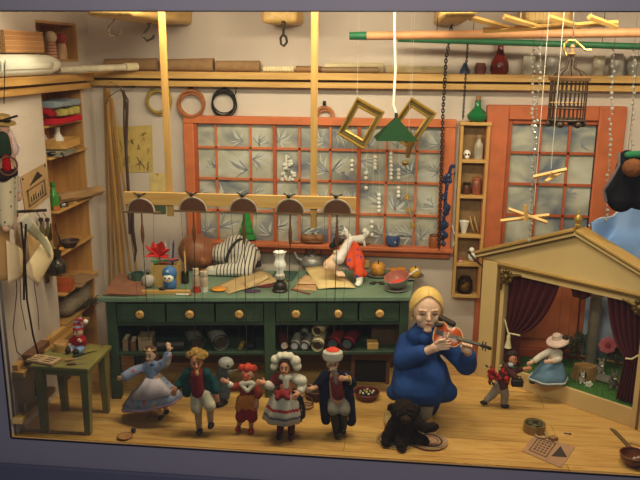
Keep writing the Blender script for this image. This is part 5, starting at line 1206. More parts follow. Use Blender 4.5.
# 3 ------------- red imp
F = Fig('small marionette imp with red hair, red face and red shoes', (245,431), group=GP); w_ = F.w; F.m = M(); t = F.t
SKR = mat('#c8583e', .45, 0, .1)
F.head(247.5,374,6.2,7, SKR, 0, -.1, 1.0)
F.limb([w_(247,381), w_(247,390), w_(247,404)], [.022,.05,.055])
F.limb([w_(240,386), w_(233,387,-.04), w_(229,383.5,-.07)], [.024,.02,.017]); hand(F.m, w_(228,382.5,-.07), V((-1,0,.4)), 1.0)
F.limb([w_(254,386), w_(259,393,-.03), w_(257,399,-.05)], [.024,.02,.017]); hand(F.m, w_(257,401,-.05), V((-.1,-.2,-1)), 1.0)
F.limb([w_(243,405), w_(241,416), w_(238.5,427)], [.034,.026,.018]); F.limb([w_(251,405), w_(251.5,417), w_(251,428)], [.034,.026,.018])
F.body(mat('#c58b72', .5, 0, .08))
F.cloth('hair', [(F.hc+V((-.05,.01,.045)), F.hc+V((.05,.01,.045)), .032, .032), (F.hc+V((-.05,.01,.05)), F.hc+V((-.058,.0,.07)), .022, .014), (F.hc+V((.05,.01,.05)), F.hc+V((.058,.0,.07)), .022, .014), (F.hc+V((0,-.02,.055)), F.hc+V((0,.03,.05)), .034, .034)], mat('#b53a26', .85, 0, .2, 40), .006)
F.cloth('face_mask', [(F.hc+F.f*.03, F.hc+F.f*.035-V((0,0,.02)), .036, .03)], SKR, .006)
F.cloth('jacket', [(w_(247,387), w_(247,398), .058, .062), (w_(240,386), w_(233.5,387,-.04), .038, .034), (w_(254,386), w_(259,393,-.03), .038, .034), (w_(259,393,-.03), w_(258,396,-.04), .034, .03)], mat('#8a2c1e', .9))
F.cloth('collar', [(w_(241,384,-.05), w_(247,391,-.08), .02, .016), (w_(254,384,-.05), w_(248,391,-.08), .02, .016), (w_(243,383,-.05), w_(252,383,-.05), .022, .022)], mat('#c9bfae', .9), .006)
F.cloth('tunic', [(w_(241,399,-.02), w_(239,408,-.02), .04, .036), (w_(252,399,-.02), w_(254,407,-.02), .04, .036), (w_(247,398,-.02), w_(247,403,-.02), .058, .055)], mat('#b5702a', .9))
F.cloth('shorts', [(w_(243,408), w_(241,417), .05, .05), (w_(251,408), w_(252,417), .05, .05)], mat('#8a1c1e', .9))
F.cloth('cuff', [(w_(231,385,-.055), w_(229.5,384,-.065), .024, .024)], WHITE, .006)
O('shoe', M().ball(w_(238,428.5,-.03), (.024,.046,.02)).ball(w_(237,428,-.075), .012), mat('#a02a22', .5), t); O('shoe', M().ball(w_(251,430.5,-.03), (.024,.046,.02)).ball(w_(251.5,430,-.075), .012), mat('#a02a22', .5), t)
# 4 ------------- folk lady
F = Fig('marionette lady with white frilled bonnet and embroidered white apron', (286,437), group=GP); w_ = F.w; F.m = M(); t = F.t
SK4 = mat('#d99470', .45, 0, .08)
F.head(285,367,5.6,8.2, SK4, -.02, .0)
F.limb([w_(285,374), w_(286,384), w_(287,398)], [.024,.055,.06])
F.limb([w_(277,380), w_(271,386,-.04), w_(266,384,-.07)], [.03,.024,.017]); hand(F.m, w_(264.5,383,-.07), V((-1,0,.1)), 1.1)
F.limb([w_(295,380), w_(302,386,-.04), w_(300,392,-.08)], [.03,.024,.017]); hand(F.m, w_(299,393,-.09), V((-.6,-.3,-.5)), 1.1)
F.limb([w_(282,402), w_(281,418), w_(279.5,434)], [.04,.032,.022]); F.limb([w_(291,402), w_(291,418), w_(291,434)], [.04,.032,.022])
F.body(SK4)
m = M()
for dx, dz, r in ((-.078,.055,.042),(-.088,-.005,.034),(.08,.05,.05),(.095,.005,.04),(-.04,.088,.034),(0,.094,.032),(.04,.09,.034)):
    m.ball(F.hc+V((dx, .01, dz)), (r*.95,.045,r*.9), n=10)
m.ball(F.hc+V((0,.045,.03)), (.07,.05,.075), n=14); O('bonnet', m, mat('#cfc6b4', .9), t, remesh=.007, smo=3)
F.cloth('hair', [(F.hc+V((-.028,-.02,.055)), F.hc+V((-.05,-.0,-.02)), .014, .012), (F.hc+V((.028,-.02,.055)), F.hc+V((.05,-.0,-.02)), .014, .012), (F.hc+V((-.028,-.02,.058)), F.hc+V((.028,-.02,.058)), .014, .014)], mat('#3d2416', .8), .006)
F.cloth('bodice', [(w_(285,379,.01), w_(286,391,.01), .056, .052)], mat('#5e1a1c', .9))
F.cloth('ruffled_collar', [(w_(282,377,-.035), w_(290,377,-.035), .028, .028), (w_(286,378,-.05), w_(286,387,-.06), .028, .024)], mat('#c9c0b4', .9), .007)
F.cloth('sleeve', [(w_(277,379), w_(271,385,-.03), .05, .036)], mat('#6b2022', .9)); F.cloth('sleeve', [(w_(295.5,378,-.01), w_(301.5,381,-.04), .042, .048)], mat('#cfc6b8', .9))
F.cloth('cuff', [(w_(271,386,-.04), w_(268,385,-.06), .038, .036)], mat('#cfc6b8', .9), .007); F.cloth('cuff', [(w_(302,386,-.04), w_(301,390,-.07), .04, .034)], mat('#cfc6b8', .9), .007)
FLW = dots('#15131a', ['#8d8894', '#a9a3ae', '#5d2a34'], 26, .24)
rr = [elring(w_(286,389), .065, .06, 28), elring(w_(287,398), .12, .1, 28, .05, 8), elring(w_(286,408), .145, .115, 28, .06, 8), elring(w_(285,417), .155, .125, 28, .07, 8)]
skirt(t, 'skirt', rr, FLW)
def apat():
    m, nt, bs = newmat('embroidered_apron'); tc = nt.nodes.new('ShaderNodeTexCoord'); sp_ = nt.nodes.new('ShaderNodeSeparateXYZ'); nt.links.new(tc.outputs['Object'], sp_.inputs[0])
    wv = nt.nodes.new('ShaderNodeMath'); wv.operation = 'PINGPONG'; wv.inputs[1].default_value = .012; nt.links.new(sp_.outputs[0], wv.inputs[0])
    ad = nt.nodes.new('ShaderNodeMath'); ad.operation = 'ADD'; nt.links.new(sp_.outputs[2], ad.inputs[0]); nt.links.new(wv.outputs[0], ad.inputs[1])
    mr = nt.nodes.new('ShaderNodeMapRange'); mr.inputs[1].default_value = .15; mr.inputs[2].default_value = .40; nt.links.new(ad.outputs[0], mr.inputs[0])
    wh, rd, gy = lin('#cdc6ba'), lin('#b02a22'), lin('#5d6478')
    rp = ramp(nt, mr.outputs[0], [(0, wh), (.30, gy), (.37, wh), (.54, rd), (.64, wh)]); rp.color_ramp.interpolation = 'CONSTANT'
    nt.links.new(rp.outputs[0], bs.inputs['Base Color']); bs.inputs['Roughness'].default_value = .9; return m
ap = [[V((p.x*1.02-.012, p.y*1.12-.014, p.z-.0)) for p in r[15:27]] for r in rr]
m = M(); nU = len(ap[0])-1; m.grid(lambda u, v: ap[int(round(v*3))][int(round(u*nU))], nU, 3); O('apron', m, apat(), t, solid=.006)
F.cloth('red_bow', [(w_(282,392,-.1), w_(277,398,-.13), .028, .022), (w_(282,392,-.1), w_(288,398,-.13), .028, .022), (w_(277,393,-.09), w_(288,393,-.09), .026, .026)], mat('#84181c', .8), .007)
for a in ((280.5,426),(291.5,426)): F.cloth('stocking', [(w_(*a), w_(a[0]-.5,434), .032, .026)], mat('#5a1a1c', .9), .007)
O('shoe', M().ball(w_(279,436,-.03), (.028,.05,.022)), mat('#4a1418', .4), t); O('shoe', M().ball(w_(291.5,437,-.03), (.028,.05,.022)), mat('#4a1418', .4), t)
# 5 ------------- man in navy coat
F = Fig('marionette man in long navy coat with white cap topped in red', (340,437), group=GP); w_ = F.w; F.m = M(); t = F.t
SK5 = mat('#bd8c6c', .45, 0, .1)
F.head(332.5,363.5,6,8.5, SK5, 0, .2, 1.3)
F.limb([w_(333,371), w_(336,382), w_(338,400)], [.024,.06,.065])
F.limb([w_(325,376), w_(318,386,-.0), w_(315,388,-.05)], [.03,.026,.018]); hand(F.m, w_(313.5,388.5,-.06), V((-1,-.3,-.2)), 1.1)
F.limb([w_(345,376), w_(352,383,-.03), w_(348.5,379.5,-.12)], [.03,.026,.018]); hand(F.m, w_(347.5,378.8,-.14), V((-.8,-.4,.2)), 1.1)
F.limb([w_(334,402), w_(334.5,412,-.05), w_(336.5,434,-.02)], [.042,.034,.022]); F.limb([w_(343,402), w_(344,412,-.05), w_(343,430,.02)], [.042,.034,.022])
F.body(SK5)
F.cloth('coat', [(w_(325,376,.01), w_(325,402,.02), .045, .05), (w_(325,402,.02), w_(326,420,.03), .05, .042), (w_(346,376,.01), w_(349,402,.02), .045, .05), (w_(349,402,.02), w_(351,421,.02), .05, .045), (w_(335,376,.045), w_(338,415,.08), .06, .07), (w_(325,376), w_(318,385), .045, .04), (w_(345,376), w_(352,383,-.03), .045, .042), (w_(352,383,-.03), w_(349.5,380,-.09), .04, .034)], cloth('#1b1d36'))
F.cloth('waistcoat', [(w_(336,380,-.03), w_(338,394,-.03), .05, .055)], mat('#6a1a1c', .9)); F.cloth('cravat', [(w_(335,374,-.05), w_(336,384,-.075), .022, .014)], mat('#5d544e', .9), .006)
F.cloth('breeches', [(w_(334,402), w_(333.5,410,-.05), .054, .05), (w_(343,402), w_(344.5,410,-.05), .054, .05)], mat('#8b8478', .9))
F.cloth('boot', [(w_(334.5,413,-.05), w_(336.5,432,-.02), .04, .032), (w_(336.5,435,-.03), w_(337,436,-.07), .026, .024)], BLACK, .007); F.cloth('boot', [(w_(344,413,-.05), w_(343,428,.02), .04, .032), (w_(343,431,.01), w_(343.5,432,-.03), .026, .024)], BLACK, .007)
hc = F.hc; rx = F.hr
O('cap', M().lathe([(.02,.11),(.06,.108),(.078,.096),(.082,.06),(.074,.035),(.045,.03)], hc+V((0,.01,.0)), 22, sc=(1,.85,1)), mat('#b8b0a4', .9), t); O('cap_top', M().lathe([(0,.13),(.03,.128),(.055,.112),(.05,.104),(0,.104)], hc+V((0,.01,.0)), 20, sc=(1,.85,1)), mat('#c8402c', .9), t)
for q in (-1, 1): O('spectacle_lens', M().ring(hc+F.r*q*rx*.4+F.f*rx*1.15+V((0,0,.008)), .019, .003, (pi/2,0,.2), 16), mat('#8f8a80', .3, .8), t)
F.cloth('moustache', [(hc+F.f*rx*1.12-V((0,0,.028))-F.r*.028, hc+F.f*rx*1.15-V((0,0,.022)), .008, .012), (hc+F.f*rx*1.15-V((0,0,.022)), hc+F.f*rx*1.12-V((0,0,.028))+F.r*.028, .012, .008)], mat('#8d867c', .9), .004)
O('cuff', M().ring(w_(349.3,380,-.1), .034, .006, (0,pi/2,.5), 16), GOLD, t); O('tail_trim', M().tube([w_(331.5,407,-.05), w_(330.5,420,-.03)], .006, 5), GOLD, t); O('tail_trim', M().tube([w_(347.5,407,-.06), w_(348,420,-.05)], .006, 5), GOLD, t)

# ================================================================== the violinist
F = Fig('seated woman in royal blue gown and yellow headscarf playing a violin', (418,424), 'person', 'person'); w_ = F.w; F.m = M(); t = F.t; b0 = F.b
SKW = mat('#e2b89e', .45, 0, .05, 6)
hc = w_(426.5,309.5,.08); k = mpp(hc+b0); turn = .12
c = hc; rx, rz = 15*k, 19*k; f = V((sin(turn), -cos(turn), -.12)).normalized(); r = V((cos(turn), sin(turn), 0)); m = F.m
m.ball(c+V((0,0,rz*.1)), (rx, rx, rz*.95), n=24); m.ball(c+f*rx*.22-V((0,0,rz*.45)), (rx*.72, rx*.72, rz*.55), n=18)
m.caps(c+f*rx*.95+V((0,0,rz*.2)), c+f*rx*1.16-V((0,0,rz*.12)), rx*.08, rx*.13, 10); m.ball(c+f*rx*1.02-V((0,0,rz*.14)), (rx*.2,rx*.14,rz*.09), n=10)
m.ball(c+f*rx*.82-V((0,0,rz*.82)), (rx*.3,rx*.22,rz*.14), n=10)
for q in (-1,1): m.ball(c+r*q*rx*.48+f*rx*.62-V((0,0,rz*.25)), rx*.3, n=12); m.caps(c+r*q*rx*.2+f*rx*.97+V((0,0,rz*.27)), c+r*q*rx*.6+f*rx*.8+V((0,0,rz*.26)), rx*.07, rx*.07, 8)
m.caps(c+r*rx*-.16+f*rx*.96-V((0,0,rz*.42)), c+r*rx*.16+f*rx*.96-V((0,0,rz*.42)), rx*.07)
m.caps(w_(425,322,.12), w_(424,334,.12), .06, .075); m.caps(w_(424,338,.12), w_(422,372,.14), .13, .15)
shr, shl = w_(407,342,.12), w_(443,342,.12)
er, wr = w_(403,360,-.02), w_(430,350,-.17)
m.caps(w_(420,340,.12), shr, .075, .07); m.caps(shr, er, .065, .055); m.caps(er, wr, .05, .034)
el_, wl = w_(466,364,-.02), w_(468,352,-.14)
m.caps(w_(430,340,.12), shl, .075, .07); m.caps(shl, el_, .065, .055); m.caps(el_, wl, .05, .034)
# right hand over the strings: palm, four fingers, thumb
pc = w_(436,347,-.2); m.caps(wr, pc, .034, .04)
for i, (dx, dy, l) in enumerate(((0,-3.9,1.),(1.2,-1.4,1.15),(1.0,1.1,1.08),(0,3.5,.88))):
    a = w_(439+dx*.3,346+dy,-.215); b_ = w_(445+dx*l,345.3+dy*1.05,-.232); e_ = w_(449+dx*l*1.2,344.8+dy*1.1,-.225); m.caps(a, b_, .0095, .009, 8); m.caps(b_, e_, .009, .0078, 8)
a = w_(436,343,-.22); m.caps(a, w_(440,340.3,-.235), .0135, .012, 8); m.caps(w_(440,340.3,-.235), w_(445,339.3,-.235), .012, .0095, 8)
# left hand round the neck of the violin
pc2 = w_(467.5,350,-.19); m.caps(wl, pc2, .034, .036)
for i in range(4):
    a = w_(463+2.7*i,347.5+.5*i,-.2); b_ = w_(462.8+2.9*i,343.2+.7*i,-.235); e_ = w_(463+2.9*i,344.5+.8*i,-.265); m.caps(a, b_, .0092, .0088, 8); m.caps(b_, e_, .0088, .0075, 8)
m.caps(w_(463,351,-.2), w_(461,346.5,-.235), .0125, .01, 8)
lk, rk_ = w_(411,394,-.06), w_(427,395,-.06)
m.caps(w_(415,380,.1), lk, .07, .06); m.caps(lk, w_(398,415,-.02), .055, .042); m.caps(w_(428,380,.1), rk_, .07, .06); m.caps(rk_, w_(425,415,-.08), .06, .042)
O('body', m, SKW, t, remesh=.0048, smo=3)
for q in (-1,1):
    p = c+r*q*rx*.4+f*rx*.9+V((0,0,rz*.09)); e = O('eye', M().ball(p, (rx*.17,rx*.1,rz*.06), n=12), mat('#8d7a6c', .4), t); O('eyelid', M().tube([p-r*rx*.2+f*rx*.04, p+f*rx*.1+V((0,0,rz*.045)), p+r*rx*.2+f*rx*.04], rx*.045, 6), mat('#6a4434', .6), e); O('pupil', M().ball(p+f*rx*.07, (rx*.08,rx*.06,rz*.055), n=8), mat('#2d2320', .3), e)
    O('eyebrow', M().tube([p-r*rx*.22+V((0,0,rz*.15))+f*rx*.03, p+V((0,0,rz*.2))+f*rx*.1, p+r*rx*.22+V((0,0,rz*.15))+f*rx*.03], rx*.04, 6), mat('#9a6e48', .7), t)
O('mouth', M().ball(c+f*rx*1.01-V((0,0,rz*.42)), (rx*.22,rx*.08,rz*.045), n=12), mat('#a8584a', .5), t)
YH = mat('#d9b266', .7, 0, .14, 18, .3)
m = M(); n = 26
# smooth headscarf / hair: shell open at the face
def shell(u, v):
    th = (.16+u*.68)*2*pi-pi/2+pi*0; th = -pi/2+turn+ (u*2*pi)
    open_ = max(0., cos(u*2*pi)); ph = pi/2-v*(pi*.5+.55-1.38*open_**1.1)
    return c+V((cos(th)*cos(ph)*rx*1.07, sin(th)*cos(ph)*rx*1.08+.012, sin(ph)*rz*1.06+rz*.1))
m.grid(shell, 40, 12); O('headscarf', m, YH, t, solid=.022)
m = M()
for q in (-1,1): m.caps(c+r*q*rx*.98+V((0,.02,-rz*.05)), c+r*q*rx*.92+V((0,.03,-rz*.62)), rx*.2, rx*.14)
m.caps(c+V((0,rx*.75,0)), c+V((0,rx*.7,-rz*.5)), rx*.5, rx*.4)
O('hair', m, YH, t, remesh=.008)
GB = mat('#24427f', .92, 0, .1, 40, .3, .15)
m = M(); m.caps(w_(424,335,.12), w_(422,354,.12), .1, .15); m.caps(w_(416,336,.06), w_(434,336,.06), .085, .085); m.caps(w_(422,352,.12), w_(421,372,.12), .15, .19); m.caps(w_(421,340,.12), shr, .085, .08); m.caps(w_(427,340,.12), shl, .085, .08)
m.caps(shr, er, .085, .09); m.caps(er, w_(422,353,-.13), .09, .07); m.caps(shl, el_, .085, .085); m.caps(el_, w_(468,356,-.1), .095, .07)
m.caps(w_(410,376,.05), w_(408,390,-.08), .15, .13); m.caps(w_(430,376,.05), w_(431,391,-.08), .15, .13); m.caps(w_(408,390,-.07), w_(431,391,-.07), .13, .13); m.caps(w_(420,378,.2), w_(420,398,.22), .2, .19); m.caps(w_(404,368,.1), w_(396,394,.05), .09, .06); m.caps(w_(437,368,.1), w_(449,392,.05), .09, .05)
m.caps(w_(394,392,.0), w_(411,395,-.1), .07, .085); m.caps(w_(448,392,.02), w_(430,395,-.1), .085, .085); m.caps(w_(411,396,-.1), w_(430,396,-.1), .085, .085)
O('gown', m, GB, t, remesh=.014, smo=8)
O('collar', M().ring(w_(426,329,.1), .085, .026, (R(14),0,0), 24).caps(w_(425,333,.06), w_(424,338,.0), .07, .06), GB, t)
ST_ = mat('#8d7f74', .9)
for a, b_ in ((w_(407,399,-.06), w_(399,414,-.02)), (w_(427,399,-.06), w_(425.5,413,-.08))): F.cloth('stocking', [(a, b_, .075, .058)], ST_, .009)
def clog(x, y, d):
    p = w_(x, y, d); p.z = 0; m = M(); m.caps(p+V((0,.06,.055)), p+V((-.01,-.08,.045)), .05, .046); m.caps(p+V((-.01,-.08,.045)), p+V((-.015,-.13,.06)), .044, .024); m.box(p+V((0,.0,.02)), (.09,.2,.04)); O('clog', m, mat('#c2a468', .6), t, remesh=.009)
clog(390,421,.0); clog(427,423,-.02)
pS = w_(420,400,.16)
tS = T('low_stool', 'low dark stool beneath the blue gown of the violinist', 'stool', b0+V((pS.x, .2, 0)))
# violin held under the chin
v0, v1 = w_(434,331.5,-.15)+b0, w_(489,347.5,-.24)+b0
ax = (v1-v0); LV = ax.length; ax.normalize(); nn = V((.1,-.8,.5)); nn = (nn-ax*nn.dot(ax)).normalized(); sd_ = nn.cross(ax).normalized()
t = T('violin', 'small reddish brown violin held by the woman in blue', 'violin', v0)
def vl(x, y, z): return ax*x*LV+sd_*y*LV*1.4+nn*z*LV
hw = [(0,.0),(.015,.09),(.05,.135),(.11,.155),(.17,.14),(.21,.10),(.25,.085),(.29,.095),(.32,.118),(.38,.128),(.44,.115),(.49,.07),(.515,.03)]
prof = [(x, y) for x, y in hw]+[(x, -y) for x, y in hw[::-1][:-1]]
VB = mat('#9a3f18', .22, 0, .2, 10); VD = mat('#4a1c0c', .3)
O('back_and_ribs', M().slab([vl(x, y, -.05) for x, y in prof], nn*LV*.05), VD, t)
O('belly', M().loft([[vl(x, y, .0) for x, y in prof], [vl(.01+x*.98, y*1.04, .008) for x, y in prof], [vl(.05+x*.82, y*.7, .026) for x, y in prof]]), VB, t, smooth=30)
O('purfling', M().tube([vl(x, y*1.0, .008) for x, y in prof], .0035, 5, True), mat('#d9b27a', .4), t)
O('fingerboard', M().slab([vl(.3,.022,.04), vl(.3,-.022,.04), vl(.84,-.016,.03), vl(.84,.016,.03)], nn*LV*.014), BLACK, t)
O('neck', M().tube([vl(.5,0,.0), vl(.85,0,.005)], [.014,.012], 8), VD, t); O('tailpiece', M().slab([vl(.03,.02,.035), vl(.03,-.02,.035), vl(.18,-.034,.045), vl(.18,.034,.045)], nn*LV*.012), BLACK, t)
O('bridge', M().slab([vl(.25,.045,.02), vl(.25,-.045,.02), vl(.25,-.03,.07), vl(.25,.03,.07)], ax*.006), CREAM, t)
m = M()
for k in range(4): m.tube([vl(.17,(k-1.5)*.012,.055), vl(.25,(k-1.5)*.014,.072), vl(.85,(k-1.5)*.007,.045)], .0012, 4)
O('strings', m, metal('#b9b2a2', .3), t)
O('scroll', M().tube([vl(.85,0,.005), vl(.93,0,-.01), vl(.99,0,-.02), vl(1.02,0,-.05), vl(.99,0,-.065), vl(.97,0,-.045)], [.014,.014,.014,.015,.012,.007], 8), DARKB, t)
for k in range(4): O('tuning_peg', M().caps(vl(.875+.025*k,.05*(-1)**k,-.005), vl(.875+.025*k,-.02*(-1)**k,-.005), .006, .004, 6), BLACK, t)
for q in (-1,1): O('sound_hole', M().tube([vl(.19,.07*q,.022), vl(.23,.055*q,.026), vl(.29,.06*q,.02)], .004, 5, flat=.5), BLACK, t)
O('chin_rest', M().ball(vl(.05,.1,.045), (.04,.028,.014)), BLACK, t)
b_ = w_(441,318,-.05)+b0; O('shoulder_pad', M().caps(b_-v0, w_(453,324,-.08)+b0-v0, .026, .024), DARKB, t)
t = tS
O('seat', M().bx((-.12,-.0,.14),(.12,.16,.17)), BROWN, t, bev=.005)
for sx in (-1,1):
    for sy in (-1,1): O('leg', M().bx((sx*.1-.015,.08+sy*.06-.015,0),(sx*.1+.015,.08+sy*.06+.015,.1395)), BROWN, t)

# ================================================================== monkey, mats, bowl and floor oddments
def fur(h, d):
    m, nt, bs = newmat('fur'); mp, nz = noise_chain(nt, 60, (1,1,.4), 6)
    rp = ramp(nt, nz.outputs['Fac'], [(.3, mul(lin(h), .5)), (.7, mul(lin(h), 1.7))]); nt.links.new(rp.outputs[0], bs.inputs['Base Color']); bs.inputs['Roughness'].default_value = .95; bs.inputs['Specular IOR Level'].default_value = .1; bumpit(nt, bs, nz.outputs['Fac'], 1, .03); return m
FUR = fur('#2a1f19', 1)
F = Fig('black fluffy toy monkey sprawled on the round mats before the violinist', P(404,440,z=.014), 'toy_monkey', 'toy monkey'); w_ = F.w; t = F.t; m = M()
hd = w_(404,411.5,-.02); m.ball(hd, (.105,.1,.1), n=16); m.caps(w_(403,420), w_(404,436,.02), .09, .12)
m.ball(hd+V((-.1,.02,.02)), (.035,.02,.04), n=10); m.ball(hd+V((.1,.02,.02)), (.035,.02,.04), n=10)
m.caps(w_(396,421,-.02), w_(387,436,-.06), .055, .045); m.caps(w_(387,436,-.06), w_(386,443,-.1), .045, .04)
m.caps(w_(413,420,-.02), w_(426,428,-.05), .055, .045); m.caps(w_(426,428,-.05), w_(434,427,-.08), .042, .036); m.ball(w_(435,427,-.08), (.035,.03,.028), n=10)
m.caps(w_(400,436,-.04), w_(402,447,-.14), .06, .045); m.caps(w_(402,447,-.14), w_(402.5,453,-.17), .042, .038); m.caps(w_(412,437,-.02), w_(424,441,-.06), .06, .045)
for v in m.v: v.z = max(v.z, .002)
o = O('body', m, FUR, t, remesh=.009, smo=2); dt = bpy.data.textures.new('tufts', 'CLOUDS'); dt.noise_scale = .016
q = o.modifiers.new('tufts', 'DISPLACE'); q.texture = dt; q.strength = .022; q.mid_level = .5
O('muzzle', M().ball(hd+V((.012,-.1,-.02)), (.045,.03,.038)), fur('#3d2d20', 1), t); O('nose', M().ball(hd+V((.015,-.132,-.005)), (.015,.01,.01)), BLACK, t)
for q in (-1,1): O('eye', M().ball(hd+V((.01+q*.034,-.096,.028)), .011), mat('#0c0a08', .1), t)
def disc(label, px, py, r, cols, z=0):
    t = T('round_mat', label, 'mat', P(px, py, z=.001+z), 0, None); k = len(cols); O('weave', M().lathe([(0,0),(r,0),(r,.008),(0,.01)], (0,0,0), 36, sc=(1,.95,1)), cols[0], t)
    for i in range(1, k): O('border', M().ring((0,0,.009), r*(1-.2*i)+.01, .008, None, 36, 6, (1,.95)), cols[i], t)
disc('beige round mat half covered by the toy monkey', 397, 440, .17, [mat('#b5925c', .9), mat('#8d7048', .9), mat('#a5825a', .9)])
disc('pinkish braided round mat beside the toy monkey', 429.5, 441.5, .145, [mat('#b08a6a', .9, 0, .25, 50), mat('#a58a68', .9), mat('#4a3a3c', .9), mat('#a5705f', .9)], .0105)
b = P(366.5, 398, z=.001); t = T('bead_bowl', 'wine red bowl of beads on the floor under the workbench', 'bowl', b); r_ = .115
O('bowl', M().lathe([(0,0),(.09,0),(r_,.06),(r_-.007,.062),(.085,.012),(0,.012)], (0,0,0), 30), mat('#5a1a18', .4), t); O('rim', M().ring((0,0,.062), r_-.003, .006, None, 32), mat('#6e2420', .4), t); O('dark_beads', M().lathe([(.0,.014),(.086,.016),(.1,.045),(0,.047)], (0,0,0), 26), mat('#1d1512', .6, 0, .5, 60, .6), t)
bead0 = None; rnd = random.Random(8)
cl = [mat('#cbb98a', .3), mat('#d9d2c2', .3), mat('#b5923f', .3)]
spots = [(-.055,.01),(-.03,-.03),(-.02,.03),(0,0),(.02,-.04),(.03,.02),(.05,-.01),(.06,.03),(-.06,-.03),(.005,.055)]
for k, (x, y) in enumerate(spots):
    lab = ['gold bead','pale bead','yellow bead'][k % 3]+' in the wine red bowl'
    S('bead', lab, 'bead', M().ball((0,0,.01), .0115, n=8), cl[k % 3], b+V((x,y,.048)), group='beads in the wine red bowl')
b = P(125, 437.5, z=.001); t = T('tiny_dish', 'tiny wooden dish lying on the floor before the blue lady', 'dish', b); O('dish', M().lathe([(0,0),(.045,0),(.062,.014),(.056,.015),(.04,.006),(0,.006)], (0,0,0), 24), mat('#b5824a', .5), t); O('rim', M().ring((0,0,.014), .059, .004), mat('#8a5a30', .5), t)
S('dark_ball', 'small dark blue ball beside the tiny dish', 'ball', M().ball((0,0,.022), .022), mat('#2b3040', .3), P(133.5,432.5, z=.001))
# bird puppet under the bench
F = Fig('grey blue bird puppet with long pale beak under the workbench', P(222,400,z=.002), 'bird_puppet', 'puppet'); w_ = F.w; t = F.t
m = M(); m.caps(w_(221,394), w_(222,380), .085, .075); m.caps(w_(222,380), w_(224,370,-.03), .06, .06); m.ball(w_(225,366,-.04), (.06,.06,.055)); m.caps(w_(217,380,-.03), w_(212,394,-.05), .04, .02)
for v in m.v: v.z = max(v.z, .002)
O('body', m, mat('#4a5560', .95, 0, .3, 30, .5), t, remesh=.01); O('crest', M().ball(w_(226,363,-.05), (.07,.055,.055)), mat('#b0aeaa', .9, 0, .2, 40), t); O('beak', M().tube([w_(229,372,-.08), w_(234,371,-.12), w_(239.5,369,-.15)], [.02,.012,.003], 8), mat('#8d8a80', .5), t); O('eye', M().ball(w_(228,366,-.1), .01), BLACK, t)
for k, (x, y, lab) in enumerate(((214,407,'dark slipper on the floor nearer the curly man'), (222,405,'dark slipper beside its mate under the workbench'))):
    t = T('slipper', lab, 'slipper', P(x, y, z=.001), R(-30), 'dark slippers under the workbench'); O('sole', M().ball((0,0,.008), (.035,.075,.008)), BLACK, t); O('upper', M().ball((0,-.025,.022), (.034,.05,.022)), DARKB, t)
b = P(306, 407, z=.001); t = T('small_basket', 'little wicker hoop basket lying between bonnet lady and navy coat man', 'basket', b); O('hoop', M().ring((0,0,.02), .062, .009, None, 26), wood('#9a6c38', '#b98a50', 0), t); O('bottom', M().lathe([(0,.0),(.055,0),(.06,.012),(0,.012)], (0,0,0), 24), KRAFT, t); O('handle', M().tube([(-.062,0,.02),(-.05,.0,.08),(0,0,.11),(.05,0,.08),(.062,0,.02)], .006, 6), BROWN, t)
b = P(316, 398, z=.001); t = T('dark_basket', 'dark brown woven basket behind the navy coat man', 'basket', b); O('wall', M().lathe([(0,0),(.09,0),(.11,.09),(.1,.09),(.082,.01),(0,.01)], (0,0,0), 26), mat('#3d2416', .8, 0, .35, 50, .6), t); O('rim', M().ring((0,0,.09), .106, .008, None, 28), mat('#5a3620', .7), t)
# leaflet, wood box with wire, pan and so on at the front
pts = [P(522,451,z=.003), P(535,434,z=.003), P(575,447.5,z=.003), P(561,468,z=.003)]; cc = sum(pts, V((0,0,0)))/4; pts = [pts[1], pts[2], pts[3], pts[0]]
t = T('leaflet', 'pinkish kraft leaflet with printed gable lying on the floor', 'leaflet', cc); O('sheet', M().slab([p-cc for p in pts], (0,0,.002)), mat('#b98f6e', .85, 0, .06), t)
q = lambda u, v: (pts[0]*(1-v)+pts[3]*v)*(1-u)+(pts[1]*(1-v)+pts[2]*v)*u-cc+V((0,0,.0032))
up_ = V((0,0,.0008)); m = M(); m.slab([q(.66,.72), q(.98,.52), q(.70,.16)][::1], up_); O('gable_print', m, mat('#3f342e', .8), t, smooth=0)
m = M()
for a, b_, c_, d_ in ((.12,.12,.58,.16),(.12,.82,.58,.86),(.12,.12,.15,.86),(.55,.12,.58,.86)): m.slab([q(a,b_),q(c_,b_),q(c_,d_),q(a,d_)], up_)
O('picture_border_print', m, INKB, t, smooth=0)
m = M(); rnd = random.Random(6)
for i in range(4):
    for j in range(5): u = .19+.085*i; v = .2+.12*j; m.slab([q(u,v),q(u+.06,v+rnd.uniform(-.03,.03)),q(u+.055,v+.07),q(u+.01,v+.06)], up_)
O('figures_print', m, mat('#5a4234', .8), t, smooth=0)
b = P(534, 431, z=.001); t = T('wire_box', 'round chip wood box filled with coiled wire near the leaflet', 'box', b, R(20)); O('body', M().lathe([(0,0),(.088,0),(.09,.075),(.083,.075),(.08,.01),(0,.01)], (0,0,0), 30), wood('#8a6a35', '#b08d50', 2), t)
m = M(); rnd = random.Random(1)
for k in range(7): m.ring((rnd.uniform(-.02,.02), rnd.uniform(-.02,.02), .04+.008*k), rnd.uniform(.035,.062), .005, (rnd.uniform(-.25,.25), rnd.uniform(-.25,.25), 0), 20, 5)
O('coiled_wire', m, mat('#7d7a52', .4, .4), t)
m = M().ring((0,0,.009), .045, .008, None, 26)
S('wood_ring', 'pale wooden curtain ring lying on the leaflet edge', 'ring', m, mat('#c2a878', .5), P(541, 436, z=.0065))
S('wood_wedge', 'small brown wedge beside the wire box', 'wedge', M().box((0,0,.012),(.06,.05,.024),(0,0,.6)), KRAFT, P(553, 439.5, z=.0065))
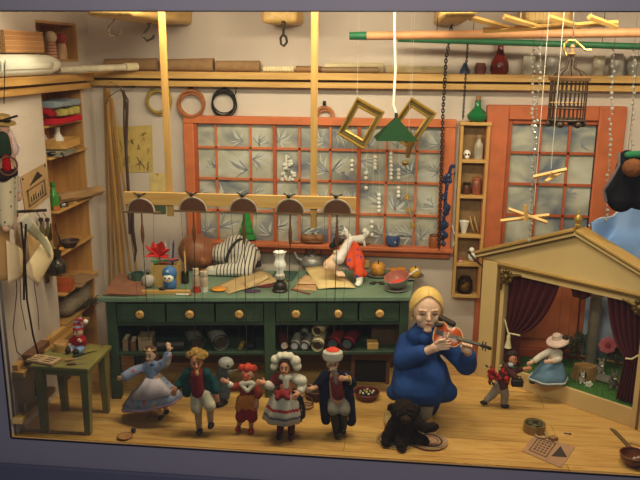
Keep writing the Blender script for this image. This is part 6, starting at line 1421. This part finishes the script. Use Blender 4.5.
S('screw_bit', 'tiny grey screw lying on the floor beyond the leaflet', 'screw', M().cyl((-.025,0,.006),(.02,.0,.006),.004,.005).ball((.025,0,.008),.008), metal('#5d5a58'), P(567, 434, z=.001), R(-15))
b = P(633, 464, z=.001); t = T('copper_bowl', 'brown glazed bowl cut by the picture edge at the very front', 'bowl', b); O('bowl', M().lathe([(0,0),(.06,0),(.1,.05),(.105,.085),(.097,.085),(.09,.05),(.05,.012),(0,.012)], (0,0,0), 30), mat('#6d3c1c', .15), t); O('rim', M().ring((0,0,.085), .101, .006, None, 32), mat('#8a5028', .2), t)
a, e = P(613,429,z=.012), P(640,457,z=.012); S('flat_stick', 'grey brown flat stick lying beside the brown bowl', 'stick', M().slab([V((-.02,.015,0)), V((.02,-.015,0)), (e-a)*.85+V((.02,-.015,0)), (e-a)*.85+V((-.02,.015,0))], (0,0,.012)), mat('#6a5434', .7), a-V((0,0,.011)))
S('wood_offcut', 'thin pale offcut lying at the edge beyond the flat stick', 'offcut', M().box((0,0,.006),(.12,.04,.012),(0,0,-.5)), PINE, P(638, 445, z=.001))

# ================================================================== puppet theatre
SA, SB = P(476,375,z=0), P(650,436,z=0); WS = (SB-SA).length; SU = (SB-SA)/WS; SN = V((-SU.y, SU.x, 0)); SAng = math.atan2(SU.y, SU.x)
def s2l(p): d = p-SA; return V((d.dot(SU), d.dot(SN), d.z))
def sp(px, py, off=0.): return s2l(P(px, py, pl=(SA+SN*off, SN)))
t = TH = T('puppet_theatre', 'cream painted toy theatre front with pediment and wine red curtains', 'puppet theatre', SA, SAng)
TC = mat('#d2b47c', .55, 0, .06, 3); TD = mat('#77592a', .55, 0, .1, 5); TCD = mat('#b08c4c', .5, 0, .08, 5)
xl0, xl1, xl2 = 0.0, sp(493,330).x, sp(500,330).x
zL = sp(500,272).z; zap = sp(577,233).z; 
zc = sp(482,256).z
xap = sp(577,233).x; xr = 2*xap
xr1 = sp(634,380).x; hb_ = sp(600,404).z-sp(600,423).z; hb_ = .165
zb0 = sp(500,268).z
TO = zc-.12      # top of the opening
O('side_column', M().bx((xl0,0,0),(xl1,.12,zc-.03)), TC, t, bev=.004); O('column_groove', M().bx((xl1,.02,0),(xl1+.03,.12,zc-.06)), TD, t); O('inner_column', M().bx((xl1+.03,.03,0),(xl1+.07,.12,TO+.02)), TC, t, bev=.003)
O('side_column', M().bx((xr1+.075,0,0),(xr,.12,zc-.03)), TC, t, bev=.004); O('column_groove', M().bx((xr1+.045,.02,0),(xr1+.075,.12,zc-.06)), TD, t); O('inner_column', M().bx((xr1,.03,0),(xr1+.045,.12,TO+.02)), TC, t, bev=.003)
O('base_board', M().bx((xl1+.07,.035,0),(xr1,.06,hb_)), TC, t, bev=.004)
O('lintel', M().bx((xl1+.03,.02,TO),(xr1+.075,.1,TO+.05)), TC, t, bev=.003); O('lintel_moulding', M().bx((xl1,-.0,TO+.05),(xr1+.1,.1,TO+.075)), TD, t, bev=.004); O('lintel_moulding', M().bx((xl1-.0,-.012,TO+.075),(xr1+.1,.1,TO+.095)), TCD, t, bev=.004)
O('pediment_panel', M().slab([(.0,.02,TO+.095),(xr,.02,TO+.095),(xr,.02,zc-.0),(xap,.02,zap-.02),(.0,.02,zc)], (0,.06,0)), TC, t)
for x0 in (-.06, xr+.06):
    dx = xap-x0; L = math.hypot(dx, zap-zc); nx, nz = -(zap-zc)/L*(1 if dx > 0 else -1), abs(dx)/L
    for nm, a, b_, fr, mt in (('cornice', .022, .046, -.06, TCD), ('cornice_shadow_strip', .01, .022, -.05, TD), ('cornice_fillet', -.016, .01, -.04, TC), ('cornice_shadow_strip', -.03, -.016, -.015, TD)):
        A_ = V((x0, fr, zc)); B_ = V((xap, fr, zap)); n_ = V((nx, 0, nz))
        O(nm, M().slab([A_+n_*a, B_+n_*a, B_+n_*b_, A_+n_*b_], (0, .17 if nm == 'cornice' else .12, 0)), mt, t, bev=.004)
O('finial', M().lathe([(.022,0),(.026,.02),(.014,.03),(.03,.055),(.034,.075),(.02,.1),(.01,.11),(.012,.125),(.004,.145)], (xap,.0,zap+.05), 16), GOLD, t)
for cx, q in ((xl1+.1, 1), (xr1-.02, -1)):
    m = M(); rnd = random.Random(3)
    for k in range(9): a = 2*pi*k/9; m.ball((cx+.05*cos(a), .0, TO+.0+.05*sin(a)-.02), (.022,.014,.022), n=8)
    m.ball((cx,-.008,TO-.02), .032); m.tube([(cx-.02*q,.0,TO-.06),(cx-.05*q,0,TO-.1),(cx-.045*q,0,TO-.16)], [.018,.014,.006], 8); m.tube([(cx+.04*q,.0,TO-.01),(cx+.1*q,0,TO+.01),(cx+.15*q,0,TO+.02)], [.018,.014,.006], 8)
    O('gilt_corner_ornament', m, mat('#6d5628', .4, .6), t)
# curtains
def drape(name, xa, xb, xt, ztop, ztie, zbot, y, tie, ph=0, keep=1):
    """gathered curtain: full at the top, pinched at the tie, falling straight below"""
    m = M()
    def f(u, v):
        if v < .6: k = v/.6; z = ztop+(ztie-ztop)*k; e = k**1.25; x = (xa+(xb-xa)*u)*(1-e)+(xa+(xt-xa)*u)*e; fz = -.28*(1-u if False else u)*0
        else: k = (v-.6)/.4; z = ztie+(zbot-ztie)*k; x = xa+(xt-xa)*u*(1+.25*k)
        return V((x, y+.022*sin(u*2*pi*6+ph)*(1-.3*v), z-(u*.10*sin(pi*min(v/.6,1)) if v < .6 else 0)))
    m.grid(f, 48, 24); return O(name, m, mat('#4d1119', .85, 0, .2, 20, .2), t, solid=.008)
xl3 = xl1+.075
zt2 = sp(507,332,.08).z
c1 = drape('curtain', xl3, sp(559,291,.09).x, sp(519,332,.09).x, TO+.01, zt2, hb_+.02, .1, 0)
O('tassel_cord', M().tube([V((xl3,.07,zt2+.12)), V((xl3+.05,.065,zt2)), V((sp(520,332,.06).x,.065,zt2+.01))], .008, 6), CREAM, t); O('tassel', M().lathe([(.004,0),(.016,-.02),(.02,-.04),(.016,-.055),(.034,-.14),(0,-.14)], (xl3+.06,.06,zt2), 12), CREAM, t)
zt3 = sp(632,358,.09).z
c2 = drape('curtain', xr1-.005, sp(606,296,.09).x, sp(624,358,.09).x, TO+.01, zt3, hb_+.02, .1, 0, 1)
O('tassel_cord', M().tube([V((xr1,.07,zt3+.06)), V((sp(632,358,.07).x,.068,zt3)), V((sp(626,356,.07).x,.066,zt3-.01))], .008, 6), CREAM, t)
m = M(); xa_, xb_ = sp(568,290,.11).x, sp(592,295,.11).x
m.grid(lambda u, v: V((xa_+(xb_-xa_)*u, .125+.02*sin(u*18), TO+.0-v*.1*sin(pi*u)**.6-.01)), 24, 6); O('valance', m, mat('#4d1119', .85, 0, .2, 20, .2), t, solid=.008)
# stage floor
wpts = [SA+SU*(xl1+.05)+SN*.061, SA+SU*(xr1+.04)+SN*.061, V((2.75,6.2,0)), V((2.75,6.9,0)), V((1.2,6.92,0))]
lp = [s2l(p) for p in wpts]
O('stage_floor', M().slab([V((p.x,p.y,hb_-.03)) for p in lp], (0,0,.025)), mat('#3f6a2c', .95, 0, .3, 60, .8), t)
for p in (V((2.5,6.5,0)), V((1.3,6.85,0)), V((2.2,6.85,0))): q = s2l(p); O('leg', M().bx((q.x-.03,q.y-.03,0),(q.x+.03,q.y+.03,hb_-.0305)), BROWN, t)
SF = hb_-.004
def st(px, py): return P(px, py, z=SF)
# grass tufts as stuff
m = M(); rnd = random.Random(12)
for k in range(900):
    p = P(rnd.uniform(528,636), rnd.uniform(352,402), z=SF); l = s2l(p)
    if l.y < .075 or p.y > 6.85 or l.x > xr1 or l.x < xl3: continue
    a = rnd.uniform(0, 2*pi); h = rnd.uniform(.015,.04); d = V((cos(a),sin(a),0)); m.add([p-d*.004, p+d*.004, p+V((cos(a*3)*.012, sin(a*3)*.012, h))], [(0,1,2)])
o = O('grass', m, mat('#4f8a34', .9, 0, .3, 10), None, smooth=0); tag(o, 'short green grass covering the theatre stage', 'grass', None, 'stuff')
# painted pillar, backdrop, plants and creatures
b = st(589.5, 366); t = T('stage_pillar', 'grey fluted stage pillar standing behind the flowers', 'pillar', b); hh = P(591,292,y=b.y).z-b.z
O('shaft', M().loft([elring((0,0,z), .05+.0*z, .05, 24, .05, 10) for z in (.03, hh-.05)]), mat('#7d7566', .7, 0, .15, 10), t); O('plinth', M().bx((-.065,-.065,0),(.065,.065,.03)), mat('#8d8574', .7), t, bev=.004); O('capital', M().lathe([(.05,hh-.05),(.075,hh-.02),(.08,hh),(0,hh)], (0,0,0), 24), mat('#9a917e', .7), t)
def sky():
    m, nt, bs = newmat('painted_backcloth'); mp, nz = noise_chain(nt, 2.4, (1,1,1.4), 3)
    rp = ramp(nt, nz.outputs['Fac'], [(.35, lin('#7f98bf')), (.52, lin('#abbedb')), (.68, lin('#d0dae8'))]); nt.links.new(rp.outputs[0], bs.inputs['Base Color']); bs.inputs['Roughness'].default_value = .9; return m
SKY = sky()
a, e = P(583,330,y=6.97), V((2.72,6.62,1)); zt = 1.12
o = V((a.x, 6.97, SF+.001)); t = T('painted_backcloth', 'painted blue sky backcloth hung behind the theatre stage', 'backcloth', o); dd = V((e.x-a.x, e.y-6.97, 0))
m = M(); m.grid(lambda u, v: dd*u+V((0,.012*sin(u*26),0))+V((0,0,.02+v*zt)), 40, 6); O('cloth', m, SKY, t, solid=.006); O('batten', M().tube([V((0,0,zt+.035)), dd+V((0,0,zt+.035))], .014, 8), PINE, t); O('foot_batten', M().tube([V((0,0,.012)), dd+V((0,0,.012))], .011, 8), PINE, t)
o = P(592,229,y=6.65); t = T('blue_canopy', 'pale blue satin cloth draped over the theatre top at the picture edge', 'cloth', o)
cs = [P(589,226,y=6.72)-o, P(660,184,y=6.98)-o, P(662,285,y=6.25)-o, P(594,242,y=6.6)-o]
m = M(); m.grid(patch(*cs, (0,0,-.05), lambda u, v: V((0,-.03*sin(u*9+v*4),.035*sin(v*9+u*3)+.03*sin(u*13+v*5)))  ), 30, 24); O('drape', m, mat('#6f92c8', .5, 0, .1, 5, .1), t, solid=.006); O('piping', M().tube([patch(*cs, (0,0,-.05), lambda u, v: V((0,-.03*sin(u*9+v*4),.035*sin(v*9+u*3)+.03*sin(u*13+v*5)))  )(u/12, 0.) for u in range(13)], .012, 6), mat('#b5c0d4', .6), t)
o2 = SA+SU*(xr-.1)+SN*.5; S('canopy_post', 'pine post holding up the blue cloth behind the theatre', 'post', M().cyl((0,0,0),(0,0,1.05),.02), PINEV, V((2.3,6.55,SF+.001)))
def bush(label, px, py, n, s, cols, seed, cat='plant'):
    b = st(px, py+3); t = T('stage_bush', label, cat, b); rnd = random.Random(seed)
    for ci, c_ in enumerate(cols):
        m = M()
        for k in range(n):
            a = rnd.uniform(0, 2*pi); e_ = rnd.uniform(.1, 1.4); R_ = s*rnd.uniform(.6, 1); p = V((cos(a)*cos(e_)*R_*.8, sin(a)*cos(e_)*R_*.35, sin(e_)*R_*1.3+.085)); d = V((rnd.uniform(-1,1), rnd.uniform(-1,1), rnd.uniform(-.2,1))).normalized(); q = d.orthogonal().normalized()
            l = .045; m.add([p, p+d*l*.5+q*l*.25, p+d*l, p+d*l*.5-q*l*.25], [(0,1,2,3)])
        O('leaves' if ci == 0 else 'dry_leaves', m, mat(c_, .8, 0, .2, 9), t, smooth=0)
    O('stem', M().tube([(0,0,0),(.01,0,s*.7)], .009, 6).tube([(0,0,0),(-.03,.01,s*.8)], .006, 6), BROWN, t)
bush('dark leafy bush behind the blue skirted lady on the stage', 560, 362, 90, .15, ['#24402a', '#4a4f3a'], 1)
bush('dark green bush beside the stage pillar', 578, 357, 80, .15, ['#2a4a2c', '#5a5f4a'], 2)
bush('olive leafy bush beside the wine red curtain end', 616, 364, 90, .13, ['#44502a', '#6a5f3a'], 3)
def flower(name, label, px, py, r, mt, stem_h, n=8, cm=None):
    b = st(px, py); t = T(name, label, 'flower', b); m = M()
    for k in range(n):
        a = 2*pi*k/n; m.ball((cos(a)*r*.6, -.01, stem_h+sin(a)*r*.6), (r*.42,r*.2,r*.42), n=10)
    O('petals', m, mt, t, remesh=.007 if r > .05 else .004, smo=1); O('flower_centre', M().ball((0,-r*.25,stem_h), r*.3), cm or mt, t); O('stem', M().tube([(0,0,0),(.004,0,stem_h)], .006, 6), mat('#3a5a2a', .8), t)
flower('pink_flower', 'large coral pink fabric flower beside the stage pillar', 604.5, 371, .085, mat('#e07884', .9, 0, .1), .26, 8, mat('#a83a48', .9))
flower('white_flower', 'white five petal flower at the front edge of the stage', 588.5, 387.5, .035, WHITE, .035, 5, mat('#d9c06a', .8))
b = st(584, 378); t = T('bark_stump', 'light brown hollow bark stump on the stage grass', 'stump', b)
O('bark', M().loft([elring((0,0,z), .105*k_, .08*k_, 22, .06, 5, z*9) for z, k_ in ((0,1.1),(.05,1.0),(.1,.95),(.125,.9))]), wood('#8a6434', '#b08a50', 2, 6, .9), t); O('hollow', M().ball((-.03,-.07,.055),(.035,.02,.04)), DARKB, t)
def critter(name, label, px, py, bm, hm, s=1, cat='toy animal'):
    b = st(px, py); t = T(name, label, cat, b); m = M(); m.ball((0,0,.04*s),(.035*s,.04*s,.04*s)); m.ball((0,-.02*s,.095*s),(.028*s,.03*s,.028*s)); m.caps((-.014*s,-.01*s,.115*s),(-.02*s,0,.15*s),.009*s,.006*s); m.caps((.014*s,-.01*s,.115*s),(.02*s,0,.15*s),.009*s,.006*s); m.caps((-.02*s,-.03*s,.015*s),(-.025*s,-.055*s,.01*s),.012*s); m.caps((.02*s,-.03*s,.015*s),(.025*s,-.055*s,.01*s),.012*s)
    for v in m.v: v.z = max(v.z, 0)
    O('body', m, bm, t, remesh=.005); O('muzzle', M().ball((0,-.045*s,.088*s),(.014*s,.014*s,.011*s)), hm, t)
    for q in (-1,1): O('eye', M().ball((q*.012*s,-.045*s,.102*s), .004*s), BLACK, t)
critter('toy_mouse', 'small white toy mouse before the bark stump', 581.5, 382.5, mat('#b9b2a4', .9), WHITE, .8)
critter('toy_owl', 'grey toy owl figure on the stone', 612.5, 387, mat('#5d574c', .9, 0, .3, 40), mat('#c2b28a', .8), 1.15)
critter('toy_hare', 'pale grey toy hare between pillar and pink flower', 600, 373, mat('#8d8578', .9), WHITE, 1.0)
m = M(); m.ball((0,0,.02),(.15,.07,.032)); m.ball((.09,-.02,.02),(.07,.06,.028)); m.ball((-.08,.02,.02),(.08,.05,.035))
for v in m.v: v.z = max(v.z, 0)
S('stage_stone', 'flat grey stone slab lying on the stage grass', 'stone', m, mat('#7a7468', .9, 0, .15, 12, .4), st(603, 380.5), R(-30), remesh=.008)
critter('toy_fox', 'rusty toy fox by the wine red curtain foot', 622, 392, mat('#7d5a3a', .9), WHITE, .9)
# blue skirted lady on the stage
F = Fig('marionette lady with white hat and wide blue skirt at the stage edge', P(545,385,z=hb_+.004)+V((.02,.06,0))); w_ = F.w; F.m = M(); t = F.t
F.head(557.5,343.5,4,5.6, SKP, 0, -.8, 1.0)
F.limb([w_(556,349), w_(554,354), w_(552,362)], [.02,.042,.045]); F.limb([w_(549,352), w_(541,356,-.04), w_(534,361,-.07)], [.022,.018,.014]); hand(F.m, w_(533,362,-.07), V((-1,0,-.5)), .9); F.limb([w_(559,353), w_(559,359,-.06), w_(552,361,-.1)], [.022,.018,.014]); hand(F.m, w_(550.5,361.5,-.1), V((-1,-.2,0)), .9)
F.limb([w_(548,366), w_(540,375), w_(534,381)], [.03,.024,.016]); F.limb([w_(552,366), w_(552,375), w_(552,382)], [.03,.024,.016])
F.body(SKP)
F.cloth('blouse', [(w_(555,351.5), w_(553,359), .046, .044), (w_(549,352), w_(541,356,-.04), .034, .03), (w_(541,356,-.04), w_(535,360.5,-.07), .03, .028), (w_(559,353), w_(559,359,-.06), .034, .03), (w_(559,359,-.06), w_(553.5,361,-.09), .03, .026)], mat('#c9bfb2', .9))
BS = mat('#6384a2', .7, 0, .15, 12, .2)
rr = [elring(w_(553,358), .05, .045, 28), elring(w_(552,365), .1, .085, 28, .05, 6), elring(w_(550,373), .14, .115, 28, .06, 6), elring(w_(548,380), .165, .13, 28, .07, 6, .4)]
skirt(t, 'skirt', rr, BS); O('hem_ribbon', M().tube([p*1.0+V((0,0,.018)) for p in rr[3]], .008, 6, True), mat('#b9c0bd', .8), t)
hc = F.hc; O('hair', M().caps(hc+V((.0,.02,.02)), hc+V((.0,.025,-.05)), .042, .036), mat('#4a2c1a', .8), t, remesh=.006); O('hat', M().lathe([(.0,.075),(.035,.07),(.045,.03),(.095,.012),(.1,.0),(.04,.0)], hc+V((0,.0,.02)), 20, (R(10),R(-14),0)), mat('#c9aea2', .9), t); O('hat_rose', M().ball(hc+V((.06,-.01,.06)), .03), mat('#2a1f1c', .8), t)
O('shoe', M().ball(w_(532.5,382,-.01), (.03,.022,.018)), BLACK, t); O('shoe', M().ball(w_(552,384,-.02), (.02,.035,.018)), BLACK, t)
O('cord', M().tube([hc+V((0,0,.09)), V((hc.x, hc.y, zc-.3))], .0012, 4), DSTRING, t)
# walking man with red flowers
F = Fig('walking marionette man with a backpack of red flowers beside the theatre', (494,406)); w_ = F.w; F.m = M(); t = F.t
F.head(512.5,358.5,4.2,6, SK2, 0, .9, 1.1)
F.limb([w_(510,364), w_(506,371), w_(501,384)], [.022,.045,.045]); F.limb([w_(508,369), w_(513,375,-.05), w_(517,379,-.06)], [.024,.02,.015]); hand(F.m, w_(518,380,-.06), V((1,-.2,-.4)), .9); F.limb([w_(505,369,.05), w_(512,372,.07), w_(523,369,.06)], [.024,.02,.015]); hand(F.m, w_(525,368.5,.06), V((1,0,.1)), .9)
F.limb([w_(499,385), w_(493,394), w_(485.5,401)], [.036,.028,.018]); F.limb([w_(503,386), w_(505,395), w_(504,404)], [.036,.028,.018])
F.body(SK2)
F.cloth('coat', [(w_(507,368), w_(502,385), .05, .055), (w_(508,368), w_(513,375,-.05), .036, .032), (w_(513,375,-.05), w_(516,378,-.06), .032, .026), (w_(505,368,.05), w_(512,372,.07), .036, .03), (w_(512,372,.07), w_(521,369.5,.06), .03, .026)], mat('#4a2420', .9))
F.cloth('trousers', [(w_(499,385), w_(493,394), .046, .038), (w_(493,394), w_(487,399.5), .038, .032), (w_(503,386), w_(505,395), .046, .038), (w_(505,395), w_(504,402.5), .038, .032)], mat('#8a7f78', .9))
O('shoe', M().ball(w_(484,402.5,-.01), (.036,.024,.02)), BLACK, t); O('shoe', M().ball(w_(505,406,-.02), (.04,.026,.02)), BLACK, t)
F.cloth('hair', [(F.hc+V((-.02,.01,.03)), F.hc+V((.01,.0,.045)), .036, .032), (F.hc+V((-.03,.02,.0)), F.hc+V((-.03,.02,-.03)), .026, .02)], mat('#2d1c12', .8), .006)
O('collar', M().ball(w_(511,365,-.035), (.024,.02,.02)), mat('#9ab0c0', .8), t)
m = M(); rnd = random.Random(11)
for k in range(26): m.ball(w_(rnd.uniform(488,507), rnd.uniform(367,381), rnd.uniform(-.12,-.06)), rnd.uniform(.012,.024), n=8)
O('red_flowers', m, mat('#a81c20', .8, 0, .2, 30), t)
m = M()
for k in range(20):
    p = w_(rnd.uniform(487,508), rnd.uniform(367,382), rnd.uniform(-.1,-.05)); d = V((rnd.uniform(-1,1),-.3,rnd.uniform(-1,1))).normalized(); q = d.orthogonal().normalized(); m.add([p, p+d*.03+q*.012, p+d*.06, p+d*.03-q*.012], [(0,1,2,3)])
O('leaves', m, mat('#2c3a22', .8), t, smooth=0)
t = T('black_bag', 'small black bag carried by the walking marionette', 'bag', F.b+w_(517,385,-.07)); O('bag_body', M().bx((-.05,-.03,-.01),(.05,.03,.055)), BLACK, t, bev=.01); O('handle', M().tube([(-.03,0,.055),(-.025,0,.08),(.025,0,.08),(.03,0,.055)], .005, 6), BLACK, t); O('cord', M().tube([(0,0,.08),(0,0,.4)], .001, 4), DSTRING, t)
# dark cloak marionette at the upper picture edge
o = P(624,205,y=6.08); t = T('hanging_marionette', 'dark cloaked marionette seen from behind beside the door frame', 'marionette', o); wq = lambda x, y, d=0: P(x, y, y=6.08+d)-o
O('cloak', M().caps(wq(627,157), wq(624,180), .06, .1).caps(wq(624,180), wq(621,199), .1, .11).caps(wq(612,187), wq(609,198), .05, .04).caps(wq(636,165), wq(640,198), .09, .1), mat('#1c1a20', 1, 0, .2, 14, .3, .05), t, remesh=.014); O('trim', M().tube([wq(619,153,-.07), wq(619,165,-.1), wq(612,178,-.1), wq(604,190,-.07), wq(606,202,-.06)], .012, 6), mat('#6a5f66', .9), t)
O('hair', M().ball(wq(633,168,-.12), (.085,.06,.075)), mat('#6d3d1c', .9, 0, .3, 30, .5), t); O('collar', M().caps(wq(628,155,-.05), wq(642,154,-.05), .03, .03), mat('#1f6a46', .9), t, remesh=.01)
O('cord', M().tube([wq(628,152), V((wq(628,152).x, 0, CZ-o.z-.001))], .0016, 4), DSTRING, t)

a = P(469,252,y=6.9); t = T('dark_cable', 'thin dark cable sagging from the narrow rack to the theatre corner', 'cable', a); O('wire', M().tube([P(x,y,y=yy)-a for x, y, yy in ((469,252,6.9),(474,259,6.86),(481,265,6.82),(489,269,6.78),(498,271,6.72))], .01, 6), DARKB, t); O('plug', M().ball((0,0,0), .016), DARKB, t)
